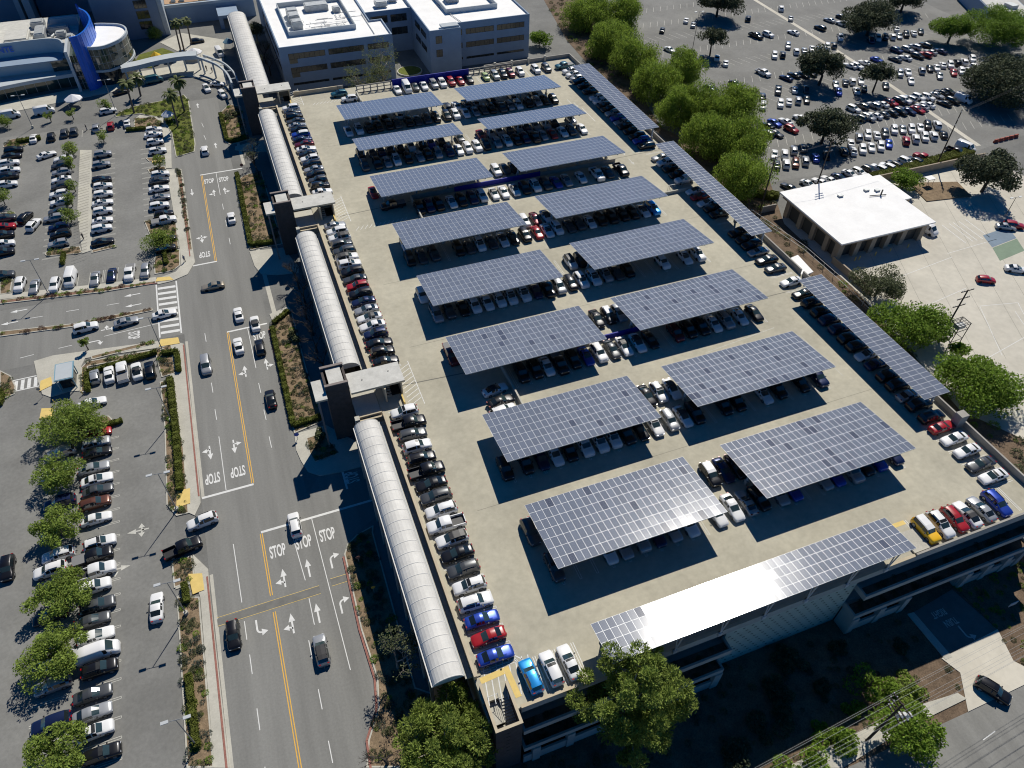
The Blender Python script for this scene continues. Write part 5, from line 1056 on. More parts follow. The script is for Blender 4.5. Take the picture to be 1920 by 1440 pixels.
# yellow tactile pads at kerb ramps
for p in ([(-35.6, 48.8), (-33.4, 49.0), (-33.2, 52.2), (-35.3, 52.4)], [(-34.6, 35.4), (-32.6, 34.8), (-32.5, 31.8), (-34.2, 31.6)], [(-36.6, 91.0), (-32.6, 90.6), (-32.8, 92.6), (-36.2, 93.2)], [(-36.4, 113.6), (-32.6, 113.0), (-33.4, 114.5), (-36.0, 115.0)], [(-58.3, 85.5), (-56, 86.5), (-56.4, 89.0), (-58.2, 88.5)], [(-57.8, 78.0), (-55.4, 77.4), (-55.6, 80.0), (-57.6, 80.6)], [(-35.2, 168.9), (-32.8, 168.6), (-32.8, 169.6), (-35.2, 169.9)], [(-35.9, 30.6), (-35.0, 30.6), (-35.0, 31.5), (-35.9, 31.5)]):
    solid('tactile_pad', 'paint_yellow_pale', road, [p], GZ + .205)
# drain strip across the junctions
line(-13.6, 120, -13.2, 88.5, .9, 'concrete', GZ + .009, 'drain_strip'); line(-12.2, 175, -12.0, 160, .8, 'concrete', GZ + .009, 'drain_strip')
# bay lines in the lots
m = MB()
def bay(x0, y0, x1, y1, w=.10, z=ZM):
    a, b = Vector((x0, y0)), Vector((x1, y1)); d = (b - a).normalized(); n = Vector((-d.y, d.x)) * (w / 2)
    m.face([(a.x - n.x, a.y - n.y, z), (b.x - n.x, b.y - n.y, z), (b.x + n.x, b.y + n.y, z), (a.x + n.x, a.y + n.y, z)])
for y in np.arange(8, 70, 2.75):
    for s in (0, .3): bay(-49.2, y + s, -44.4, y + s, .08); bay(-55.8, y + s, -50.9, y + s, .08)
    bay(-44.4, y, -44.4, y + .3, .08)
for y in np.arange(131, 178, 2.75):
    for x0, x1 in ((-49.4, -44.6), (-60.4, -55.6), (-38.0, -33.6)): bay(x0, y, x1, y); bay(x0, y + .3, x1, y + .3)
for x in np.arange(-64, -38, 2.75):
    bay(x, 117.5, x + .3, 122.2); bay(x + .35, 117.5, x + .65, 122.2)
for x in np.arange(-62, -40, 2.9): bay(x, 191, x, 195.5)
for x in np.arange(-49.2, -36, 2.75): bay(x, 82.2, x, 87.2)
m.build('bay_lines', 'paint_faded', road)
# big lot: slanted bays and the concrete swale
m = MB()
for y0, a in ((112, 60), (122, 60), (131, 60), (147, -70), (153, -70), (162, 60), (176, -70), (190, 60), (203, -70), (216, 60), (230, 60)):
    for x in np.arange(128, 252, 3.0):
        dx, dy = 5 * math.cos(rad(a)), 5 * math.sin(rad(a)); bay(x - dx / 2, y0 - dy / 2, x + dx / 2, y0 + dy / 2, .11)
m.build('bay_lines', 'paint_faded', biglot)
strip([(198, 260), (196.6, 226), (195, 180), (192.8, 143), (188.7, 101)], 1.6, GZ + .013, 'swale', 'yard', biglot)
# service yard markings and court pads
m = MB()
for x in (147.5, 149.7, 151.0, 152.8, 155.0): bay(x, 63.8, x + .3, 72, .18, GZ + .03)
for x0, y0, x1, y1 in ((140, 62, 156, 62.6), (118, 58, 140, 60.5), (120, 48, 134, 50), (124, 30, 132, 44), (132, 44, 141, 42), (141, 42, 133, 28), (118, 30, 140, 34), (138, 40, 131, 24)): bay(x0, y0, x1, y1, .12, GZ + .03)
m.build('yard_lines', 'paint_white', yard)
solid('court_pad', 'sport_blue', yard, [[(152.2, 60.3), (161.0, 61.3), (162.8, 65.8), (154, 65.0)]], GZ + .03)
solid('court_pad', 'sport_green', yard, [[(149.6, 55.4), (158.6, 56.6), (160.9, 61.1), (152.1, 60.1)]], GZ + .03)
m = MB()
for i in range(9): bay(100 + i * 8, 20 + i * 3, 130 + i * 8, 85 + i * 1.5, .05, GZ + .024)
m.build('yard_joints', 'deck_joint', yard)
for i, (tx, ty) in enumerate(((73.3, -9.1), (74.0, -10.9))):
    o = link('lane_lettering', text_mesh(('RIGHT', 'TURN')[i], 'lane_lettering', 'paint_faded'), drive, (tx, ty, FZ + .036), (0, 0, rad(180))); o.scale = (.9, 1.5, 1)
solid('arrow_marking', 'paint_faded', drive, [[(74.6 - px, -13.4 - py) for px, py in p] for p in A_L], FZ + .036)
# path stripes in the upper lot
m = MB()
for y in np.arange(127, 180, 1.35): bay(-54.0, y, -50.8, y + 1.0, .07, GZ + .21)
m.build('path_stripes', 'deck_joint', road)
for x0, y0, x1, y1 in ((77.1, -23.2, 79.4, -22.9), (65.2, -26.2, 67.7, -25.9), (88.2, -20.8, 90.6, -20.4), (54.7, -27.6, 57.2, -27.3)): line(x0, y0, x1, y1, .14, parent=froad, z=FZ + .014)
# ---------------------------------------------------------------- the parking garage
gar = root('parking_garage', (0, 0, GZ), 'pale three level parking garage with solar canopies on its roof deck', 'garage')
gar.location = (0, 0, 0)
X0, X1, Y0, Y1 = .3, 92.0, -4.3, 177.7
d = MB(); d.box(X0, X1, -2.2, Y1, -.6, 0); d.box(4.0, X1, Y0, -2.2, -.6, 0); deck = d.build('roof_deck', 'deck', gar)
def dstrip(pts, w, name, mat, z=.006): return strip(pts, w, z, name, mat, deck)
m = MB()
for z in (-4.6, -9.0): m.box(X0 + .3, X1 - .3, Y0 + .45, Y1 - .3, z, z + .3)
m.build('lower_floor', 'facade', gar)
cm = MB(); cm.box(-.35, .35, -.35, .35, -13.5, -.6); cme = cm.mesh('column', ['facade'])
for x in np.arange(5, 92, 8.65):
    for y in (-2.6, 8, 20): link('column', cme, gar, (x, y, 0))
for x in (8, 25, 42, 60, 78): bx('inner_wall', 'facade', gar, x, x + 6, 30, 30.3, -13.4, -.6)
bx('west_wall', 'facade', gar, X0, X0 + .28, Y0, Y1, -9, -.62)
bx('far_wall', 'facade', gar, X0 + .3, X1 - .3, Y1 - .3, Y1, -9, -.62)
bx('east_wall', 'facade', gar, X1 - .28, X1, Y0, Y1, -13.5, -.62)
# parapets
TW = (52.5, 112.2, 174.2)
for a, b in ((0.9, 49.0), (60.0, 108.8), (119.6, 171.0)):
    bx('parapet', 'beige', gar, X0 - .05, X0 + .33, a, b, .001, 1.05)
    bx('parapet_kerb', 'deck', gar, X0 + .34, X0 + .95, a + .3, b - .3, .001, .16)
bx('parapet', 'wall_grey', gar, X1 - .3, X1 + .02, -3.4, 57.5, .001, 1.15)
bx('parapet', 'wall_grey', gar, X1 - .3, X1 + .02, 58.2, 177.69, .001, 1.15)
bx('parapet', 'beige', gar, 6.0, 18.5, Y1 - .32, Y1 + .02, .001, 1.15)
bx('parapet', 'wall_grey', gar, 18.6, 20.2, Y1 - .32, Y1 + .02, .001, 1.15)
bx('parapet', 'wall_grey', gar, 63.4, X1 - .32, Y1 - .32, Y1 + .02, .001, 1.15)
bx('blue_screen_wall', 'blue_wall', gar, 33.8, 57.2, 173.4, 173.65, .001, 2.5)
wl = MB()
for x in np.arange(35, 57, 1.75): wl.box(x, x + .22, 173.30, 173.395, .55, .78)
wl.build('wall_lights', 'insulator', gar)
# open frame walls beside the blue screen
def framewall(x0, x1, y, h, n):
    f = MB()
    f.box(x0, x1, y, y + .25, h - .25, h); f.box(x0, x1, y + .02, y + .23, h * .45, h * .45 + .22); f.box(x0, x1, y + .01, y + .24, .001, .25)
    for i in range(n + 1):
        x = x0 + (x1 - x0) * i / n; f.box(x - .14, x + .14, y - .02, y + .27, .002, h + .002)
    f.build('frame_wall', 'wall_grey', gar)
framewall(23.4, 33.4, 173.4, 2.2, 5)
framewall(57.6, 71.5, 175.0, 1.8, 8)
bx('ramp_wall', 'concrete', gar, 22.9, 23.2, 166.0, 173.2, .001, 1.1)
for x in (66.5, 72, 77.5, 83): bx('wall_pier', 'concrete', gar, x, x + .6, Y1 - .9, Y1 - .35, .001, 1.7)
bx('blue_kerb_wall', 'blue_wall', gar, 33.5, 55.5, 113.2, 113.45, .001, 1.15)
bx('blue_kerb_wall', 'blue_wall', gar, 42.4, 51.6, 53.5, 53.75, .001, 1.1)
bx('ramp_wall', 'concrete', gar, 22.7, 23.0, 103.2, 113.2, .001, 1.1)
bx('ramp_wall', 'concrete', gar, 23.0, 23.3, 41.8, 53.2, .001, 1.1)
bx('ramp_wall', 'wall_grey', gar, 23.05, 33.4, 113.2, 113.5, .001, 1.1)
bx('ramp_wall', 'wall_grey', gar, 55.6, 76, 113.2, 113.5, .001, .9)
bx('ramp_wall', 'wall_grey', gar, 23.35, 42.3, 53.5, 53.8, .001, 1.0)
bx('ramp_wall', 'concrete', gar, 77.0, 87.0, 95.0, 95.3, .001, .75)
rl = MB()
for i in range(16): rl.box(82.0 + i * .45, 82.06 + i * .45, 97.0, 97.06, .002, 1.1)
rl.box(82.0, 89.0, 96.99, 97.07, 1.1, 1.16); rl.build('railing', 'steel_grey', gar)
# stall markings on the deck: hairpin pairs
m = MB()
ROWS = [(150.3, -1), (155.4, 1), (131.3, -1), (137.0, 1), (108.3, -1), (118.3, 1), (90, -1), (95.2, 1), (71, -1), (77.4, 1), (50.1, -1), (59, 1), (30.9, -1), (37.3, 1), (12.0, -1), (18.6, 1)]
ZD = .007
for y, s in ROWS:
    for i in range(24):
        x = 16.4 + i * 2.6
        if (y < 51 and y > 49 or 107 < y < 109) and x < 23.4: continue
        y0, y1 = y - 2.7, y + 2.4
        for o_ in (-.16, .16): bay(x + o_, y0, x + o_, y1, .07, ZD)
        ye = y0 if s < 0 else y1
        bay(x - .19, ye, x + .19, ye, .07, ZD)
for a, b in ((1.5, 49.2), (60, 108.9), (121.3, 170.3)):
    n = max(1, round((b - a) / 2.64))
    for i in range(n + 1):
        y = a + (b - a) * i / n
        for o_ in (-.16, .16): bay(1.3, y + o_, 6.3, y + o_, .08, ZD)
        bay(6.3, y - .19, 6.3, y + .19, .08, ZD)
for i in range(66):
    y = 1.4 + i * 2.62
    for o_ in (-.16, .16): bay(85.2, y + o_, 90.6, y + o_, .08, ZD)
for i in range(19):
    x = 36 + i * 2.6
    for o_ in (-.16, .16): bay(x + o_, 168.2, x + o_, 172.9, .08, ZD)
for x in (8.5, 11.2, 13.9, 69.0, 71.6, 74.2, 76.8, 79.4, 82.0, 84.6, 87.2):
    for o_ in (-.16, .16): bay(x + o_, -3.6, x + o_, 1.2, .1, ZD)
# walkway hatching by the towers and the corner stairs
for yy in (49.6, 109.4, 171.0):
    for i in range(9): bay(5.2, yy + i * 1.1, 7.6, yy + 1.4 + i * 1.1, .12, ZD)
    bay(7.7, yy - .3, 7.7, yy + 11, .12, ZD)
for i in range(12): bay(8 + i * 1.0, 105.0, 9.0 + i * 1.0, 106.4, .10, ZD)
for i in range(9): bay(10 + i * 1.0, 170.0, 11 + i * 1.0, 171.2, .10, ZD)
for i in range(8): bay(1.0 + i * .85, -2.8 + (i > 4) * .0, 1.9 + i * .85, 2.4 - i * .1, .13, ZD)
bay(6.2, 2.2, 7.9, .4, .13, ZD)
# lane arrows
m.build('stall_markings', 'paint_white', deck)
solid('yellow_band', 'paint_yellow_pale', deck, [[(.95, .15), (4.2, .35), (4.2, 1.15), (.95, .95)], [(4.2, 1.15), (4.95, 1.2), (5.2, -3.0), (4.4, -3.0)]], .012)
for x, y, a in ((80, 146, 180), (80, 112, 180), (84, 117, 0), (80, 117, 180)): solid('deck_arrow', 'paint_faded', deck, [[(x + px * (-1 if a else 1), y + py * (-1 if a else 1)) for px, py in p] for p in A_ST], .009)
for y in (0, 6): dstrip([(79 + y * .3, 150 - y), (79 + y * .3, 141 - y)], .12, 'lane_line', 'paint_white')
dstrip([(60, 43.8), (76.5, 45.5)], .12, 'lane_line', 'paint_faded'); dstrip([(79.8, 42), (80.5, 30)], .12, 'lane_line', 'paint_faded')
dstrip([(5, 54.9), (22.9, 53.65)], .22, 'expansion_joint', 'deck_joint'); dstrip([(52, 54.2), (91.6, 54.0)], .16, 'expansion_joint', 'deck_joint')
dstrip([(5, 111.8), (22.6, 112.6)], .20, 'expansion_joint', 'deck_joint'); dstrip([(76.4, 114.8), (91.6, 115.2)], .16, 'expansion_joint', 'deck_joint')
for y, x0, x1 in ((25.2, 9, 91), (64, 9, 91), (84, 9, 91), (145, 9, 91)): dstrip([(x0, y), (x1, y + .3)], .05, 'deck_crack', 'deck_joint')
bx('deck_hatch', 'concrete', gar, 66.2, 69.2, -4.0, -.5, .002, .32)
solid('yellow_band', 'paint_yellow_pale', deck, [[(66.4, .6), (68.8, .6), (68.8, 1.3), (66.4, 1.3)]], .012)
bx('deck_pier', 'wall_grey', gar, 90.0, 91.6, 12.9, 14.3, .001, 2.9)
# ---- front elevation (stepped planters, perforated screen wall)
bx('front_fascia', 'facade', gar, 4.6, X1, Y0 - .18, Y0 - .003, -1.25, .22)
bx('front_fascia_cap', 'beige', gar, 4.6, 66.0, Y0 - .2, Y0 + .25, .222, .30)
bx('front_rail_wall', 'wall_grey', gar, 66.1, X1, Y0 - .2, Y0 + .1, .223, .62)
pd = []
def planter(x0, x1, yb, z, name='planter_beam'):
    p = MB()
    p.box(x0, x1, yb - .3, yb, z - 1.1, z)                       # front beam
    p.box(x0, x0 + .3, yb + .001, Y0 + .4, z - 1.1, z - .002); p.box(x1 - .3, x1, yb + .001, Y0 + .4, z - 1.1, z - .002)
    p.box(x0 + .301, x1 - .301, yb + .002, Y0 + .42, z - 1.08, z - .75)
    o = p.build(name, 'facade', gar)
    s = MB(); s.box(x0 + .32, x1 - .32, yb + .01, Y0 - .2, z - .74, z - .5); s.build('planter_soil', 'soil', o)
    pd.append((x0 + .5, x1 - .5, yb + .3, Y0 - .3, z - .5, o))
planter(4.4, 34.9, -5.75, -3.4); planter(4.4, 34.5, -6.25, -8.1)
planter(57.4, X1, -5.75, -3.4); planter(57.0, X1, -6.25, -8.1)
for x0, x1 in ((4.4, 34.0), (58.0, 67.6), (79.4, X1)):
    bx('base_wall', 'facade', gar, x0, x1, -6.55, -6.26, -13.5, -11.2)
for x in (5.6, 10.6, 16.2, 21.8, 27.4, 33.2, 57.2, 62.2, 67.0, 79.2, 83.4, 87.6, 90.6):
    bx('base_pier', 'facade', gar, x, x + 1.1, -6.75, -6.1, -13.5, -9.22)
bx('bay_side_wall', 'facade', gar, 57.0, 57.18, -6.7, Y0, -13.5, -9.22)
bx('bay_side_wall', 'facade', gar, 34.32, 34.5, -6.7, Y0, -13.5, -9.22)
bx('ramp_side_wall', 'facade', gar, 67.7, 68.0, -6.2, 10, -13.5, -9.22); bx('ramp_side_wall', 'facade', gar, 79.0, 79.19, -6.2, 10, -13.5, -9.22)
sw = bx('screen_wall', 'facade_green', gar, 34.95, 56.95, -4.12, -3.9, -13.5, -.9)
hm = MB()
for r in range(11):
    for c in range(15):
        x = 35.8 + c * 1.42 + (r % 2) * .71; z = -12.3 + r * 1.04
        if x < 56.4: hm.obox((x, -4.125, z), (.40, .012, .20))
h_ = hm.build('screen_holes', 'hole', sw); h_['kind'] = 'stuff'
# corner stair tower
st = root('stair_tower', (0, 0, 0), 'dark brick open stair tower at the near corner of the garage', 'stair tower')
t = MB()
t.box(.55, 4.0, -6.4, -6.12, -13.5, 1.05); t.box(.55, .83, -6.119, -2.21, -13.5, 1.05); t.box(3.72, 3.995, -6.119, -2.21, -13.5, 1.05); t.box(.55, .83, -2.209, -.2, .002, 1.05); t.box(3.72, 3.995, -2.209, -1.0, .002, 1.05)
t.build('wall', 'tower_dark', st)
c_ = MB(); c_.box(.5, 4.05, -6.45, -6.08, 1.051, 1.12); c_.box(.5, .87, -6.079, -.15, 1.051, 1.12); c_.box(3.68, 4.05, -6.079, -.95, 1.051, 1.12)
c_.build('wall_cap', 'beige', st)
bx('landing', 'concrete', st, .84, 3.71, -6.1, -5.0, -1.7, -1.5)
for i in range(9): bx('step', 'concrete', st, 2.45, 3.70, -4.98 + i * .32, -4.68 + i * .32, -1.5 + i * .155, -1.34 + i * .165)
bx('lower_slab', 'concrete', st, .84, 2.3, -4.98, -2.22, -.95, -.75)
rr_ = MB()
for i in range(8): rr_.tube((2.3, -5.0 + i * .42, -1.3 + i * .2), (2.3, -5.0 + i * .42, -.3 + i * .2), .025, k=4)
rr_.tube((2.3, -5.0, -.3), (2.3, -2.0, 1.15), .03, k=4); rr_.tube((1.0, -2.05, 0), (1.0, -2.05, 1.05), .03, k=4); rr_.tube((1.0, -2.05, 1.05), (2.3, -2.05, 1.05), .03, k=4)
rr_.build('handrail', 'steel_pale', st)
for z in (-.7, -1.9, -3.1, -4.3, -5.5, -6.7): bx('vent_slot', 'hole', st, 1.9, 2.4, -6.42, -6.4005, z, z + .12)

# ---- elevator towers
def tower(y0, label):
    r = root('elevator_tower', (0, 0, 0), label, 'tower', 'elevator towers along the walkway')
    s = MB(); s.box(-7.8, -3.9, y0 + 1.8, y0 + 2.2, -9, 4.6); s.box(-7.8, -7.4, y0 + 2.201, y0 + 6.4, -9, 4.2); s.box(-4.3, -3.9, y0 + 2.201, y0 + 6.4, -9, 4.2); s.box(-7.8, -3.9, y0 + 6.401, y0 + 6.8, -9, 4.6)
    s.build('shaft', 'tower_dark', r)
    c = MB(); c.box(-7.85, -3.85, y0 + 1.75, y0 + 2.25, 4.601, 4.72); c.box(-7.85, -3.85, y0 + 6.35, y0 + 6.85, 4.601, 4.72); c.build('shaft_cap', 'tower_cap', r)
    bx('shaft_roof', 'roof_grey', r, -7.0, -4.5, y0 + 2.26, y0 + 6.34, 4.0, 4.35)
    rf = MB(); rf.box(-3.88, 5.35, y0, y0 + 4.9, 3.15, 3.55, 0, 1); rf.build('canopy_roof', ['beige', 'roof_grey'], r)
    lr = MB(); lr.box(-9.8, -7.82, y0 + .1, y0 + 5.0, 3.15, 3.54, 0, 1); lr.build('side_roof', ['beige', 'roof_grey'], r)
    sr = MB(); sr.box(-9.5, -9.2, y0 + .6, y0 + .9, -9, 3.14); sr.box(-9.5, -9.2, y0 + 4.4, y0 + 4.7, -9, 3.14); sr.build('side_post', 'tower_cap', r)
    bx('landing_slab', 'concrete', r, -3.88, .24, y0 - 3.0, y0 + 4.8, -.35, -.06)
    bx('landing_parapet', 'beige', r, -3.6, .24, y0 - 3.25, y0 - 3.01, -.9, .75)
    bx('landing_beam', 'beige', r, -3.6, .24, y0 - 3.9, y0 - 3.5, -.9, .35)
    bx('landing_end_post', 'concrete', r, -4.4, -3.62, y0 - 4.0, y0 - 3.0, -9, 1.0)
    w = MB(); w.box(1.6, 1.85, y0 - .6, y0 + 4.4, .001, 3.14); w.box(4.6, 4.85, y0 + .3, y0 + 4.4, .001, 3.14); w.box(1.86, 4.59, y0 + 4.15, y0 + 4.4, .001, 3.14); w.build('stair_wall', 'beige', r)
    s2 = MB()
    for i in range(5): s2.box(1.95, 2.9, y0 + .4 + i * .5, y0 + .8 + i * .5, .1 + i * .2, .2 + i * .2)
    s2.build('stair_flight', 'concrete', r)
    bx('stair_recess', 'hole', r, 1.9, 4.55, y0 + .6, y0 + 4.1, .002, .02)
    bx('yellow_bollard', 'paint_yellow_pale', r, 4.35, 4.6, y0 - 2.2, y0 - .1, .002, .55)
    v = MB(); v.tube((-1.5, y0 + 2.5, 3.551), (-1.5, y0 + 2.5, 3.62), .12); v.tube((3.2, y0 + 3.1, 3.551), (3.2, y0 + 3.1, 3.62), .12); v.build('roof_drain', 'steel_dark', r)
    return r
tower(TW[0], 'dark elevator tower with flat pale roof nearest the camera')
tower(TW[1], 'dark elevator tower with flat pale roof in the middle of the walkway')
tower(TW[2], 'dark elevator tower with flat pale roof farthest along the walkway')

# ---- covered walkway with barrel vault roof
def vault(y0, y1, label, xa=-4.9, xb=-.9, ze=.8, rise=1.2):
    r = root('covered_walkway', (0, 0, 0), label, 'walkway', 'white vaulted walkway roofs')
    n = 12
    prof = [(xa + (xb - xa) * (1 - math.cos(math.pi * i / n)) / 2, ze + rise * math.sin(math.pi * i / n)) for i in range(n + 1)]
    L = max(1, int((y1 - y0) / 1.9)); step = (y1 - y0) / L
    for k in range(L):                                            # one membrane panel per bay, a raised seam between
        v = MB(); a, b = y0 + k * step, y0 + (k + 1) * step
        for i in range(n):
            (x0, z0), (x1, z1) = prof[i], prof[i + 1]
            v.face([(x0, a, z0), (x1, a, z1), (x1, b, z1), (x0, b, z0)])
        p = v.build('roof_panel', 'vault', r, smooth=True)
    sm = MB()
    for k in range(L + 1):
        y = y0 + k * step
        for i in range(n):
            (x0, z0), (x1, z1) = prof[i], prof[i + 1]
            sm.face([(x0, y - .07, z0 + .012), (x1, y - .07, z1 + .012), (x1, y, z1 + .05), (x0, y, z0 + .05)]); sm.face([(x0, y, z0 + .05), (x1, y, z1 + .05), (x1, y + .07, z1 + .012), (x0, y + .07, z0 + .012)])
    o = sm.build('roof_seam', 'vault_rib', r); o['kind'] = 'stuff'
    bx('gutter', 'vault_rib', r, xa - .22, xa - .01, y0, y1, ze - .15, ze + .06)
    bx('gutter', 'steel_grey', r, xb + .01, xb + .2, y0, y1, ze - .15, ze + .02)
    if xb < 0: bx('flat_roof', 'concrete', r, xb + .21, .24, y0, y1, -.6, -.3)
    bx('side_screen', 'steel_dark', r, xa - .06, xa, y0, y1, -9, ze - .16)
    bx('walk_floor', 'concrete', r, xa + .01, xb, y0, y1, -8.9, -8.6)
    for y in np.arange(y0 + 1, y1, 4.6): bx('post', 'facade', r, xa - .34, xa - .07, y, y + .3, -9, ze - .16)
    f = MB(); f.face([(x, y0 - .02, z) for x, z in prof[::-1]]); f.build('end_panel', 'vault', r)
vault(1.6, 47.2, 'white barrel vault walkway roof between corner stairs and nearest tower')
vault(61.6, 105.4, 'white barrel vault walkway roof between nearest and middle towers')
vault(121.6, 167.4, 'white barrel vault walkway roof between middle and farthest towers')
vault(182.5, 245, 'white barrel vault walkway roof beyond the farthest tower', xa=-5.2, xb=.3)

# ---------------------------------------------------------------- solar canopies
def panel_mesh(w, d, mat):
    p = MB(); b = .018; hz = .035
    a0, a1, b0, b1 = -w / 2, w / 2, -d / 2, d / 2
    o = [(a0, b0), (a1, b0), (a1, b1), (a0, b1)]; i_ = [(a0 + b, b0 + b), (a1 - b, b0 + b), (a1 - b, b1 - b), (a0 + b, b1 - b)]
    for k in range(4):
        j = (k + 1) % 4
        p.face([(*o[k], hz), (*o[j], hz), (*i_[j], hz), (*i_[k], hz)], 0)
        p.face([(*o[k], 0), (*o[j], 0), (*o[j], hz), (*o[k], hz)], 0)
    p.face([(*q, hz - .004) for q in i_], 1)
    p.face([(*q, 0) for q in o[::-1]], 2)
    return p.mesh('solar_panel', ['panel_frame', mat, 'panel_back'])
prng = random.Random(5)
def canopy(x0, x1, ya, yb, za, zb, nx, ny, label, group, single=True, dark=.0, cols='mid', along='x'):
    """ya/za is the near edge, yb/zb the far edge"""
    r = root('solar_canopy', (x0, ya, 0), label, 'solar canopy', group)
    W = x1 - x0; D = math.hypot(yb - ya, zb - za); tilt = math.atan2(zb - za, yb - ya)
    pw, pd_ = W / nx, D / ny
    me = panel_mesh(pw - .012, pd_ - .02, 'cells'); med = panel_mesh(pw - .012, pd_ - .02, 'cells_dark')
    ct, s_ = math.cos(tilt), math.sin(tilt)
    join = MB()
    for j in range(ny):
        for i in range(nx):
            v = (j + .5) * pd_
            loc = ((i + .5) * pw, v * ct, za + v * s_)
            mm = med if prng.random() < dark else me
            if single:
                link('solar_panel', mm, r, loc, (tilt + prng.uniform(-.006, .006), prng.uniform(-.006, .006), 0))
            else:
                o = len(join.v); M = Matrix.Translation(loc) @ Matrix.Rotation(tilt, 4, 'X')
                join.v += [tuple(M @ q.co) for q in mm.vertices]
                for p in mm.polygons: join.f.append(tuple(o + k for k in p.vertices)); join.m.append(p.material_index)
    if not single:
        o = join.build('solar_panels', ['panel_frame', 'cells', 'panel_back'], r); o['kind'] = 'stuff'
    pu = MB()
    for j in range(ny + 1):
        v = min(max(j * pd_, .08), D - .08)
        pu.obox((W / 2, v * ct, za + v * s_ - .09), (W - .1, .09, .14), 0, 0, tilt)
    pu.build('purlins', 'steel_pale', r)
    if along == 'x':
        n = max(3, round(W / 6.8))
        ym = (yb - ya) / 2
        for k in range(n):
            x = 1.8 + (W - 3.6) * k / (n - 1)
            b = MB(); b.obox((x, D / 2 * ct, za + D / 2 * s_ - .38), (.24, D * .92, .40), 0, 0, tilt); b.build('beam', 'steel_pale', r)
            yc = ym if cols == 'mid' else (yb - ya) - .9
            zc = za + (yc / ct) * s_ - .5
            c = MB(); c.box(x - .16, x + .16, yc - .16, yc + .16, .9, zc); c.build('column', 'steel_pale', r)
            f = MB(); f.box(x - .3, x + .3, yc - .3, yc + .3, .002, .9); f.build('column_base', 'concrete', r)
    else:
        n = max(4, round((yb - ya) / 8.0))
        for k in range(n):
            y = 1.5 + (yb - ya - 3) * k / (n - 1); zc = za + y / (yb - ya) * (zb - za)
            b = MB(); b.obox((W / 2, y, zc - .36), (W * .92, .24, .38)); b.build('beam', 'steel_pale', r)
            c = MB(); c.box(W - .9, W - .6, y - .16, y + .16, .9, zc - .5); c.build('column', 'steel_pale', r)
            f = MB(); f.box(W - 1.05, W - .45, y - .3, y + .3, .002, .9); f.build('column_base', 'concrete', r)
    return r
CY = [(9.3, 21.5, 7), (28.8, 40.6, 7), (48.9, 60.8, 7), (68.3, 80.3, 7), (87.7, 99.9, 7), (108.7, 121.1, 7), (131.3, 140.0, 5), (148.1, 160.4, 7)]
ORDW = ['nearest', 'second', 'third', 'fourth', 'fifth', 'sixth', 'seventh', 'farthest']
for k, (ya, yb, ny) in enumerate(CY):
    za, zb = (4.9, 3.3) if ny == 7 else (4.7, 3.5)
    canopy(15.15, 41.75, ya, yb, za, zb, 26, ny, 'tilted solar canopy, left one of the %s line from the camera' % ORDW[k], 'solar canopies on the roof deck', k < 5, (.035 if k < 3 else 0))
    canopy(48.45, 76.0, ya, yb, za, zb, 27, ny, 'tilted solar canopy, right one of the %s line from the camera' % ORDW[k], 'solar canopies on the roof deck', k < 5, (.07 if k < 3 else 0))
canopy(85.6, 91.1, 17.6, 52.3, 4.2, 4.2, 3, 33, 'long narrow solar canopy nearest along the right parapet', 'long side canopies', True, 0, along='y')
canopy(85.6, 90.8, 68.6, 111.2, 4.2, 4.2, 3, 40, 'long narrow solar canopy in the middle of the right parapet', 'long side canopies', True, 0, along='y')
canopy(85.4, 91.0, 119.0, 161.8, 4.2, 4.2, 3, 40, 'long narrow solar canopy farthest along the right parapet', 'long side canopies', False, 0, along='y')
fcan = canopy(16.2, 63.4, -4.95, 1.05, 4.62, 3.78, 46, 4, 'long solar canopy glaring in the sun on the near roof edge', None, True, .02, cols='edge')
for x in np.arange(3.0, 47, 6.9):
    v = MB(); v.tube((x, .35, .3), (x - .5, .25, 4.3), .09, k=6); v.tube((x, .35, .3), (x + .5, .25, 4.3), .09, k=6); v.box(x - .3, x + .3, .2, .62, -.5, .3); v.build('front_strut', 'steel_pale', fcan)
# ---------------------------------------------------------------- office building behind the garage
def window_row(parent, axis, fixed, a0, a1, z0, z1, n, sgn=-1, drop=0):
    """ribbon window: one part per window with panes and a frame; axis 'x' runs along x on the plane y=fixed"""
    w = MB(); th = .05
    def bxx(mb, p, q, za, zb, d0, d1):
        if axis == 'x': mb.box(p, q, min(fixed + sgn * d0, fixed + sgn * d1), max(fixed + sgn * d0, fixed + sgn * d1), za, zb)
        else: mb.box(min(fixed + sgn * d0, fixed + sgn * d1), max(fixed + sgn * d0, fixed + sgn * d1), p, q, za, zb)
    bxx(w, a0, a1, z0, z1, .004, .03)
    if drop: bxx(w, a0, a0 + (a1 - a0) * .22, z0 - drop, z0 - .001, .004, .03)
    o = w.build('window', 'glass_dark', parent)
    f = MB()
    for i in range(n + 1):
        p = a0 + (a1 - a0) * i / n; bxx(f, p - .05, p + .05, z0, z1, .031, .07)
    bxx(f, a0, a1, z1 - .06, z1, .032, .075); bxx(f, a0, a1, z0, z0 + .06, .032, .075)
    f.build('window_frame', 'steel_dark', o)
    return o
off = root('office_building', (0, 0, 0), 'grey three storey offices with dazzling white flat roofs', 'building')
ZR = 4.6
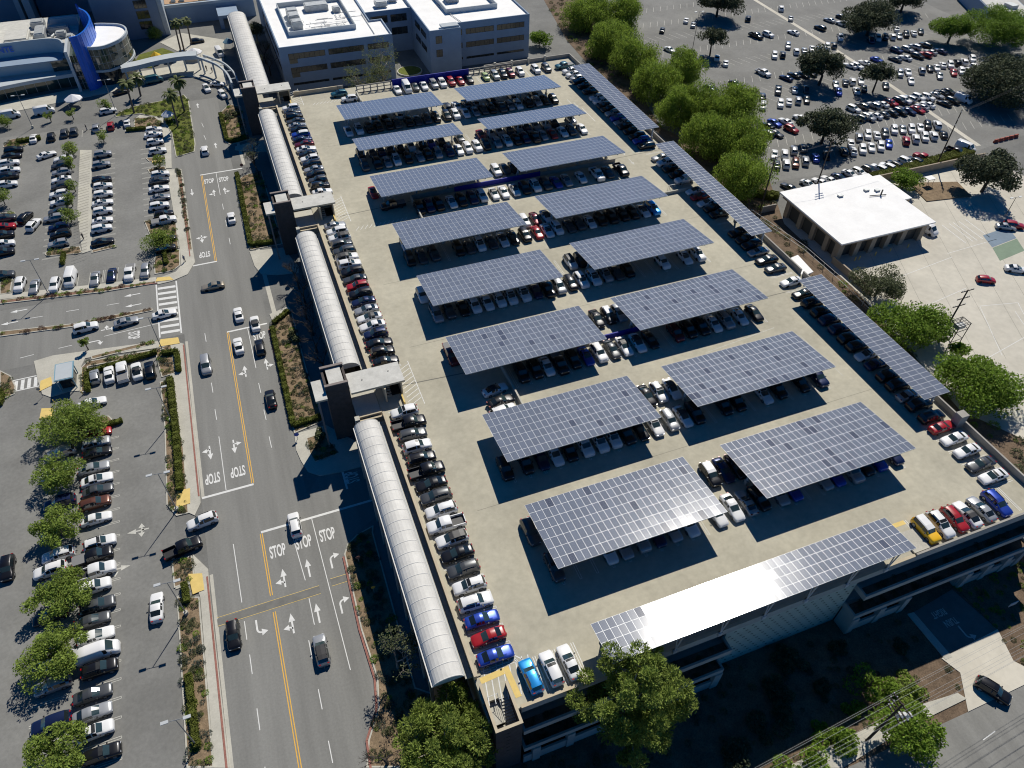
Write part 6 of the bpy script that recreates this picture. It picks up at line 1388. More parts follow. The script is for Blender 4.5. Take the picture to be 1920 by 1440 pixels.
def block(poly, z1, parent, wall='stucco', roof='roof_white', par=.55):
    b = MB(); b.prism(poly, GZ, z1); b.build('wall_block', wall, parent)
    outer, inner = ring(poly, .35)
    m = MB(); n = len(outer)
    for i in range(n):
        j = (i + 1) % n
        m.face([(*outer[i], z1 + par), (*outer[j], z1 + par), (*inner[j], z1 + par), (*inner[i], z1 + par)])
        m.face([(*outer[i], z1), (*outer[j], z1), (*outer[j], z1 + par), (*outer[i], z1 + par)])
        m.face([(*inner[j], z1), (*inner[i], z1), (*inner[i], z1 + par), (*inner[j], z1 + par)])
    m.build('roof_parapet', wall, parent)
    s = MB(); s.face([(*p, z1 + .02) for p in inner]); s.build('roof', roof, parent)
block([(6.0, 200.2), (41.0, 200.2), (41.0, 214), (37, 214), (37, 262), (6.0, 262)], ZR, off)
block([(52.6, 198.6), (63.0, 198.6), (63.0, 202.6), (88.3, 202.6), (88.3, 262), (53.2, 262)], ZR, off)
block([(37.05, 222), (53.15, 222), (53.15, 262), (37.05, 262)], ZR - .4, off)
for k, z in enumerate((1.3, -2.9, -6.6)):
    h = 1.7 if k < 2 else .7
    for i, (a, b) in enumerate(((8.5, 19.5), (20.7, 31.6), (33.0, 39.5))): window_row(off, 'x', 200.2, a, b, z, z + h, 7, drop=1.3 if i == 0 and k < 2 else 0)
    for a, b in ((63.6, 64.6), (66.0, 75.6), (76.8, 86.4)): window_row(off, 'x', 202.6, a, b, z, z + h, max(1, int((b - a) / 1.5)))
    if k < 2:
        window_row(off, 'x', 198.6, 54.6, 56.6, z - .3, z + 2.0, 2)
        for a, b in ((39.0, 44.6), (45.8, 51.2)): window_row(off, 'x', 222, a, b, z - .4, z + 1.9, 3)
        for a, b in ((203, 209), (210.5, 216)): window_row(off, 'y', 52.6, a, b, z - .2, z + 1.5, 4); 
        for a, b in ((203, 212), (214, 224), (226, 240)): window_row(off, 'y', 6.0, a, b, z, z + 1.6, 5)
def penthouse(x0, x1, y0, y1, z, h):
    p = MB(); t = .3
    p.box(x0, x1, y0, y0 + t, z, z + h); p.box(x0, x1, y1 - t, y1, z, z + h); p.box(x0, x0 + t, y0 + t, y1 - t, z, z + h); p.box(x1 - t, x1, y0 + t, y1 - t, z, z + h)
    p.build('plant_screen', 'stucco_pale', off)
    s = MB(); s.box(x0 + t, x1 - t, y0 + t, y1 - t, z, z + .06); s.build('plant_roof', 'roof_white', off)
penthouse(10.6, 31.6, 209.0, 236, ZR + .03, 1.5)
penthouse(62.5, 80.5, 212.5, 236, ZR + .03, 1.5)
q = random.Random(4)
for x0, y0, w, d, h in ((12.6, 214, 3.2, 3.4, 2.2), (12.4, 219, 3.4, 4.2, 2.4), (12.6, 224.5, 3.4, 3.6, 2.2), (19, 228, 7.5, 4.2, 1.8), (27.5, 225, 2.4, 2.4, 1.4), (66, 222, 4, 4, 2.6), (74, 226, 4.2, 3.6, 2.6), (70, 229, 2.5, 2.5, 1.2), (42, 226, 4, 3, 1.2), (47.5, 230, 3, 3, 1.6)):
    e = MB(); e.box(x0, x0 + w, y0, y0 + d, ZR + .1, ZR + .1 + h); e.box(x0 + .3, x0 + w - .3, y0 + .3, y0 + d - .3, ZR + .101 + h, ZR + .3 + h); e.build('air_handler', 'machinery', off)
pi = MB()
for k in range(20):
    a = (q.uniform(16, 30), q.uniform(210.5, 222)); ln = q.uniform(2, 7)
    b = (a[0] + (ln if k % 2 else 0), a[1] + (0 if k % 2 else ln * .6)); z = ZR + q.uniform(.3, 1.2)
    pi.tube((*a, z), (*b, z), .09, k=5)
for x in (64.9, 36): pi.tube((x, 203, ZR + .3), (x - (3 if x > 50 else 0), 222, ZR + .3), .12, k=5)
pi.build('roof_pipes', 'machinery', off)['kind'] = 'stuff'
bx('stair_head', 'stucco_pale', off, 57, 62.6, 199.2, 202.2, ZR + .56, ZR + 1.1)
# courtyard planter between the wings
cp = root('courtyard_planter', (0, 0, 0), 'round planter in the shaded courtyard between the office wings', 'planter')
m = MB(); m.prism([(46.5 + 4.2 * math.cos(a), 204 + 4.0 * math.sin(a)) for a in np.linspace(0, 2 * math.pi, 18)[:-1]], GZ, GZ + .5); m.build('planter_wall', 'concrete', cp)
m = MB(); m.prism([(46.5 + 3.8 * math.cos(a), 204 + 3.6 * math.sin(a)) for a in np.linspace(0, 2 * math.pi, 18)[:-1]], GZ + .5, GZ + .56); m.build('planter_soil', 'grass', cp)
c_ = MB(); c_.face([(6, 178, GZ + .02), (90, 178, GZ + .02), (90, 202, GZ + .02), (53, 222, GZ + .02), (41, 222, GZ + .02), (6, 202, GZ + .02)]); tag(c_.build('courtyard_paving', 'asphalt'), kind='structure')

# ---------------------------------------------------------------- hospital at the upper left
hos = root('hospital_building', (0, 0, 0), 'low hospital entrance building with curved blue wall and glazed rotunda', 'building')
def ribbon(pts, z0, z1, th, name, mat, parent, z0b=None):
    m = MB(); P_ = [Vector(p) for p in pts]; n = len(P_); L, Rr = [], []
    for i in range(n):
        d_ = (P_[min(i + 1, n - 1)] - P_[max(i - 1, 0)]).normalized(); nn = Vector((-d_.y, d_.x)) * (th / 2)
        L.append(P_[i] + nn); Rr.append(P_[i] - nn)
    for i in range(n - 1):
        for A, B_ in ((Rr[i], Rr[i + 1]), (L[i + 1], L[i])): m.face([(A.x, A.y, z0), (B_.x, B_.y, z0), (B_.x, B_.y, z1), (A.x, A.y, z1)])
        m.face([(Rr[i].x, Rr[i].y, z1), (Rr[i + 1].x, Rr[i + 1].y, z1), (L[i + 1].x, L[i + 1].y, z1), (L[i].x, L[i].y, z1)])
    for i in (0, n - 1): m.face([(L[i].x, L[i].y, z0), (Rr[i].x, Rr[i].y, z0), (Rr[i].x, Rr[i].y, z1), (L[i].x, L[i].y, z1)])
    return m.build(name, mat, parent, smooth=False)
def smooth_path(pts, k=5):
    out = []
    P_ = [Vector(p) for p in pts]
    for i in range(len(P_) - 1):
        p0, p1, p2, p3 = P_[max(i - 1, 0)], P_[i], P_[i + 1], P_[min(i + 2, len(P_) - 1)]
        for t in range(k):
            u = t / k
            out.append(tuple(.5 * ((2 * p1) + (p2 - p0) * u + (2 * p0 - 5 * p1 + 4 * p2 - p3) * u * u + (3 * p1 - p0 - 3 * p2 + p3) * u ** 3)))
    out.append(tuple(P_[-1])); return out
BW = smooth_path([(-51.4, 222.6), (-49.6, 223.3), (-47.8, 226.5), (-46.6, 231.4), (-46.2, 237.4), (-47.6, 244.0), (-49.6, 248.0), (-50.7, 252.3)], 4)
bw = ribbon(BW, GZ, 7.2, .5, 'blue_wall', 'hospital_blue', hos)
for a, b in zip(BW[::2], BW[2::2]):
    v = MB(); v.obox((a[0], a[1], -.9), (.58, .58, 16.0), math.atan2(b[1] - a[1], b[0] - a[0])); v.build('wall_rib', 'hospital_blue', bw)
RT = smooth_path([(-48.2, 225.0), (-45.5, 224.4), (-42.7, 225.2), (-38.6, 229.6), (-36.9, 236.3), (-38.7, 241.6), (-43.5, 244.2), (-46.4, 245.0)], 4)
rp = RT + [(-46.2, 236)]
m = MB(); m.prism(rp, -4.0, 2.2); m.build('rotunda_glass', 'glass_green', hos, smooth=False)
m = MB(); m.prism([(p[0] * .96 - 1.75, p[1] * .96 + 9.4) for p in rp], GZ, -4.0); m.build('rotunda_base', 'glass_dark', hos)
ribbon(RT, 2.2, 3.1, .45, 'rotunda_parapet', 'stucco_pale', hos); ribbon(RT, -4.6, -3.95, .7, 'rotunda_band', 'stucco_pale', hos)
m = MB(); m.face([(*p, 2.45) for p in (rp[::-1] if sum(p[0] * q_[1] - q_[0] * p[1] for p, q_ in zip(rp, rp[1:] + rp[:1])) < 0 else rp)]); m.build('rotunda_roof', 'roof_white', hos)
m = MB()
for i, p in enumerate(RT[::2]): m.tube((p[0], p[1], -4), (p[0], p[1], 2.2), .07, k=4)
for z in (-2.0, .2):
    for a, b in zip(RT, RT[1:]): m.tube((*a, z), (*b, z), .06, k=4)
m.build('rotunda_mullions', 'mullion', hos)['kind'] = 'stuff'
# main range: curved sign wall over a lower roof and a glazed shop front
SWL = smooth_path([(-110, 234), (-84, 236.3), (-74, 236.3), (-65, 236.5), (-59.5, 236.2), (-56.5, 234.4), (-55.2, 230.8)], 4)
sgw = ribbon(SWL, -1.2, 3.1, .5, 'sign_wall', 'stucco_pale', hos)
o = link('sign_lettering', text_mesh('NTE', 'sign_lettering', 'hospital_blue'), hos, (-72.3, 235.7, 1.2), (rad(90), 0, 0)); o.scale = (2.3, 2.3, 1); o['label'] = 'blue sign letters reading NTE'
bx('main_roof', 'roof_grey', hos, -112, -52, 237.0, 262, .6, 1.0)
bx('main_wall', 'stucco_pale', hos, -112, -54.6, 230.6, 236.0, GZ, -1.3)
bx('mid_roof', 'stucco', hos, -112, -56.8, 229.0, 236.0, -1.299, -1.1)
bx('clerestory', 'glass_green', hos, -60.5, -54.9, 229.6, 230.58, -7.0, -1.4)
CN = smooth_path([(-112, 214), (-92, 219.2), (-78, 222.4), (-66.7, 224.9), (-55.0, 226.4)], 4)
m = MB(); m.prism(CN + [(-55.0, 230.5), (-112, 230.5)], -5.6, -4.6); m.build('entrance_canopy', 'stucco_pale', hos)
m = MB(); m.prism([(p[0], p[1] + 1.6) for p in CN] + [(-55.0, 230.4), (-112, 230.4)], GZ, -5.62); m.build('shop_front', 'glass_green', hos)
m = MB()
for p in CN[::1]: m.tube((p[0], p[1] + 1.52, GZ), (p[0], p[1] + 1.52, -5.6), .1, k=4)
m.build('shop_front_mullions', 'mullion', hos)['kind'] = 'stuff'
bx('fin_wall', 'stucco_pale', hos, -54.6, -53.8, 222.6, 234, GZ, 3.2)
bx('link_glass', 'glass_green', hos, -53.79, -50.5, 224.2, 234, GZ, 1.4)
m = MB()
for z in (-7, -5, -3, -1): m.box(-53.78, -51.6, 224.08, 224.19, z, z + .14)
for x in (-53.0, -52.2): m.box(x, x + .12, 224.05, 224.195, GZ, 1.4)
m.build('link_mullions', 'mullion', hos)
for x0, y0, w, dd, h, mt in ((-73, 240, 7, 9, 1.2, 'roof_grey'), (-64, 240, 3, 8, 2.2, 'machinery'), (-60.5, 246, 6, 3, 1.6, 'machinery'), (-58, 241, 3, 2.5, 1.6, 'machinery'), (-60, 252, 8, 2, 2.4, 'stucco_pale'), (-82, 246, 6, 10, 1.8, 'stucco_pale'), (-79, 240, 3, 4, 1.4, 'machinery'), (-55, 238, 2, 3, 1.2, 'machinery'), (-66, 252, 4, 4, 1.8, 'machinery')):
    e = MB(); e.box(x0, x0 + w, y0, y0 + dd, 1.001, 1 + h); e.box(x0 + .4, x0 + w - .4, y0 + .4, y0 + dd - .4, 1.002 + h, 1.3 + h); e.build('roof_unit', mt, hos)
m = MB(); qq = random.Random(9)
for k in range(16):
    x, y = qq.uniform(-66, -55), qq.uniform(240, 254); m.tube((x, y, 1.5), (x + qq.uniform(-4, 4), y + qq.uniform(-2, 2), 1.6), .22, k=6)
m.build('roof_ducts', 'machinery', hos)['kind'] = 'stuff'
# tall wards behind
tw = root('hospital_tower', (0, 0, 0), 'tall blue-grey hospital wards rising behind the curved entrance', 'building')
bx('ward_block', 'hospital_tower', tw, -120, -72, 293, 340, GZ, 34)
bx('ward_fin', 'stucco_pale', tw, -75, -73.4, 288, 293, GZ, 34); bx('ward_fin', 'stucco_pale', tw, -71.9, -69.6, 285, 293, GZ, 34)
bx('ward_block', 'hospital_tower', tw, -69.5, -50, 296, 340, GZ, 30)
bx('ward_block', 'hospital_tower', tw, -48, -27.2, 262, 320, GZ, 26)
bx('ward_corner', 'stucco_pale', tw, -27.15, -25.6, 262.5, 300, GZ, 26)
for z in np.arange(-6, 24, 3.4): window_row(tw, 'x', 262, -34.5, -30.5, z, z + 2.6, 3)
for z in np.arange(2, 30, 4): window_row(tw, 'x', 296, -66, -54, z, z + 1.6, 6)
lw = root('low_annex', (0, 0, 0), 'low annex with a tan terrace behind the fan palms', 'building')
bx('annex_wall', 'stucco', lw, -25.5, 5.5, 272, 300, GZ, -3.2); bx('terrace', 'timber_roof', lw, -25.4, -8, 276, 299, -3.199, -3.05); bx('annex_parapet', 'stucco_pale', lw, -25.5, 5.5, 272, 272.5, -3.198, -2.3)
for x in (-23, -20, -13, -10): bx('roof_vent', 'machinery', lw, x, x + 1.6, 277, 279, -3.04, -1.9)
bx('entrance_porch', 'stucco', lw, -8.2, -1, 262, 272, -5.2, -4.4); bx('porch_pier', 'stucco', lw, -8.2, -6.8, 262, 263.2, GZ, -5.201)
# curved drop-off canopy
ca = root('drop_off_canopy', (0, 0, 0), 'curved pale drop-off canopy on columns in front of the plaza', 'canopy')
ARC = smooth_path([(-41.0, 225.4), (-36, 226.4), (-30.5, 228.2), (-24, 229.3), (-18.0, 228.6)], 4)
ribbon(ARC, -4.3, -3.9, 4.2, 'canopy_deck', 'stucco_pale', ca); ribbon([(p[0], p[1] - 2.2) for p in ARC], -5.0, -3.7, .3, 'fascia', 'stucco_pale', ca)
AR2 = smooth_path([(-18.0, 226.0), (-15.5, 222.6), (-12.2, 217.0), (-10.2, 209.5), (-9.6, 202)], 4)
ribbon(AR2, -4.6, -3.9, .5, 'ring_beam', 'stucco_pale', ca); ribbon([(p[0] + 1.9, p[1] + 1.0) for p in AR2], -4.6, -3.9, .4, 'ring_beam', 'stucco_pale', ca)
for i in range(2, len(AR2), 3): bx('ring_tie', 'stucco_pale', ca, AR2[i][0], AR2[i][0] + 2.0, AR2[i][1] + .2, AR2[i][1] + .5, -4.35, -4.1)
for p in ARC[1::3] + AR2[2::4]:
    m = MB(); m.tube((p[0], p[1] - .6, GZ), (p[0], p[1] - .6, -4.3), .28, k=8); m.build('column', 'stucco_pale', ca)
# tents and parasol
def tent(x, y, s, mat, label, name='tent'):
    r = root(name, (x, y, GZ), label, name)
    m = MB()
    for a in range(8):
        t0, t1 = 2 * math.pi * a / 8, 2 * math.pi * (a + 1) / 8
        p0, p1 = (s * math.cos(t0), s * math.sin(t0)), (s * math.cos(t1), s * math.sin(t1))
        m.face([(*p0, 2.4), (*p1, 2.4), (0, 0, 3.7)]); m.face([(*p0, 2.15), (*p1, 2.15), (*p1, 2.4), (*p0, 2.4)])
    m.build('canopy', mat, r)
    for a in range(4):
        t0 = math.pi / 4 + a * math.pi / 2; l = MB(); l.tube((s * .9 * math.cos(t0), s * .9 * math.sin(t0), .1), (s * .9 * math.cos(t0), s * .9 * math.sin(t0), 2.4), .04, k=5); l.build('leg', 'steel_pale', r)
tent(-55.4, 212.6, 2.6, 'cloth_white', 'white tent beside the hospital entrance')
tent(-19.0, 237.5, 2.8, 'cloth_white', 'white tent under the fan palms'); tent(-31.0, 238.5, 1.7, 'cloth_yellow', 'small yellow tent beside the lawn'); tent(-7.2, 243, 1.8, 'kiosk_blue', 'small blue tent beside the vault roof'); tent(-29.5, 192.5, 1.8, 'cloth_white', 'white parasol on the round island', 'parasol')
lm = MB(); lm.prism([(-39.5, 236.5), (-33, 234.5), (-24.5, 244), (-29, 250.5), (-36.5, 247)], GZ + .1, GZ + .22); tag(lm.build('lawn', 'grass'), kind='structure')

# ---------------------------------------------------------------- service building with the white roof
sv = root('service_building', (0, 0, 0), 'tan block service building with roll-up doors and blinding white roof', 'building')
bx('roof', 'roof_white', sv, 111.6, 139.0, 67.8, 91.8, -3.9, -3.55)
m = MB(); m.box(112.3, 138.3, 68.6, 91.0, -4.9, -3.901); m.build('fascia', 'brown_block', sv)
bx('core', 'roll_door', sv, 113.2, 137.4, 70.0, 90.0, GZ, -4.9)
for x in (112.4, 117.3, 121.8, 126.3, 130.8, 136.6):
    m = MB(); m.box(x, x + 1.4, 68.7, 70.3, GZ, -4.901); m.build('pier', 'brown_block', sv)
for y in (72.6, 77.6, 82.6, 87.8): bx('pier', 'brown_block', sv, 112.4, 113.6, y, y + 1.3, GZ, -4.901)
for i, x in enumerate((118.8, 123.3, 127.8, 132.3)):
    dm = MB(); w_ = 2.9 if i < 3 else 4.2
    for k in range(10): dm.box(x, x + w_, 69.86 + .02 * (k % 2), 69.98, GZ + k * .40, GZ + k * .40 + .38)
    dm.build('roll_up_door', 'roll_door', sv)
for bi, x in enumerate((117.0, 118.2, 122.9, 127.2, 132.6)):
    b = MB(); b.tube((x, 67.2, GZ), (x, 67.2, GZ + 1.1), .13, k=8); tag(b.build('bollard', 'paint_yellow_pale'), 'yellow bollard, %s from left along the roll-up doors' % ('first', 'second', 'third', 'fourth', 'fifth')[bi], 'bollard', 'bollards at the service building')
for x, y in ((124, 84.5), (132, 84.5), (134.5, 83.5)): bx('roof_vent', 'machinery', sv, x, x + 1.2, y, y + .9, -3.549, -3.1)
m = MB(); m.tube((134.6, 82.0, -3.5), (134.6, 82.0, -2.0), .2, k=6); m.tube((131.5, 82.4, -3.3), (135.8, 81.5, -3.3), .12, k=5); m.build('roof_exhaust', 'steel_dark', sv)
bx('side_shed', 'roof_white', sv, 139.3, 143.4, 80, 92, -5.2, -4.9); bx('shed_wall', 'brown_block', sv, 139.4, 143.2, 80.2, 91.8, GZ, -5.21)
yw = root('yard_wall', (0, 0, 0), 'low tan wall around the service yard', 'wall'); bx('wall', 'brown_block', yw, 143.6, 183, 94.0, 94.4, GZ, GZ + 2.2); bx('wall', 'brown_block', yw, 111.2, 111.6, 55, 68.5, GZ, GZ + 1.8); bx('wall', 'wall_grey', yw, 108.0, 112, 91.9, 92.2, GZ, GZ + 1.8)
sh = root('white_shed', (0, 0, 0), 'narrow shed with a white roof beside the right parapet', 'shed'); 
m = MB(); m.prism([(98.0, 68.8), (101.2, 69.4), (100.6, 62.9), (97.2, 62.3)], -5.3, -5.0); m.build('roof', 'roof_white', sh)
m = MB(); m.prism([(98.2, 68.5), (100.9, 69.0), (100.3, 63.2), (97.5, 62.7)], GZ, -5.31); m.build('wall', 'brown_block', sh)
# top right building
tr_ = root('corner_building', (0, 0, 0), 'low grey building with gravel roof at the top right corner', 'building')
m = MB(); m.prism([(262, 170), (275, 163), (292, 196), (278, 203)], GZ, -3.4); m.build('wall_block', 'stucco', tr_)
m = MB(); m.prism([(262.4, 170.3), (274.6, 163.8), (291.4, 195.6), (278.2, 202.2)], -3.4, -3.2); m.build('roof', 'roof_grey', tr_)
bx('roof_unit', 'machinery', tr_, 272, 275, 172, 176, -3.19, -2.0); bx('roof_unit', 'machinery', tr_, 276, 277.2, 188, 189.4, -3.19, -1.8)
m = MB()
for k in range(6):
    t = .1 + .14 * k; x, y = 262 + (275 - 262) * t, 170 + (163 - 170) * t; m.obox((x - .05, y - .12, -6.6), (1.6, .1, 3.2), math.atan2(-7, 13))
m.build('window', 'glass_dark', tr_)
# kiosk on its plaza
kk = root('ticket_kiosk', (0, 0, 0), 'small kiosk with a pale blue flat roof on the yellow-cornered plaza', 'kiosk')
bx('roof', 'kiosk_blue', kk, -54.6, -51.3, 83.9, 88.8, -6.15, -5.95); bx('roof_panel', 'stucco_pale', kk, -54.4, -51.5, 84.1, 88.6, -5.949, -5.9)
bx('booth', 'glass_dark', kk, -54.1, -51.8, 84.8, 88.2, -8.86, -6.16); 
for x, y in ((-54.4, 84.2), (-51.7, 84.2), (-54.4, 88.4), (-51.7, 88.4)): bx('post', 'kiosk_blue', kk, x, x + .16, y, y + .16, -8.86, -6.155)
for i in range(4):
    b = MB(); x, y = ((-55.4, 81.2), (-50.6, 82.0), (-50.4, 84.8), (-50.4, 87.2))[i]; b.tube((x, y, -8.86), (x, y, -7.9), .1, k=6); tag(b.build('bollard', 'paint_yellow_pale'), ['yellow bollard at the left front corner of the kiosk', 'yellow bollard at the right front corner of the kiosk', 'yellow bollard beside the kiosk door', 'yellow bollard at the rear of the kiosk'][i], 'bollard')
# ---------------------------------------------------------------- vehicles
# a vehicle is one lofted shell: stations along its length, each (x, width factor, shoulder z, top z, 'h' bonnet or boot / 'c' cabin)
SHELL = {
 's': (0.92, [(2.42,.70,.52,.60,'h'),(2.33,.88,.62,.70,'h'),(1.98,.97,.72,.80,'h'),(1.45,1,.80,.88,'h'),(.95,1,.86,.95,'h'),(.15,1,.90,1.36,'c'),(-.22,1,.90,1.44,'c'),(-.34,1,.90,1.445,'c'),(-1.0,1,.91,1.38,'c'),(-1.72,.99,.93,1.02,'h'),(-2.1,.96,.90,.99,'h'),(-2.34,.88,.80,.90,'h'),(-2.43,.72,.58,.66,'h')], 1.42, .335),
 'u': (0.95, [(2.34,.74,.62,.74,'h'),(2.24,.91,.80,.90,'h'),(1.92,.98,.90,1.02,'h'),(1.4,1,.96,1.07,'h'),(1.02,1,1.0,1.11,'h'),(.36,1,1.02,1.58,'c'),(-.18,1,1.02,1.69,'c'),(-.30,1,1.02,1.695,'c'),(-1.2,1,1.04,1.68,'c'),(-1.86,.98,1.05,1.60,'c'),(-2.2,.95,1.0,1.12,'h'),(-2.32,.87,.84,.92,'h'),(-2.37,.74,.60,.66,'h')], 1.40, .37),
 'h': (0.89, [(2.05,.72,.58,.66,'h'),(1.95,.90,.72,.80,'h'),(1.65,.97,.80,.90,'h'),(1.3,1,.86,.96,'h'),(1.0,1,.90,1.0,'h'),(.3,1,.93,1.44,'c'),(-.2,1,.93,1.52,'c'),(-.32,1,.93,1.52,'c'),(-1.0,1,.95,1.48,'c'),(-1.6,.98,.96,1.36,'c'),(-1.95,.93,.92,1.0,'h'),(-2.05,.78,.62,.70,'h')], 1.25, .32),
 'w': (0.98, [(2.55,.74,.60,.70,'h'),(2.43,.91,.76,.84,'h'),(2.1,.98,.88,.98,'h'),(1.7,1,.96,1.06,'h'),(1.35,1,1.0,1.12,'h'),(.5,1,1.0,1.66,'c'),(-.1,1,1.0,1.75,'c'),(-.22,1,1.0,1.755,'c'),(-1.5,1,1.0,1.74,'c'),(-2.25,.98,1.02,1.68,'c'),(-2.48,.93,1.0,1.12,'h'),(-2.56,.78,.62,.7,'h')], 1.52, .35),
 'v': (1.02, [(2.78,.78,.70,.86,'h'),(2.66,.92,.92,1.02,'h'),(2.4,.98,1.10,1.22,'h'),(2.1,1,1.2,1.36,'h'),(1.35,1,1.25,2.20,'c'),(.85,1,1.25,2.34,'c'),(.7,1,1.25,2.35,'c'),(-1.2,1,1.25,2.36,'c'),(-2.66,.99,1.25,2.33,'c'),(-2.76,.98,1.2,1.4,'h'),(-2.8,.9,.7,.8,'h')], 1.75, .37),
 'j': (0.95, [(2.3,.86,.80,.98,'h'),(2.22,.94,.96,1.06,'h'),(1.9,1,1.04,1.14,'h'),(1.3,1,1.06,1.17,'h'),(.98,1,1.08,1.18,'h'),(.62,1,1.10,1.74,'c'),(-.1,1,1.10,1.83,'c'),(-.22,1,1.10,1.83,'c'),(-1.2,1,1.10,1.83,'c'),(-2.0,1,1.10,1.80,'c'),(-2.18,.99,1.06,1.15,'h'),(-2.24,.92,.7,.8,'h')], 1.36, .41),
 'p': (1.00, [(2.92,.80,.72,.88,'h'),(2.82,.93,.92,1.02,'h'),(2.45,.99,1.04,1.14,'h'),(1.95,1,1.08,1.18,'h'),(1.52,1,1.10,1.21,'h'),(.92,1,1.12,1.76,'c'),(.45,1,1.12,1.86,'c'),(.33,1,1.12,1.86,'c'),(-.4,1,1.12,1.84,'c'),(-.72,1,1.12,1.70,'c'),(-.80,1,1.08,1.12,'h'),(-.84,1,.7,.8,'h')], 1.80, .40),
}
def shell_points(W, st):
    rows = []
    for x, wf, zs, zt, kd in st:
        w = W * wf
        lo = .24 if zs > .4 else .3
        half = [(w * .92, lo), (w * .985, lo + .13), (w, lo + (zs - lo) * .62), (w * .975, zs - .03)]
        if kd == 'h':
            half += [(w * .90, zt - .035), (w * .68, zt), (w * .36, zt + .018), (0, zt + .026)]
        else:
            tm = .76 if W < 1.0 else .84
            half += [(w * .94, zs + .03), (w * tm, zt - .09), (w * (tm - .14), zt - .015), (0, zt)]
        row = [(x, y, z) for y, z in half] + [(x, -y, z) for y, z in half[-2::-1]]
        rows.append(row)
    return rows

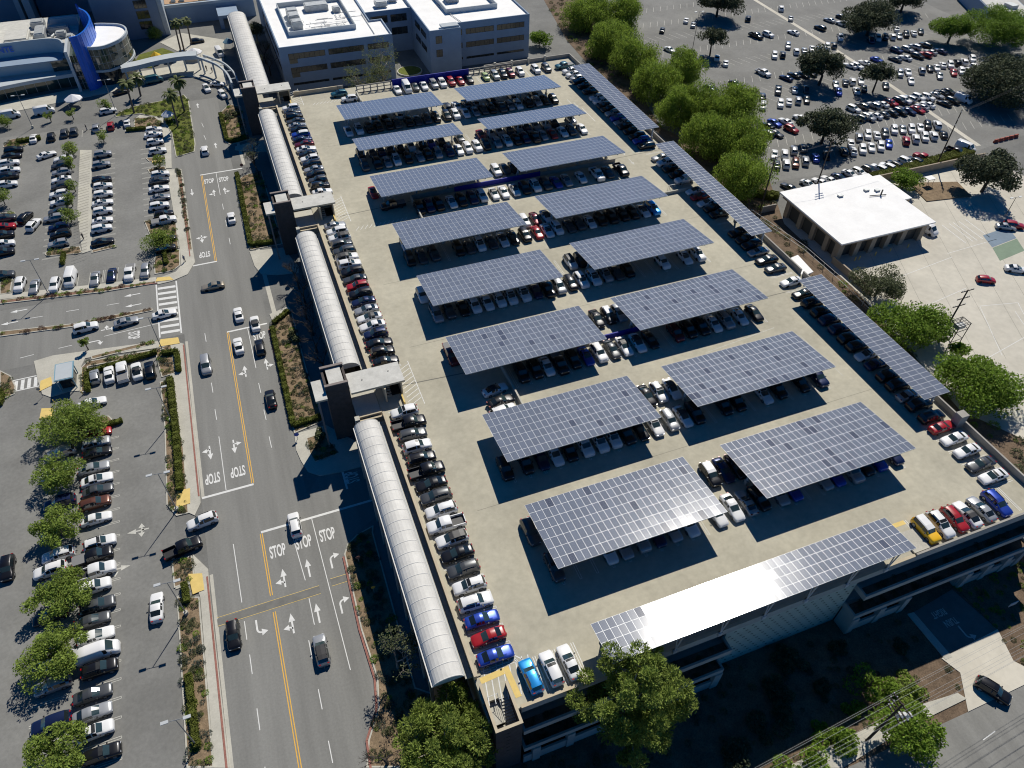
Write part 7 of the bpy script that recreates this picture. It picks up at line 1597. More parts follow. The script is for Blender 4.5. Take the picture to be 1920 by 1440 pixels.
def car_parts(kind):
    W, st, axle, wr = SHELL[kind]
    rows = shell_points(W, st)
    n = len(rows[0])
    body, ws, rw, swl, swr, roof = MB(), MB(), MB(), MB(), MB(), MB()
    def q(i, j, off=0.0):
        return [rows[i][j], rows[i + 1][j], rows[i + 1][j + 1], rows[i][j + 1]]
    def put(mb, pts):
        nrm = (Vector(pts[1]) - Vector(pts[0])).cross(Vector(pts[3]) - Vector(pts[0])).normalized() * 0.006
        mb.face([tuple(Vector(p) + nrm) for p in pts])
    kinds = [s[4] for s in st]
    cab = [i for i, k in enumerate(kinds) if k == 'c']
    V = [p for r in rows for p in r]
    F = []
    for i in range(len(rows) - 1):
        for j in range(n - 1):
            pts = [rows[i][j], rows[i][j + 1], rows[i + 1][j + 1], rows[i + 1][j]]
            pts = [pts[0], pts[3], pts[2], pts[1]]
            mid = j in (5, 6, 7, 8)
            side = j in (4, 9)
            fw = kinds[i] == 'h' and kinds[i + 1] == 'c'
            rwn = kinds[i] == 'c' and kinds[i + 1] == 'h'
            cc = kinds[i] == 'c' and kinds[i + 1] == 'c'
            pillar = cc and abs(rows[i][0][0] - rows[i + 1][0][0]) < .2
            if fw and mid: put(ws, pts); continue
            if rwn and mid and kind not in ('v',): put(rw, pts); continue
            if cc and side and not pillar and not (kind == 'v' and i > cab[1]):
                put(swl if j == 4 else swr, pts); continue
            if cc and j in (5, 6, 7, 8): put(roof, [tuple(Vector(p) + Vector((0, 0, .008))) for p in pts])
            a = i * n + j
            F.append((a, a + n, a + n + 1, a + 1))
    F.append(tuple(range(n))); F.append(tuple((len(rows) - 1) * n + j for j in reversed(range(n))))
    body.v = V; body.f = F; body.m = [0] * len(F)
    # dark wheel arches and sills
    ax = [axle, -axle] if kind != 'p' else [axle + .05, -1.75]
    tyres = MB()
    for x in ax:
        for s in (1, -1):
            tyres.tube((x, s * (W - .22), wr), (x, s * (W + .012), wr), wr, k=12)
    dets = {}
    lens = st[0][0]; rear = st[-1][0]
    dets['ax'] = ax; dets['W'] = W; dets['wr'] = wr; dets['front'] = lens; dets['rear'] = rear
    zf = st[1][2]; zr = st[-3][2]
    for nm, x, z, mt in (('headlight', lens - .09, zf - .04, 'headlight'), ('taillight', rear + .06, max(.7, zr - .02), 'taillight')):
        hb = MB(); hb.obox((0, 0, 0), (.16, .28, .11), 0)
        dets[nm] = (hb.mesh(nm, [mt]), x, W * .62, z)
    mb_ = MB(); mb_.obox((0, 0, 0), (.16, .20, .14), 0); dets['mirror'] = (mb_.mesh('mirror', ['trim_black']), [s for s in st if s[4] == 'h' and s[0] > 0][-1][0] - .30, W + .09, st[4][2] + .10)
    tw = MB(); tw.tube((0, -.11, 0), (0, .11, 0), wr, k=14); dets['tyre'] = tw.mesh('wheel', ['tyre'], False)
    tr = MB(); tr.tube((0, -.115, 0), (0, .115, 0), wr * .66, k=10); dets['rim'] = tr.mesh('rim', ['rim'], False)
    parts = dict(ws=ws.mesh('windshield', ['car_windshield'], True), sl=swl.mesh('side_window', ['car_glass'], True), sr=swr.mesh('side_window', ['car_glass'], True), roof=roof.mesh('roof_panel', ['trim_black'], True))
    if rw.f: parts['rw'] = rw.mesh('rear_window', ['car_glass'], True)
    bm = body.mesh('body', ['paint_W'], True)
    # the same shell with its tyres, for cars too small to show separate wheels
    far = MB(); far.v = list(body.v); far.f = list(body.f); far.m = [0] * len(body.f)
    o = len(far.v); far.v += tyres.v; far.f += [tuple(o + i for i in f) for f in tyres.f]; far.m += [1] * len(tyres.f)
    fm = far.mesh('body', ['paint_W', 'tyre'], True)
    if kind == 'p':
        bd = MB()
        bd.box(-2.86, -.86, -.98, .98, .42, .62, 0); bd.box(-2.86, -.86, .86, .98, .62, 1.10, 0); bd.box(-2.86, -.86, -.98, -.86, .62, 1.10, 0)
        bd.box(-2.86, -2.76, -.855, .855, .62, 1.09, 0)
        dets['bed'] = bd.mesh('cargo_bed', ['paint_W'])
        cv = MB(); cv.box(-2.84, -.88, -.90, .90, 1.105, 1.15, 0); dets['cover'] = cv.mesh('bed_cover', ['bed_cover'])
        fl = MB(); fl.box(-2.755, -.87, -.85, .85, .625, .68, 0); dets['cover_open'] = fl.mesh('bed_floor', ['trim_black'])
    if kind in 'uwj':
        rl = MB()
        z0 = st[6][3]
        for s in (1, -1): rl.box(st[8][0] - .2, st[5][0] - .1, s * W * .66 - .02, s * W * .66 + .02, z0 - .03, z0 + .05)
        dets['rail'] = rl.mesh('roof_rail', ['trim_black'])
    sr = MB(); c0 = cab[0]
    for j in (6, 7):
        a, b, c, d_ = [Vector(p) for p in (rows[c0][j], rows[c0 + 1][j], rows[c0 + 1][j + 1], rows[c0][j + 1])]
        up_ = Vector((0, 0, .014)); u0, u1 = .12, .98
        sr.face([tuple(a.lerp(b, u0) + up_), tuple(a.lerp(b, u1) + up_), tuple(d_.lerp(c, u1) + up_), tuple(d_.lerp(c, u0) + up_)])
    dets['sunroof'] = sr.mesh('sunroof', ['sunroof_glass'])
    return bm, fm, parts, dets
CARM = {k: car_parts(k) for k in SHELL}
NAMES = dict(s='sedan', u='suv', p='pickup_truck', v='van', w='minivan', h='hatchback', j='off_roader')
CATS = dict(s='sedan', u='SUV', p='pickup', v='van', w='minivan', h='hatchback', j='off-roader')

def recolour(o, mat):
    o.material_slots[0].link = 'OBJECT'; o.material_slots[0].material = mat

def put_car(x, y, z, h, kind, col, flags, label, group, full, rng):
    bm, fm, parts, d = CARM[kind]
    jit = rng.uniform(-1.6, 1.6)
    r = root(NAMES[kind], (x, y, z + .008), label, CATS[kind], group, rad(h + jit))
    if kind == 's' or kind == 'u':
        s = rng.uniform(.96, 1.04); r.scale = (s, s * rng.uniform(.98, 1.02), rng.uniform(.96, 1.05))
    pm = MAT['paint_' + col]
    b = link('body', bm if full else fm, r); recolour(b, pm)
    link('windshield', parts['ws'], r); link('side_window', parts['sl'], r); link('side_window', parts['sr'], r)
    if 'rw' in parts: link('rear_window', parts['rw'], r)
    if 'b' in flags: link('roof_panel', parts['roof'], b if full else r)
    elif 'q' in flags or kind == 'j':
        q = link('roof_panel', parts['roof'], b if full else r); recolour(q, MAT['paint_W'])
    elif kind in 'us' and rng.random() < .38: link('sunroof', d['sunroof'], b if full else r)
    if kind == 'p':
        bd = link('cargo_bed', d['bed'], r); recolour(bd, pm)
        link('bed_cover', d['cover'] if rng.random() < .6 else d['cover_open'], bd)
    if kind in 'uwj' and rng.random() < .55 and full: link('roof_rail', d['rail'], b)
    if not full: return r
    for wx in d['ax']:
        for s in (1, -1):
            w = link('wheel', d['tyre'], r, (wx, s * (d['W'] - .095), d['wr']))
            link('rim', d['rim'], w)
    for nm in ('headlight', 'taillight'):
        me, lx, ly, lz = d[nm]
        if kind == 'p' and nm == 'taillight': lx = -2.80; ly = .86
        for s in (1, -1): link(nm, me, r, (lx, s * ly, lz))
    me, lx, ly, lz = d['mirror']
    for s in (1, -1): link('mirror', me, r, (lx, s * ly, lz))
    return r

rng = random.Random(11)
CAM_P = Vector((-10.238, -36.428, 93.0))
for (x, y, z, h, kind, col, flags, label, gi) in CARS:
    dist = (Vector((x, y, z)) - CAM_P).length
    put_car(x, y, z, h, kind, col, flags, label, CAR_GROUPS[gi], dist < 150, rng)

# the cars of the far lot beyond the trees, too small and too many to list singly
fv, ff, fmi, fmats = [], [], [], []
def slot(nm):
    if nm not in fmats: fmats.append(nm)
    return fmats.index(nm)
for (x, y, h, kind, col) in FAR_CARS:
    bm, fm, parts, d = CARM[kind]
    M = Matrix.Translation((x, y, GZ + .01)) @ Matrix.Rotation(rad(h), 4, 'Z')
    meshes = [(fm, ('paint_' + col, 'tyre'))] + [(parts[k], (('car_windshield' if k == 'ws' else 'car_glass'),)) for k in ('ws', 'sl', 'sr', 'rw') if k in parts]
    if kind == 'p': meshes.append((d['bed'], ('paint_' + col,)))
    for me, mats in meshes:
        o = len(fv)
        fv += [tuple(M @ v.co) for v in me.vertices]
        for p in me.polygons:
            ff.append(tuple(o + i for i in p.vertices)); fmi.append(slot(mats[p.material_index]))
fm_ = MB(); fm_.v, fm_.f, fm_.m = fv, ff, fmi
tag(fm_.build('parked_cars', fmats, None, smooth=True), 'cars scattered over the big lot beyond the feathery trees', 'cars', kind='stuff')
# ---------------------------------------------------------------- vegetation
def leaf_mesh(name, P, size, seed, mat, up=.7, aspect=.6, dirs=None):
    """one small quad per point; P is (n,3)"""
    r = np.random.default_rng(seed); n = len(P)
    a = r.normal(size=(n, 3)) if dirs is None else dirs + .45 * r.normal(size=(n, 3))
    a /= np.linalg.norm(a, axis=1, keepdims=True)
    nr = r.normal(size=(n, 3)); nr[:, 2] += up * 3
    b = np.cross(a, nr); b /= np.linalg.norm(b, axis=1, keepdims=True) + 1e-9
    s = size * r.uniform(.6, 1.35, size=(n, 1)) * .5
    A, B_ = a * s, b * s * aspect
    V = np.stack([P - A, P - .15 * A + B_, P + A, P - .15 * A - B_], 1).reshape(-1, 3)
    me = bpy.data.meshes.new(name)
    me.vertices.add(4 * n); me.vertices.foreach_set('co', V.astype(np.float32).ravel())
    me.loops.add(4 * n); me.loops.foreach_set('vertex_index', np.arange(4 * n, dtype=np.int32))
    me.polygons.add(n); me.polygons.foreach_set('loop_start', np.arange(0, 4 * n, 4, dtype=np.int32)); me.polygons.foreach_set('loop_total', np.full(n, 4, np.int32))
    me.materials.append(MAT[mat]); me.update(calc_edges=True)
    return me

def clump_points(r, centres, radii, n, shell=.55, flat=1.0):
    k = r.integers(0, len(centres), n)
    d = r.normal(size=(n, 3)); d /= np.linalg.norm(d, axis=1, keepdims=True)
    rr = (shell + (1 - shell) * r.random((n, 1)) ** .7) * radii[k][:, None]
    d = d * rr; d[:, 2] *= flat
    return centres[k] + d, d

def limbs(mb, base, tips, r0, rng_, seg=4):
    b = Vector(base)
    for t in tips:
        t = Vector(t); prev = b; rp = r0
        for s in range(1, seg + 1):
            u = s / seg
            p = b.lerp(t, u) + Vector((rng_.uniform(-1, 1), rng_.uniform(-1, 1), rng_.uniform(-.4, .8))) * (.10 * (t - b).length * (1 - u))
            rn = r0 * (1 - .85 * u); mb.tube(prev, p, rp, rn, 5, caps=False); prev, rp = p, rn

TK = {   # kind: leaf material, leaf size, density, clumps, clump radius factor, flatten, aspect, bark
 'feather': ('leaf_feather', .66, 420, 34, .36, .95, .30, 'bark'), 'green': ('leaf_green', .50, 330, 26, .36, .75, .55, 'bark'),
 'dark': ('leaf_dark', .62, 210, 30, .30, .62, .6, 'bark_dark'), 'olive': ('leaf_olive', .45, 330, 22, .34, .8, .4, 'bark_pale'),
 'pine': ('leaf_pine', .46, 1000, 120, .165, .8, .34, 'bark_pale'), 'branchy': ('leaf_green', .42, 260, 26, .26, .6, .5, 'bark'),
 'lacy': ('leaf_lacy', .40, 330, 26, .27, .55, .45, 'bark'), 'small': ('leaf_lacy', .36, 300, 9, .45, .8, .5, 'bark'), 'airy': ('leaf_airy', .42, 75, 34, .24, .8, .45, 'bark_pale')}
TNAME = dict(feather='pepper_tree', green='broadleaf_tree', dark='evergreen_tree', olive='olive_tree', pine='pine_tree', branchy='street_tree', lacy='locust_tree', small='young_tree', airy='plane_tree')
def make_tree(kind, x, y, R_, zc, label, group, seed, gz=GZ):
    mat, ls, dens, ncl, cf, flat, asp, bark = TK[kind]
    r = np.random.default_rng(seed); q = random.Random(seed)
    t = root(TNAME[kind], (x, y, gz), label, 'tree', group or None)
    hc = zc - gz
    H = {'feather': .95, 'pine': 1.35, 'dark': .62, 'lacy': .45, 'small': .8, 'airy': 1.0, 'green': .62, 'olive': .6, 'branchy': .6}[kind] * R_
    H = min(H, hc * .92)
    d = r.normal(size=(ncl, 3)); d /= np.linalg.norm(d, axis=1, keepdims=True)
    u = r.random((ncl, 1)) ** (1 / 2.4)
    cen = d * u * np.array([R_ * .78, R_ * .78, H * .8])
    if kind in ('dark', 'green', 'lacy', 'olive', 'branchy'): cen[:, 2] = np.abs(cen[:, 2]) * 1.0 - H * .25
    if kind == 'pine': cen[:, :2] *= (1.15 - .5 * np.clip(cen[:, 2:3] / H, -1, 1).clip(0, 1))
    radii = R_ * cf * r.uniform(.65, 1.2, ncl)
    n = int(min(dens * R_ * R_ * .62, 52000))
    if kind == 'small': n = max(n, 500)
    P, dv = clump_points(r, cen, radii, n, .5, .8)
    dirs = None
    if kind == 'feather':
        droop = r.random(n) ** 2 * R_ * .35
        P[:, 2] -= droop * (np.linalg.norm(P[:, :2], axis=1) / R_)
        dirs = np.tile(np.array([0, 0, -1.0]), (n, 1)) * .8 + dv * .2
    if kind == 'pine': dirs = dv / (np.linalg.norm(dv, axis=1, keepdims=True) + 1e-6) + np.array([0, 0, .6])
    P[:, 2] += hc
    P = P[P[:, 2] > .5]
    if dirs is not None: dirs = dirs[:len(P)]
    link('crown', leaf_mesh('crown', P, ls, seed, mat, aspect=asp, dirs=dirs), t)
    tm = MB(); tr0 = max(.12, R_ * .045)
    fork = max(.8, hc - H * (.55 if kind not in ('pine', 'airy') else .8))
    tm.tube((0, 0, 0), (q.uniform(-.2, .2), q.uniform(-.2, .2), fork), tr0 * 1.15, tr0 * .8, 8, caps=False)
    if kind in ('pine', 'airy'): tm.tube((0, 0, fork), (0, 0, hc + H * .6), tr0 * .8, tr0 * .2, 7, caps=False)
    idx = r.permutation(ncl)[:min(ncl, 16 if kind in ('pine', 'airy', 'lacy', 'branchy') else 9)]
    for i in idx:
        c = cen[i]; b0 = (0, 0, fork if kind not in ('pine', 'airy') else q.uniform(fork, max(fork + .1, min(hc + H * .4, hc + c[2]))))
        limbs(tm, b0, [(c[0], c[1], c[2] + hc)], tr0 * .55, q)
    tm.build('trunk', bark, t, smooth=True)
    return t
for i, (kind, x, y, R_, zc, label, group, gz) in enumerate(TREES):
    if kind == 'feather': R_ *= 1.12
    if kind == 'airy': x, y, R_, zc = ((34.5, 189.5, 8.6, .5) if R_ > 9 else (26.5, 187.5, 6.0, -2.0))
    make_tree(kind, x, y, R_, zc, label, group, 100 + i, gz)
# bare trees along the walkway
def bare_tree(x, y, h, spread, label, seed, bark='bark_dark', leaves=0, lean=(0, 0)):
    q = random.Random(seed); t = root('bare_tree', (x, y, GZ), label, 'tree', 'leafless trees beside the walkway')
    mb = MB(); mb.tube((0, 0, 0), (lean[0] * .3, lean[1] * .3, h * .28), .24, .17, 7, caps=False)
    tips = []
    def grow(p, d, L, r, depth):
        if depth == 0: tips.append(p); return
        for _ in range(3 if depth > 1 else 2):
            nd = (d + Vector((q.uniform(-1, 1), q.uniform(-1, 1), q.uniform(-.25, .55))) * .75).normalized()
            e = p + nd * L * q.uniform(.7, 1.15); mb.tube(p, e, r, r * .62, 4, caps=False)
            grow(e, nd, L * .72, r * .62, depth - 1)
    grow(Vector((lean[0] * .3, lean[1] * .3, h * .28)), Vector((lean[0] * .1, lean[1] * .1, 1)).normalized(), spread * .42, .13, 5)
    mb.build('trunk', bark, t)
    if leaves:
        r = np.random.default_rng(seed); P = np.array([tuple(v) for v in tips]); P = P[r.integers(0, len(P), leaves)] + r.normal(size=(leaves, 3)) * .25
        link('crown', leaf_mesh('crown', P, .26, seed, 'leaf_olive'), t)
for i, (x, y, h, s) in enumerate(((-7.0, 100.5, 6.5, 5.0), (-6.6, 95, 6.5, 5.2), (-7.2, 89.5, 6.5, 5.2), (-6.8, 84, 6.5, 5.2), (-7.0, 78.5, 6.3, 5.0), (-6.6, 73, 6.3, 4.8))):
    bare_tree(x, y, h, s, 'leafless dark tree, %s from the farther end of the walkway planter' % ('first', 'second', 'third', 'fourth', 'fifth', 'sixth')[i], 40 + i)
bare_tree(-8.2, 9.8, 8.5, 5.6, 'sparse pale-limbed tree beside the nearest vault roof', 61, 'bark_pale', 1500)
bare_tree(-12.6, -1.8, 6.5, 4.2, 'leafless sapling leaning over the bottom kerb', 63, 'bark_dark', 0, (-1, .4))
for i, (x, y, h) in enumerate(((-9.2, 160, 7), (-9.0, 152, 7), (2.8, 226, 10), (3.0, 216, 9))):
    bare_tree(x, y, h, 4.2, ('leafless tree at the planter above the middle tower', 'second leafless tree above the middle tower', 'leafless tree between far vault roof and offices', 'lower leafless tree beside the far vault roof')[i], 70 + i, 'bark_dark', 250)
# palms
def palm(kind, x, y, ztop, label, seed):
    q = random.Random(seed); t = root('palm_tree', (x, y, GZ), label, 'palm', 'palms by the hospital')
    H = ztop - GZ; tm = MB(); n = 7
    for k in range(n): tm.tube((.08 * k, 0, H * k / n), (.08 * (k + 1), 0, H * (k + 1) / n), .30 - .012 * k, .28 - .012 * k, 8, caps=False)
    tm.build('trunk', 'bark', t)
    fr = MB(); L = 3.0 if kind == 'date' else 2.0
    for k in range(38 if kind == 'date' else 46):
        az = q.uniform(0, 2 * math.pi); el = q.uniform(-.5, 1.25); d = Vector((math.cos(az), math.sin(az), 0)); p = Vector((.08 * n, 0, H)); sg = 6
        prev = p; pe = el
        wv = Vector((-d.y, d.x, 0))
        for s in range(sg):
            dirn = d * math.cos(pe) + Vector((0, 0, math.sin(pe))); e = prev + dirn * (L / sg); pe -= .32 if kind == 'date' else .24
            w0 = .34 * math.sin(math.pi * (s + .35) / (sg + .7)) + .05; w1 = .34 * math.sin(math.pi * (s + 1.35) / (sg + .7)) + .03
            if kind == 'fan' and s < 3: w0, w1 = .05, .05 if s < 2 else .5
            dr = Vector((0, 0, -.16))
            for sd in (1, -1): fr.face([tuple(prev), tuple(e), tuple(e + wv * sd * w1 + dr * w1 * 2), tuple(prev + wv * sd * w0 + dr * w0 * 2)])
            prev = e
    fr.build('fronds', 'leaf_palm', t)
for i, (k, x, y, z, lab) in enumerate(PALMS): palm(k, x, y, z, lab, 300 + i)

# hedges: a box of leaves with clipped faces
def hedge(pts, w, h, label, seed, mat='leaf_hedge', z=GZ + .12, group=None):
    r = np.random.default_rng(seed); hd_ = root('hedge', (pts[0][0], pts[0][1], z), label, 'hedge', group)
    allP = []; core = MB()
    for a, b in zip(pts, pts[1:]):
        a, b = np.array(a, float), np.array(b, float); L = np.linalg.norm(b - a); d = (b - a) / L; nrm = np.array([-d[1], d[0]])
        n = int(L * (w + 1.6 * h) * 85)
        t = r.random(n) * L; s = r.uniform(-.5, .5, n) * w; zz = r.random(n) * h
        f = r.random(n); tp = f < .55; zz[tp] = h + r.normal(size=tp.sum()) * .05
        sd = ~tp; s[sd] = np.sign(r.uniform(-1, 1, sd.sum())) * w / 2 + r.normal(size=sd.sum()) * .05
        wob = .08 * np.sin(t * 2.1 + seed) + .06 * np.sin(t * 5.3)
        P = np.stack([a[0] + d[0] * t + nrm[0] * (s + wob * .6), a[1] + d[1] * t + nrm[1] * (s + wob * .6), zz + np.where(tp, wob, 0)], 1)
        P[:, 0] -= pts[0][0]; P[:, 1] -= pts[0][1]; allP.append(P)
        ra = math.atan2(d[1], d[0]); mid = (a + b) / 2
        core.obox((mid[0] - pts[0][0], mid[1] - pts[0][1], h * .47), (L, w * .86, h * .94), ra)
    core.build('branches', 'leaf_hedge', hd_)
    link('foliage', leaf_mesh('foliage', np.concatenate(allP), .22, seed, mat, up=.2), hd_)
HG = 'clipped hedges'
for i, (pts, w, h, lab) in enumerate([
    ([(-34.9, 80.5), (-34.6, 65), (-34.7, 52.2)], 1.1, .9, 'long clipped hedge beside the sidewalk below the crosswalk'),
    ([(-35.2, 33.8), (-35.0, 30.4)], .9, .9, 'short clipped hedge in the driveway island'),
    ([(-35.6, 19.0), (-35.2, 8.6)], .9, .9, 'clipped hedge in the lower planted strip'),
    ([(-35.4, 4.6), (-35.2, 0)], .9, .9, 'clipped hedge at the bottom of the planted strip'),
    ([(-36.0, 88.2), (-33.3, 88.0), (-33.2, 82)], .9, .9, 'clipped hedge at the crosswalk corner'),
    ([(-15.0, 192), (-14.9, 175), (-12.4, 173.6), (-9.6, 175)], 1.0, .9, 'clipped hedge around the farthest walkway planter'),
    ([(-14.3, 155), (-14.9, 120.6), (-9.8, 119.9)], 1.0, .9, 'clipped hedge around the middle walkway planter'),
    ([(-14.4, 89), (-14.6, 60.2), (-9.5, 60.6)], .9, .8, 'clipped hedge along the planter by the black SUV'),
    ([(-13.9, 90.2), (-10.4, 93.2)], .9, .8, 'clipped hedge at the tip of the long walkway planter'),
    ([(-49.6, 82.2), (-49.8, 87.6), (-37.0, 89.2)], .9, .8, 'clipped hedge around the short row beside the kiosk'),
    ([(-48.8, 71.4), (-43.6, 72.2)], .9, .7, 'clipped hedge on the island above the red sedan'),
    ([(-64.8, 84), (-64.6, 87), (-66.5, 90)], 1.0, .8, 'clipped hedge on the island at the left edge'),
    ([(-34.2, 130), (-33.8, 119.5)], .8, .8, 'clipped hedge at the lot corner by the crosswalk'),
    ([(-55.8, 127.2), (-55.6, 131.5)], .8, .9, 'clipped hedge at the foot of the striped path'),
    ([(146, 96.0), (183, 98.6)], 3.0, 1.2, 'wide flat hedge along the service yard wall'),
    ([(-41.4, 190.6), (-36.0, 189.8)], 1.0, .8, 'clipped hedge beside the round island'),
    ([(-70, 193), (-64, 193.6)], 1.4, .9, 'clipped hedge at the top left of the upper lot'),
    ([(111.0, 100), (114.5, 96.5), (116, 98)], 2.4, 1.4, 'rounded hedge at the corner of the service building')]):
    hedge(pts, w, h, lab, 500 + i, group=HG)

# shrubs and ground cover in the beds
def inside(px, py, poly):
    c = False; n = len(poly)
    for i in range(n):
        x0, y0 = poly[i]; x1, y1 = poly[i - 1]
        if (y0 > py) != (y1 > py) and px < (x1 - x0) * (py - y0) / (y1 - y0) + x0: c = not c
    return c
def shrub_protos(mat, seed, size, n):
    r = np.random.default_rng(seed); d = r.normal(size=(n, 3)); d /= np.linalg.norm(d, axis=1, keepdims=True); d[:, 2] = np.abs(d[:, 2])
    P = d * (.55 + .45 * r.random((n, 1))) * np.array([size, size, size * .8]); return leaf_mesh('foliage', P, .26, seed, mat, aspect=.45, dirs=d)
PRO = {m_: [shrub_protos(m_, 700 + k + 10 * j, 1.0, 170) for k in range(2)] for j, m_ in enumerate(('leaf_shrub', 'leaf_green', 'leaf_blue', 'leaf_red', 'leaf_dark', 'leaf_olive'))}
COUNTS = {}
def cover(name, spots, label, parent=None):
    """low planting that nobody could count: joined"""
    V, F, I, mats = [], [], [], []
    off_ = 0
    for (x, y, z, s, m_) in spots:
        me = rs.choice(PRO[m_]); n = len(me.vertices); co = np.empty(n * 3, np.float32); me.vertices.foreach_get('co', co); co = co.reshape(-1, 3)
        a = rs.uniform(0, 6.28); ca, sa = math.cos(a), math.sin(a)
        c2 = np.stack([(co[:, 0] * ca - co[:, 1] * sa) * s + x, (co[:, 0] * sa + co[:, 1] * ca) * s + y, co[:, 2] * s + z], 1)
        V.append(c2); k = n // 4
        if m_ not in mats: mats.append(m_)
        I.append(np.full(k, mats.index(m_), np.int32)); off_ += n
    if not V: return
    V = np.concatenate(V); I = np.concatenate(I); n = len(I)
    me = bpy.data.meshes.new(name); me.vertices.add(4 * n); me.vertices.foreach_set('co', V.astype(np.float32).ravel())
    me.loops.add(4 * n); me.loops.foreach_set('vertex_index', np.arange(4 * n, dtype=np.int32))
    me.polygons.add(n); me.polygons.foreach_set('loop_start', np.arange(0, 4 * n, 4, dtype=np.int32)); me.polygons.foreach_set('loop_total', np.full(n, 4, np.int32))
    for m_ in mats: me.materials.append(MAT[m_])
    me.polygons.foreach_set('material_index', I); me.update(calc_edges=True)
    o = link(name, me, parent)
    if parent is None: tag(o, label, 'plants', kind='stuff')
    else: o['kind'] = 'stuff'
    return o
rs = random.Random(21)
def scatter(poly, z, dens, mats, s0, s1):
    xs = [p[0] for p in poly]; ys = [p[1] for p in poly]; A = 0
    for p, q_ in zip(poly, poly[1:] + poly[:1]): A += p[0] * q_[1] - q_[0] * p[1]
    n = int(abs(A) / 2 * dens); out = []; tries = 0
    while len(out) < n and tries < n * 20:
        tries += 1; x, y = rs.uniform(min(xs), max(xs)), rs.uniform(min(ys), max(ys))
        if inside(x, y, poly): out.append((x, y, z, rs.uniform(s0, s1), rs.choice(mats)))
    return out
NB = 0
for name, poly, z, o in BEDS:
    NB += 1
    mats = {'street_planter': ['leaf_shrub', 'leaf_green', 'leaf_shrub', 'leaf_blue', 'leaf_olive'], 'walkway_planter': ['leaf_shrub', 'leaf_blue', 'leaf_olive', 'leaf_shrub', 'leaf_green'], 'median': ['leaf_red', 'leaf_red', 'leaf_green'], 'kiosk_verge': ['leaf_green', 'leaf_shrub']}.get(name, ['leaf_shrub', 'leaf_green', 'leaf_olive'])
    cover('planting', scatter(poly, z, {'street_planter': 1.5, 'median': 1.5, 'round_island': .9, 'walkway_planter': .95}.get(name, 1.1), mats, .25, .75), '', o)
for x0, x1, y0, y1, z, o in pd:
    cover('planting', [(rs.uniform(x0, x1), rs.uniform(y0, y1), z, rs.uniform(.25, .5), 'leaf_dark') for _ in range(int((x1 - x0) * 1.2))], '', o)
cover('slope_shrubs', scatter(POLYS['soil'][2][1], GZ + .04, .12, ['leaf_shrub', 'leaf_green', 'leaf_dark', 'leaf_olive'], .5, 1.3), 'mixed low shrubs on the slope between garage and trees')
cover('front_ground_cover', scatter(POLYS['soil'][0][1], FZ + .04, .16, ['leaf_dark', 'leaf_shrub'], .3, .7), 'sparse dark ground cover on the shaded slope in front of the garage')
cover('verge_ground_cover', scatter(POLYS['soil'][1][1], FZ + .04, .5, ['leaf_green', 'leaf_shrub', 'leaf_hedge' if 'leaf_hedge' in PRO else 'leaf_green'], .3, .6), 'green ground cover beside the driveway')
# single round shrubs
def shrub(x, y, s, label, seed, mat='leaf_green', h=None, group=None, dens=1500, gz=GZ):
    t = root('shrub', (x, y, gz), label, 'shrub', group); r = np.random.default_rng(seed)
    cen = r.normal(size=(8, 3)) * np.array([s * .45, s * .45, .0]); cen[:, 2] = r.random(8) * (h or s) * .55; rd = s * .5 * r.uniform(.7, 1.1, 8)
    P, dv = clump_points(r, cen, rd, int(dens * s * .55), .6, .85); P = P[P[:, 2] > 0]
    link('foliage', leaf_mesh('foliage', P, .36, seed, mat), t)
    m = MB()
    for k in range(5): m.tube((0, 0, 0), tuple(cen[k] * .8 + np.array([0, 0, .3])), .06, .03, 5, caps=False)
    m.build('stems', 'bark', t)
FS = 'shrubs in front of the garage'
FSP = [(40.7, -20.1), (35.4, -21.7), (30.7, -23.5), (47.0, -19.1), (44.3, -17.6), (50.6, -16.8), (55.3, -15.5), (58.4, -17.4), (61.5, -18.0), (48.5, -12.5), (42.2, -10.9), (54.7, -8.3), (38.0, -14.1), (31.8, -16.1), (63.6, -11.4), (46.4, -7.3)]
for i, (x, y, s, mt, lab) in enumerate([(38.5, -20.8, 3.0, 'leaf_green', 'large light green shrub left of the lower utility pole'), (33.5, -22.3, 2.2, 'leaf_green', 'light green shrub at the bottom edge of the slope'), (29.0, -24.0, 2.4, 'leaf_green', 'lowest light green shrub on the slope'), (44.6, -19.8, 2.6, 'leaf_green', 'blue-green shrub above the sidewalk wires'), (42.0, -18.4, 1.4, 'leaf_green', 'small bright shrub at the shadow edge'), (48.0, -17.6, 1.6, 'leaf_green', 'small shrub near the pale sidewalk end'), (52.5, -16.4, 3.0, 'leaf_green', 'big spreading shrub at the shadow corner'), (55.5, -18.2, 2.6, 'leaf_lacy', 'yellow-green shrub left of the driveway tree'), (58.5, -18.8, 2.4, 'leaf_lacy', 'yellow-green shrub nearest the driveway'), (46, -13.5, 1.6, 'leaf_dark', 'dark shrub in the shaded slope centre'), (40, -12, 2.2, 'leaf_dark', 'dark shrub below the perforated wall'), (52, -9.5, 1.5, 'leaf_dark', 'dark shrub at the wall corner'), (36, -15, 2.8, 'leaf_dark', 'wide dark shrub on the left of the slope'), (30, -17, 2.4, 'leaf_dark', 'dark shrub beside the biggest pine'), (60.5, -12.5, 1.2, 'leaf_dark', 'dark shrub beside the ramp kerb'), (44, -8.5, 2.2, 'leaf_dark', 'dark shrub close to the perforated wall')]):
    x, y = FSP[i]; shrub(x, y, s, lab, 800 + i, mt, group=FS, gz=FZ)
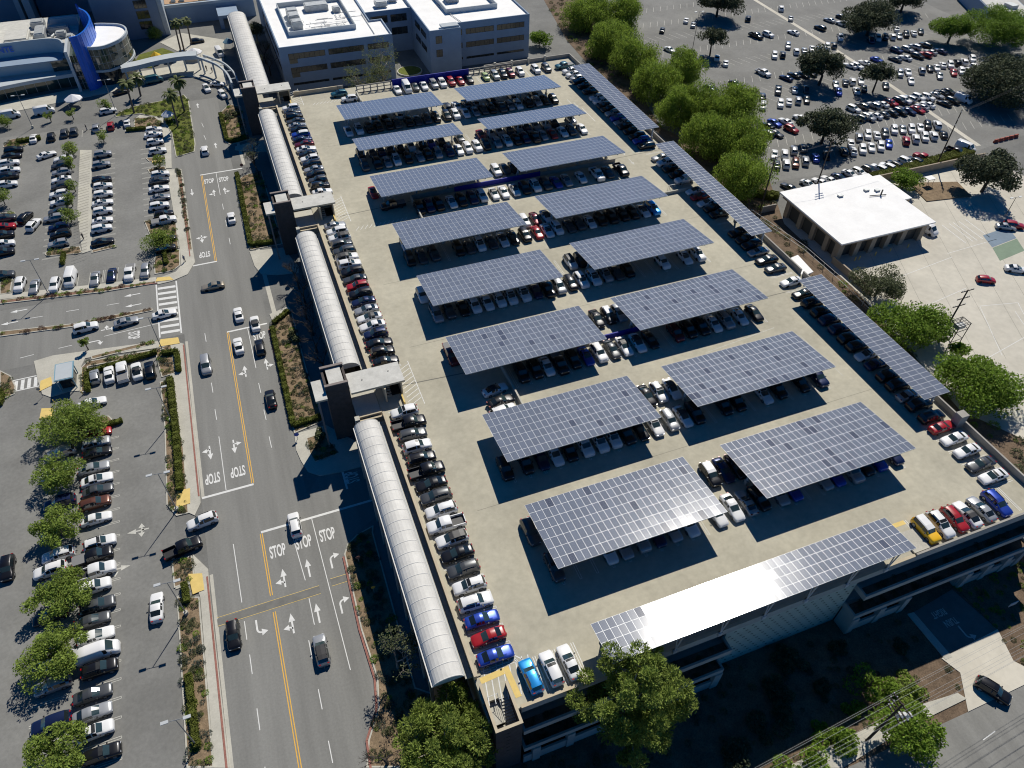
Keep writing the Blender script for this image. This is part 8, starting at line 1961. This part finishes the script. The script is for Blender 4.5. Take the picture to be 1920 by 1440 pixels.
for i, (x, y, s, lab) in enumerate([(-11.2, 56.6, 1.1, 'round pale shrub beside the nearest tower entrance'), (-11.6, 190.5, 1.5, 'round shrub in the farthest walkway planter'), (-10.6, 84.5, 1.2, 'bright shrub in the long walkway planter')]): shrub(x, y, s, lab, 850 + i, 'leaf_olive')
sb = random.Random(77)
for i in range(14):
    x, y = sb.uniform(94.5, 98.5), 22 + i * 10 + sb.uniform(-2, 2)
    shrub(x, y, sb.uniform(1.2, 2.2), 'shrub on the narrow bank outside the right parapet, %s from the near end' % ('first', 'second', 'third', 'fourth', 'fifth', 'sixth', 'seventh', 'eighth', 'ninth', 'tenth', 'eleventh', 'twelfth', 'thirteenth', 'fourteenth')[i], 870 + i, sb.choice(['leaf_green', 'leaf_shrub', 'leaf_olive']), group='shrubs outside the right parapet', dens=900)

# ---------------------------------------------------------------- lamp posts, poles, wires
for i, (x, y, z, lab) in enumerate(LAMPS):
    r = root('lamp_post', (x, y, GZ), lab, 'lamp post', 'twin lamp posts'); H = z - GZ
    m = MB(); m.tube((0, 0, .1), (0, 0, H), .10, .06, 8); m.build('pole', 'steel_dark' if x > 50 else 'steel_grey', r)
    m = MB(); m.tube((0, 0, 0), (0, 0, .75), .34, k=10); m.build('base', 'concrete', r)
    m = MB(); m.tube((-1.0, .1, H), (1.0, -.1, H), .045, k=6); m.build('arm', 'steel_grey', r)
    for s in (-1, 1):
        m = MB(); m.box(-.45, .45, -.2, .2, -.06, .08); m.build('lamp_head', 'steel_pale', r, (s * 1.3, -s * .12, H + .02))
def utility_pole(x, y, H, arms, label, drums=0, gz=GZ):
    r = root('utility_pole', (x, y, gz), label, 'utility pole', 'utility poles')
    m = MB(); m.tube((0, 0, 0), (0, 0, H), .20, .13, 8); m.build('pole', 'wood_dark', r)
    for z, L, rz in arms:
        m = MB(); m.obox((0, 0, H - z), (L, .13, .15), rz); a = m.build('crossarm', 'wood_dark', r)
        im = MB()
        for k in (-.46, -.3, .3, .46): im.tube((k * L * math.cos(rz), k * L * math.sin(rz), H - z + .09), (k * L * math.cos(rz), k * L * math.sin(rz), H - z + .32), .06, k=6)
        im.build('insulators', 'insulator', a)
    for k in range(drums):
        m = MB(); m.tube((.45 + .55 * k, -.35 - .25 * k, H - 3.6), (.45 + .55 * k, -.35 - .25 * k, H - 2.6), .26, k=10); m.build('transformer', 'insulator', r)
    return r
utility_pole(49.8, -20.6, 13.1, [(.3, 3.4, rad(90)), (1.5, 3.4, rad(90)), (2.3, 3.0, rad(90)), (3.2, 2.6, rad(84))], 'leaning-looking utility pole with many crossarms beside the lower road', 3, FZ)
utility_pole(114.9, 38.0, 13.5, [(.2, 3.2, rad(0)), (2.1, 3.2, rad(0)), (4.0, 3.2, rad(0))], 'triple-armed utility pole above the widest green tree')
utility_pole(168.5, 96.2, 16, [(.3, 2.6, rad(40)), (2.4, 2.6, rad(40)), (4.0, 2.2, rad(40))], 'tall utility pole crossing the hedge of the service yard')
utility_pole(108.3, 93.1, 15, [(.3, 2.4, 0), (1.8, 2.4, 0)], 'dark utility pole at the end of the feathery tree row')
utility_pole(124.7, 93.5, 16, [(.3, 2.6, 0), (1.6, 2.6, 0), (2.8, 2.2, 0)], 'dark utility pole behind the service building roof')
utility_pole(222, 112, 15, [(.3, 2.4, 0)], 'utility pole under the huge dark evergreen')
def wire(a, b, sag, label_o, rr=.016):
    a, b = Vector(a), Vector(b); m = MB(); n = 14; prev = a
    for k in range(1, n + 1):
        u = k / n; p = a.lerp(b, u); p.z -= sag * 4 * u * (1 - u); m.tube(prev, p, rr, k=4, caps=False); prev = p
    return m.build('overhead_wire', 'steel_grey' if rr > .012 else 'wire', label_o)
pl = root('power_line', (0, 0, 0), 'bundle of overhead wires crossing the lower right corner', 'power line')
for dy, dz in ((-1.55, -.4), (-.7, -.4), (.7, -.4), (1.55, -.4), (-1.5, -1.6), (1.5, -1.6), (-.8, -2.4), (.1, -3.0)):
    wire((49.8, -20.6 + dy, dz), (-40, -25.5 + dy, dz), 1.0, pl); wire((49.8, -20.6 + dy, dz), (150, -15 + dy, dz), 1.2, pl)
pl2 = root('power_line', (0, 0, 0), 'thin overhead wires above the service yard and big lot', 'power line')
for k in (-1.4, 0, 1.4):
    wire((124.7 + k, 93.5, 6.8), (168.5 + k, 96.2, 6.6), .8, pl2, .008); wire((168.5 + k, 96.2, 6.6), (222 + k, 112, 5.6), .8, pl2, .008); wire((108.3 + k, 93.1, 5.8), (124.7 + k, 93.5, 6.8), .3, pl2, .008)
# steel frame beside the utility pole
fr_ = root('steel_frame', (115.6, 36.2, GZ), 'open steel platform frame beside the triple-armed pole', 'frame')
m = MB()
for x, y in ((-1.6, -1.1), (1.6, -.9), (1.6, 1.3), (-1.6, 1.1)): m.tube((x, y, 0), (x, y, 6.4), .09, k=5)
for z in (6.4, 5.0, 2.4):
    for a, b in (((-1.6, -1.1), (1.6, -.9)), ((1.6, -.9), (1.6, 1.3)), ((1.6, 1.3), (-1.6, 1.1)), ((-1.6, 1.1), (-1.6, -1.1))): m.tube((*a, z), (*b, z), .07, k=5)
m.build('posts', 'steel_dark', fr_)
m = MB()
for k in range(5): x = -1.6 + .8 * k; m.tube((x, -1.1, 6.45), (x, 1.2, 6.45), .05, k=4)
for k in range(3): y = -.6 + .7 * k; m.tube((-1.6, y, 6.5), (1.6, y, 6.5), .05, k=4)
m.build('top_grid', 'steel_dark', fr_)
bx('equipment', 'machinery', fr_, -1.0, 1.0, -.6, .6, 5.1, 5.9)
# chain-link line along the service building bank
fc = root('wire_fence', (0, 0, 0), 'low wire fence along the bank beside the service building', 'fence')
m = MB()
FP = [(104.5, 92), (107.5, 74), (107.8, 60), (107.0, 46)]
for a, b in zip(FP, FP[1:]):
    for z in (GZ + .9, GZ + 1.8): m.tube((*a, z), (*b, z), .05, k=5)
m.build('rail', 'steel_pale', fc)
for a, b in zip(FP, FP[1:]):
    for u in np.linspace(0, 1, 5)[:-1]:
        p = MB(); p.tube((a[0] + (b[0] - a[0]) * u, a[1] + (b[1] - a[1]) * u, GZ), (a[0] + (b[0] - a[0]) * u, a[1] + (b[1] - a[1]) * u, GZ + 1.8), .06, k=5); p.build('post', 'steel_pale', fc)
# signs and small things
def sign(x, y, h, w, mat, label, rz=0.0):
    r = root('road_sign', (x, y, GZ + .1), label, 'sign', None, rz)
    m = MB(); m.tube((0, 0, 0), (0, 0, h), .045, k=6); m.build('post', 'steel_grey', r)
    p = MB(); k = 8
    p.v = [(w * .5 * math.cos(math.pi / 8 + i * math.pi / 4), -.06 - yy, h - w * .3 + w * .5 * math.sin(math.pi / 8 + i * math.pi / 4)) for yy in (0, .03) for i in range(8)]
    p.f = [tuple(range(8)), tuple(range(15, 7, -1))] + [(i, (i + 1) % 8, 8 + (i + 1) % 8, 8 + i) for i in range(8)]; p.m = [0] * 10
    p.build('plate', mat, r)
sign(-12.6, 155.8, 2.4, .9, 'paint_red', 'red stop sign at the tip of the middle walkway planter', rad(10))
sign(-14.4, 56.9, 1.6, .9, 'paint_blue', 'small blue sign at the kerb by the nearest tower')
sign(-57.6, 84.0, 2.2, .7, 'steel_grey', 'grey sign on the kiosk plaza')
sign(-9.6, 28.2, 2.0, .8, 'paint_red', 'red sign in the shaded bed beside the right-turn lane')
sign(-8.6, 22.4, 2.0, .7, 'paint_yellow', 'yellow sign in the shaded bed beside the nearest vault')
bb = root('notice_board', (84.2, -12.4, FZ), 'white notice board on posts beside the driveway', 'sign'); m = MB(); m.tube((-.5, 0, 0), (-.5, 0, 2.0), .05); m.tube((.5, 0, 0), (.5, 0, 2.0), .05); m.build('posts', 'steel_dark', bb); bx('board', 'insulator', bb, -.8, .8, -.05, .05, 1.2, 2.2)
rb = root('red_barriers', (195, 101, GZ), 'row of red plastic barriers under the huge dark evergreen', 'barriers')
for k in range(5): m = MB(); m.box(-.8, .8, -.3, .3, 0, .5); m.box(-.7, .7, -.18, .18, .501, 1.0); m.build('barrier', 'orange_red', rb, (k * 2.0, k * .1, 0))
bn = root('cart_shelter', (141.5, 88.5, GZ), 'small white-roofed shelter near the service yard hedge', 'shelter'); bn.location = (158, 88.5, GZ)
bx('roof', 'roof_white', bn, -1.2, 1.2, -.9, .9, 2.2, 2.35)
for x, y in ((-1, -.7), (1, -.7), (1, .7), (-1, .7)): m = MB(); m.tube((x, y, 0), (x, y, 2.2), .05); m.build('post', 'steel_grey', bn)
bm_ = MB(); bm_.prism([(152, 82), (165, 80), (167, 87), (154, 91)], GZ + .01, GZ + .25); tag(bm_.build('bark_bed', 'mulch'), kind='structure')
# people
def person(x, y, z, label, rz, top, bottom):
    r = root('person', (x, y, z), label, 'person', None, rz)
    m = MB()
    def seg(a, b, r0, r1, mi): m.tube(a, b, r0, r1, 7, mi)
    seg((.10, -.12, .05), (.09, .02, .48), .055, .075, 1); seg((.09, .02, .48), (.08, 0, .92), .075, .105, 1)
    seg((-.10, .16, .05), (-.09, .08, .48), .055, .075, 1); seg((-.09, .08, .48), (-.08, 0, .92), .075, .105, 1)
    seg((0, 0, .88), (0, 0, 1.18), .155, .15, 0); seg((0, 0, 1.18), (0, .01, 1.46), .15, .17, 0); seg((0, .01, 1.46), (0, .02, 1.56), .10, .055, 2)
    for s in (1, -1): seg((s * .20, .01, 1.44), (s * .25, .06 * s, 1.15), .055, .045, 0); seg((s * .25, .06 * s, 1.15), (s * .23, .12 * s + .05, .88), .042, .032, 2)
    for k in range(5):
        z0, z1 = 1.55 + k * .046, 1.55 + (k + 1) * .046; f = lambda u: .105 * math.sqrt(max(.08, 1 - ((u - .115) / .125) ** 2))
        seg((0, .02, z0), (0, .02, z1), f(z0 - 1.55), f(z1 - 1.55), 2 if k < 3 else 3)
    for s in (1, -1): seg((s * .10, -.14 if s > 0 else .14, .04), (s * .10, .06 if s > 0 else .34, .04), .05, .045, 3)
    m.build('body', [top, bottom, 'skin', 'bark_dark'], r, smooth=True)
person(-51.6, 136.6, GZ + .16, 'person in dark clothes walking down the striped path', rad(170), 'cloth_dark', 'cloth_dark')
person(-29.8, 119.2, GZ + .16, 'person in blue on the sidewalk above the crosswalk', rad(20), 'cloth_blue', 'cloth_dark')
person(-52.0, 195.0, GZ, 'person beside the silver SUV at the top of the upper lot', rad(90), 'cloth_dark', 'cloth_blue')
person(-16.2, 226.4, GZ + .12, 'person waiting under the curved drop-off canopy', rad(200), 'cloth_dark', 'cloth_dark')
person(-14.6, 224.6, GZ + .12, 'person standing at the right end of the curved canopy', rad(180), 'cloth_blue', 'cloth_dark')
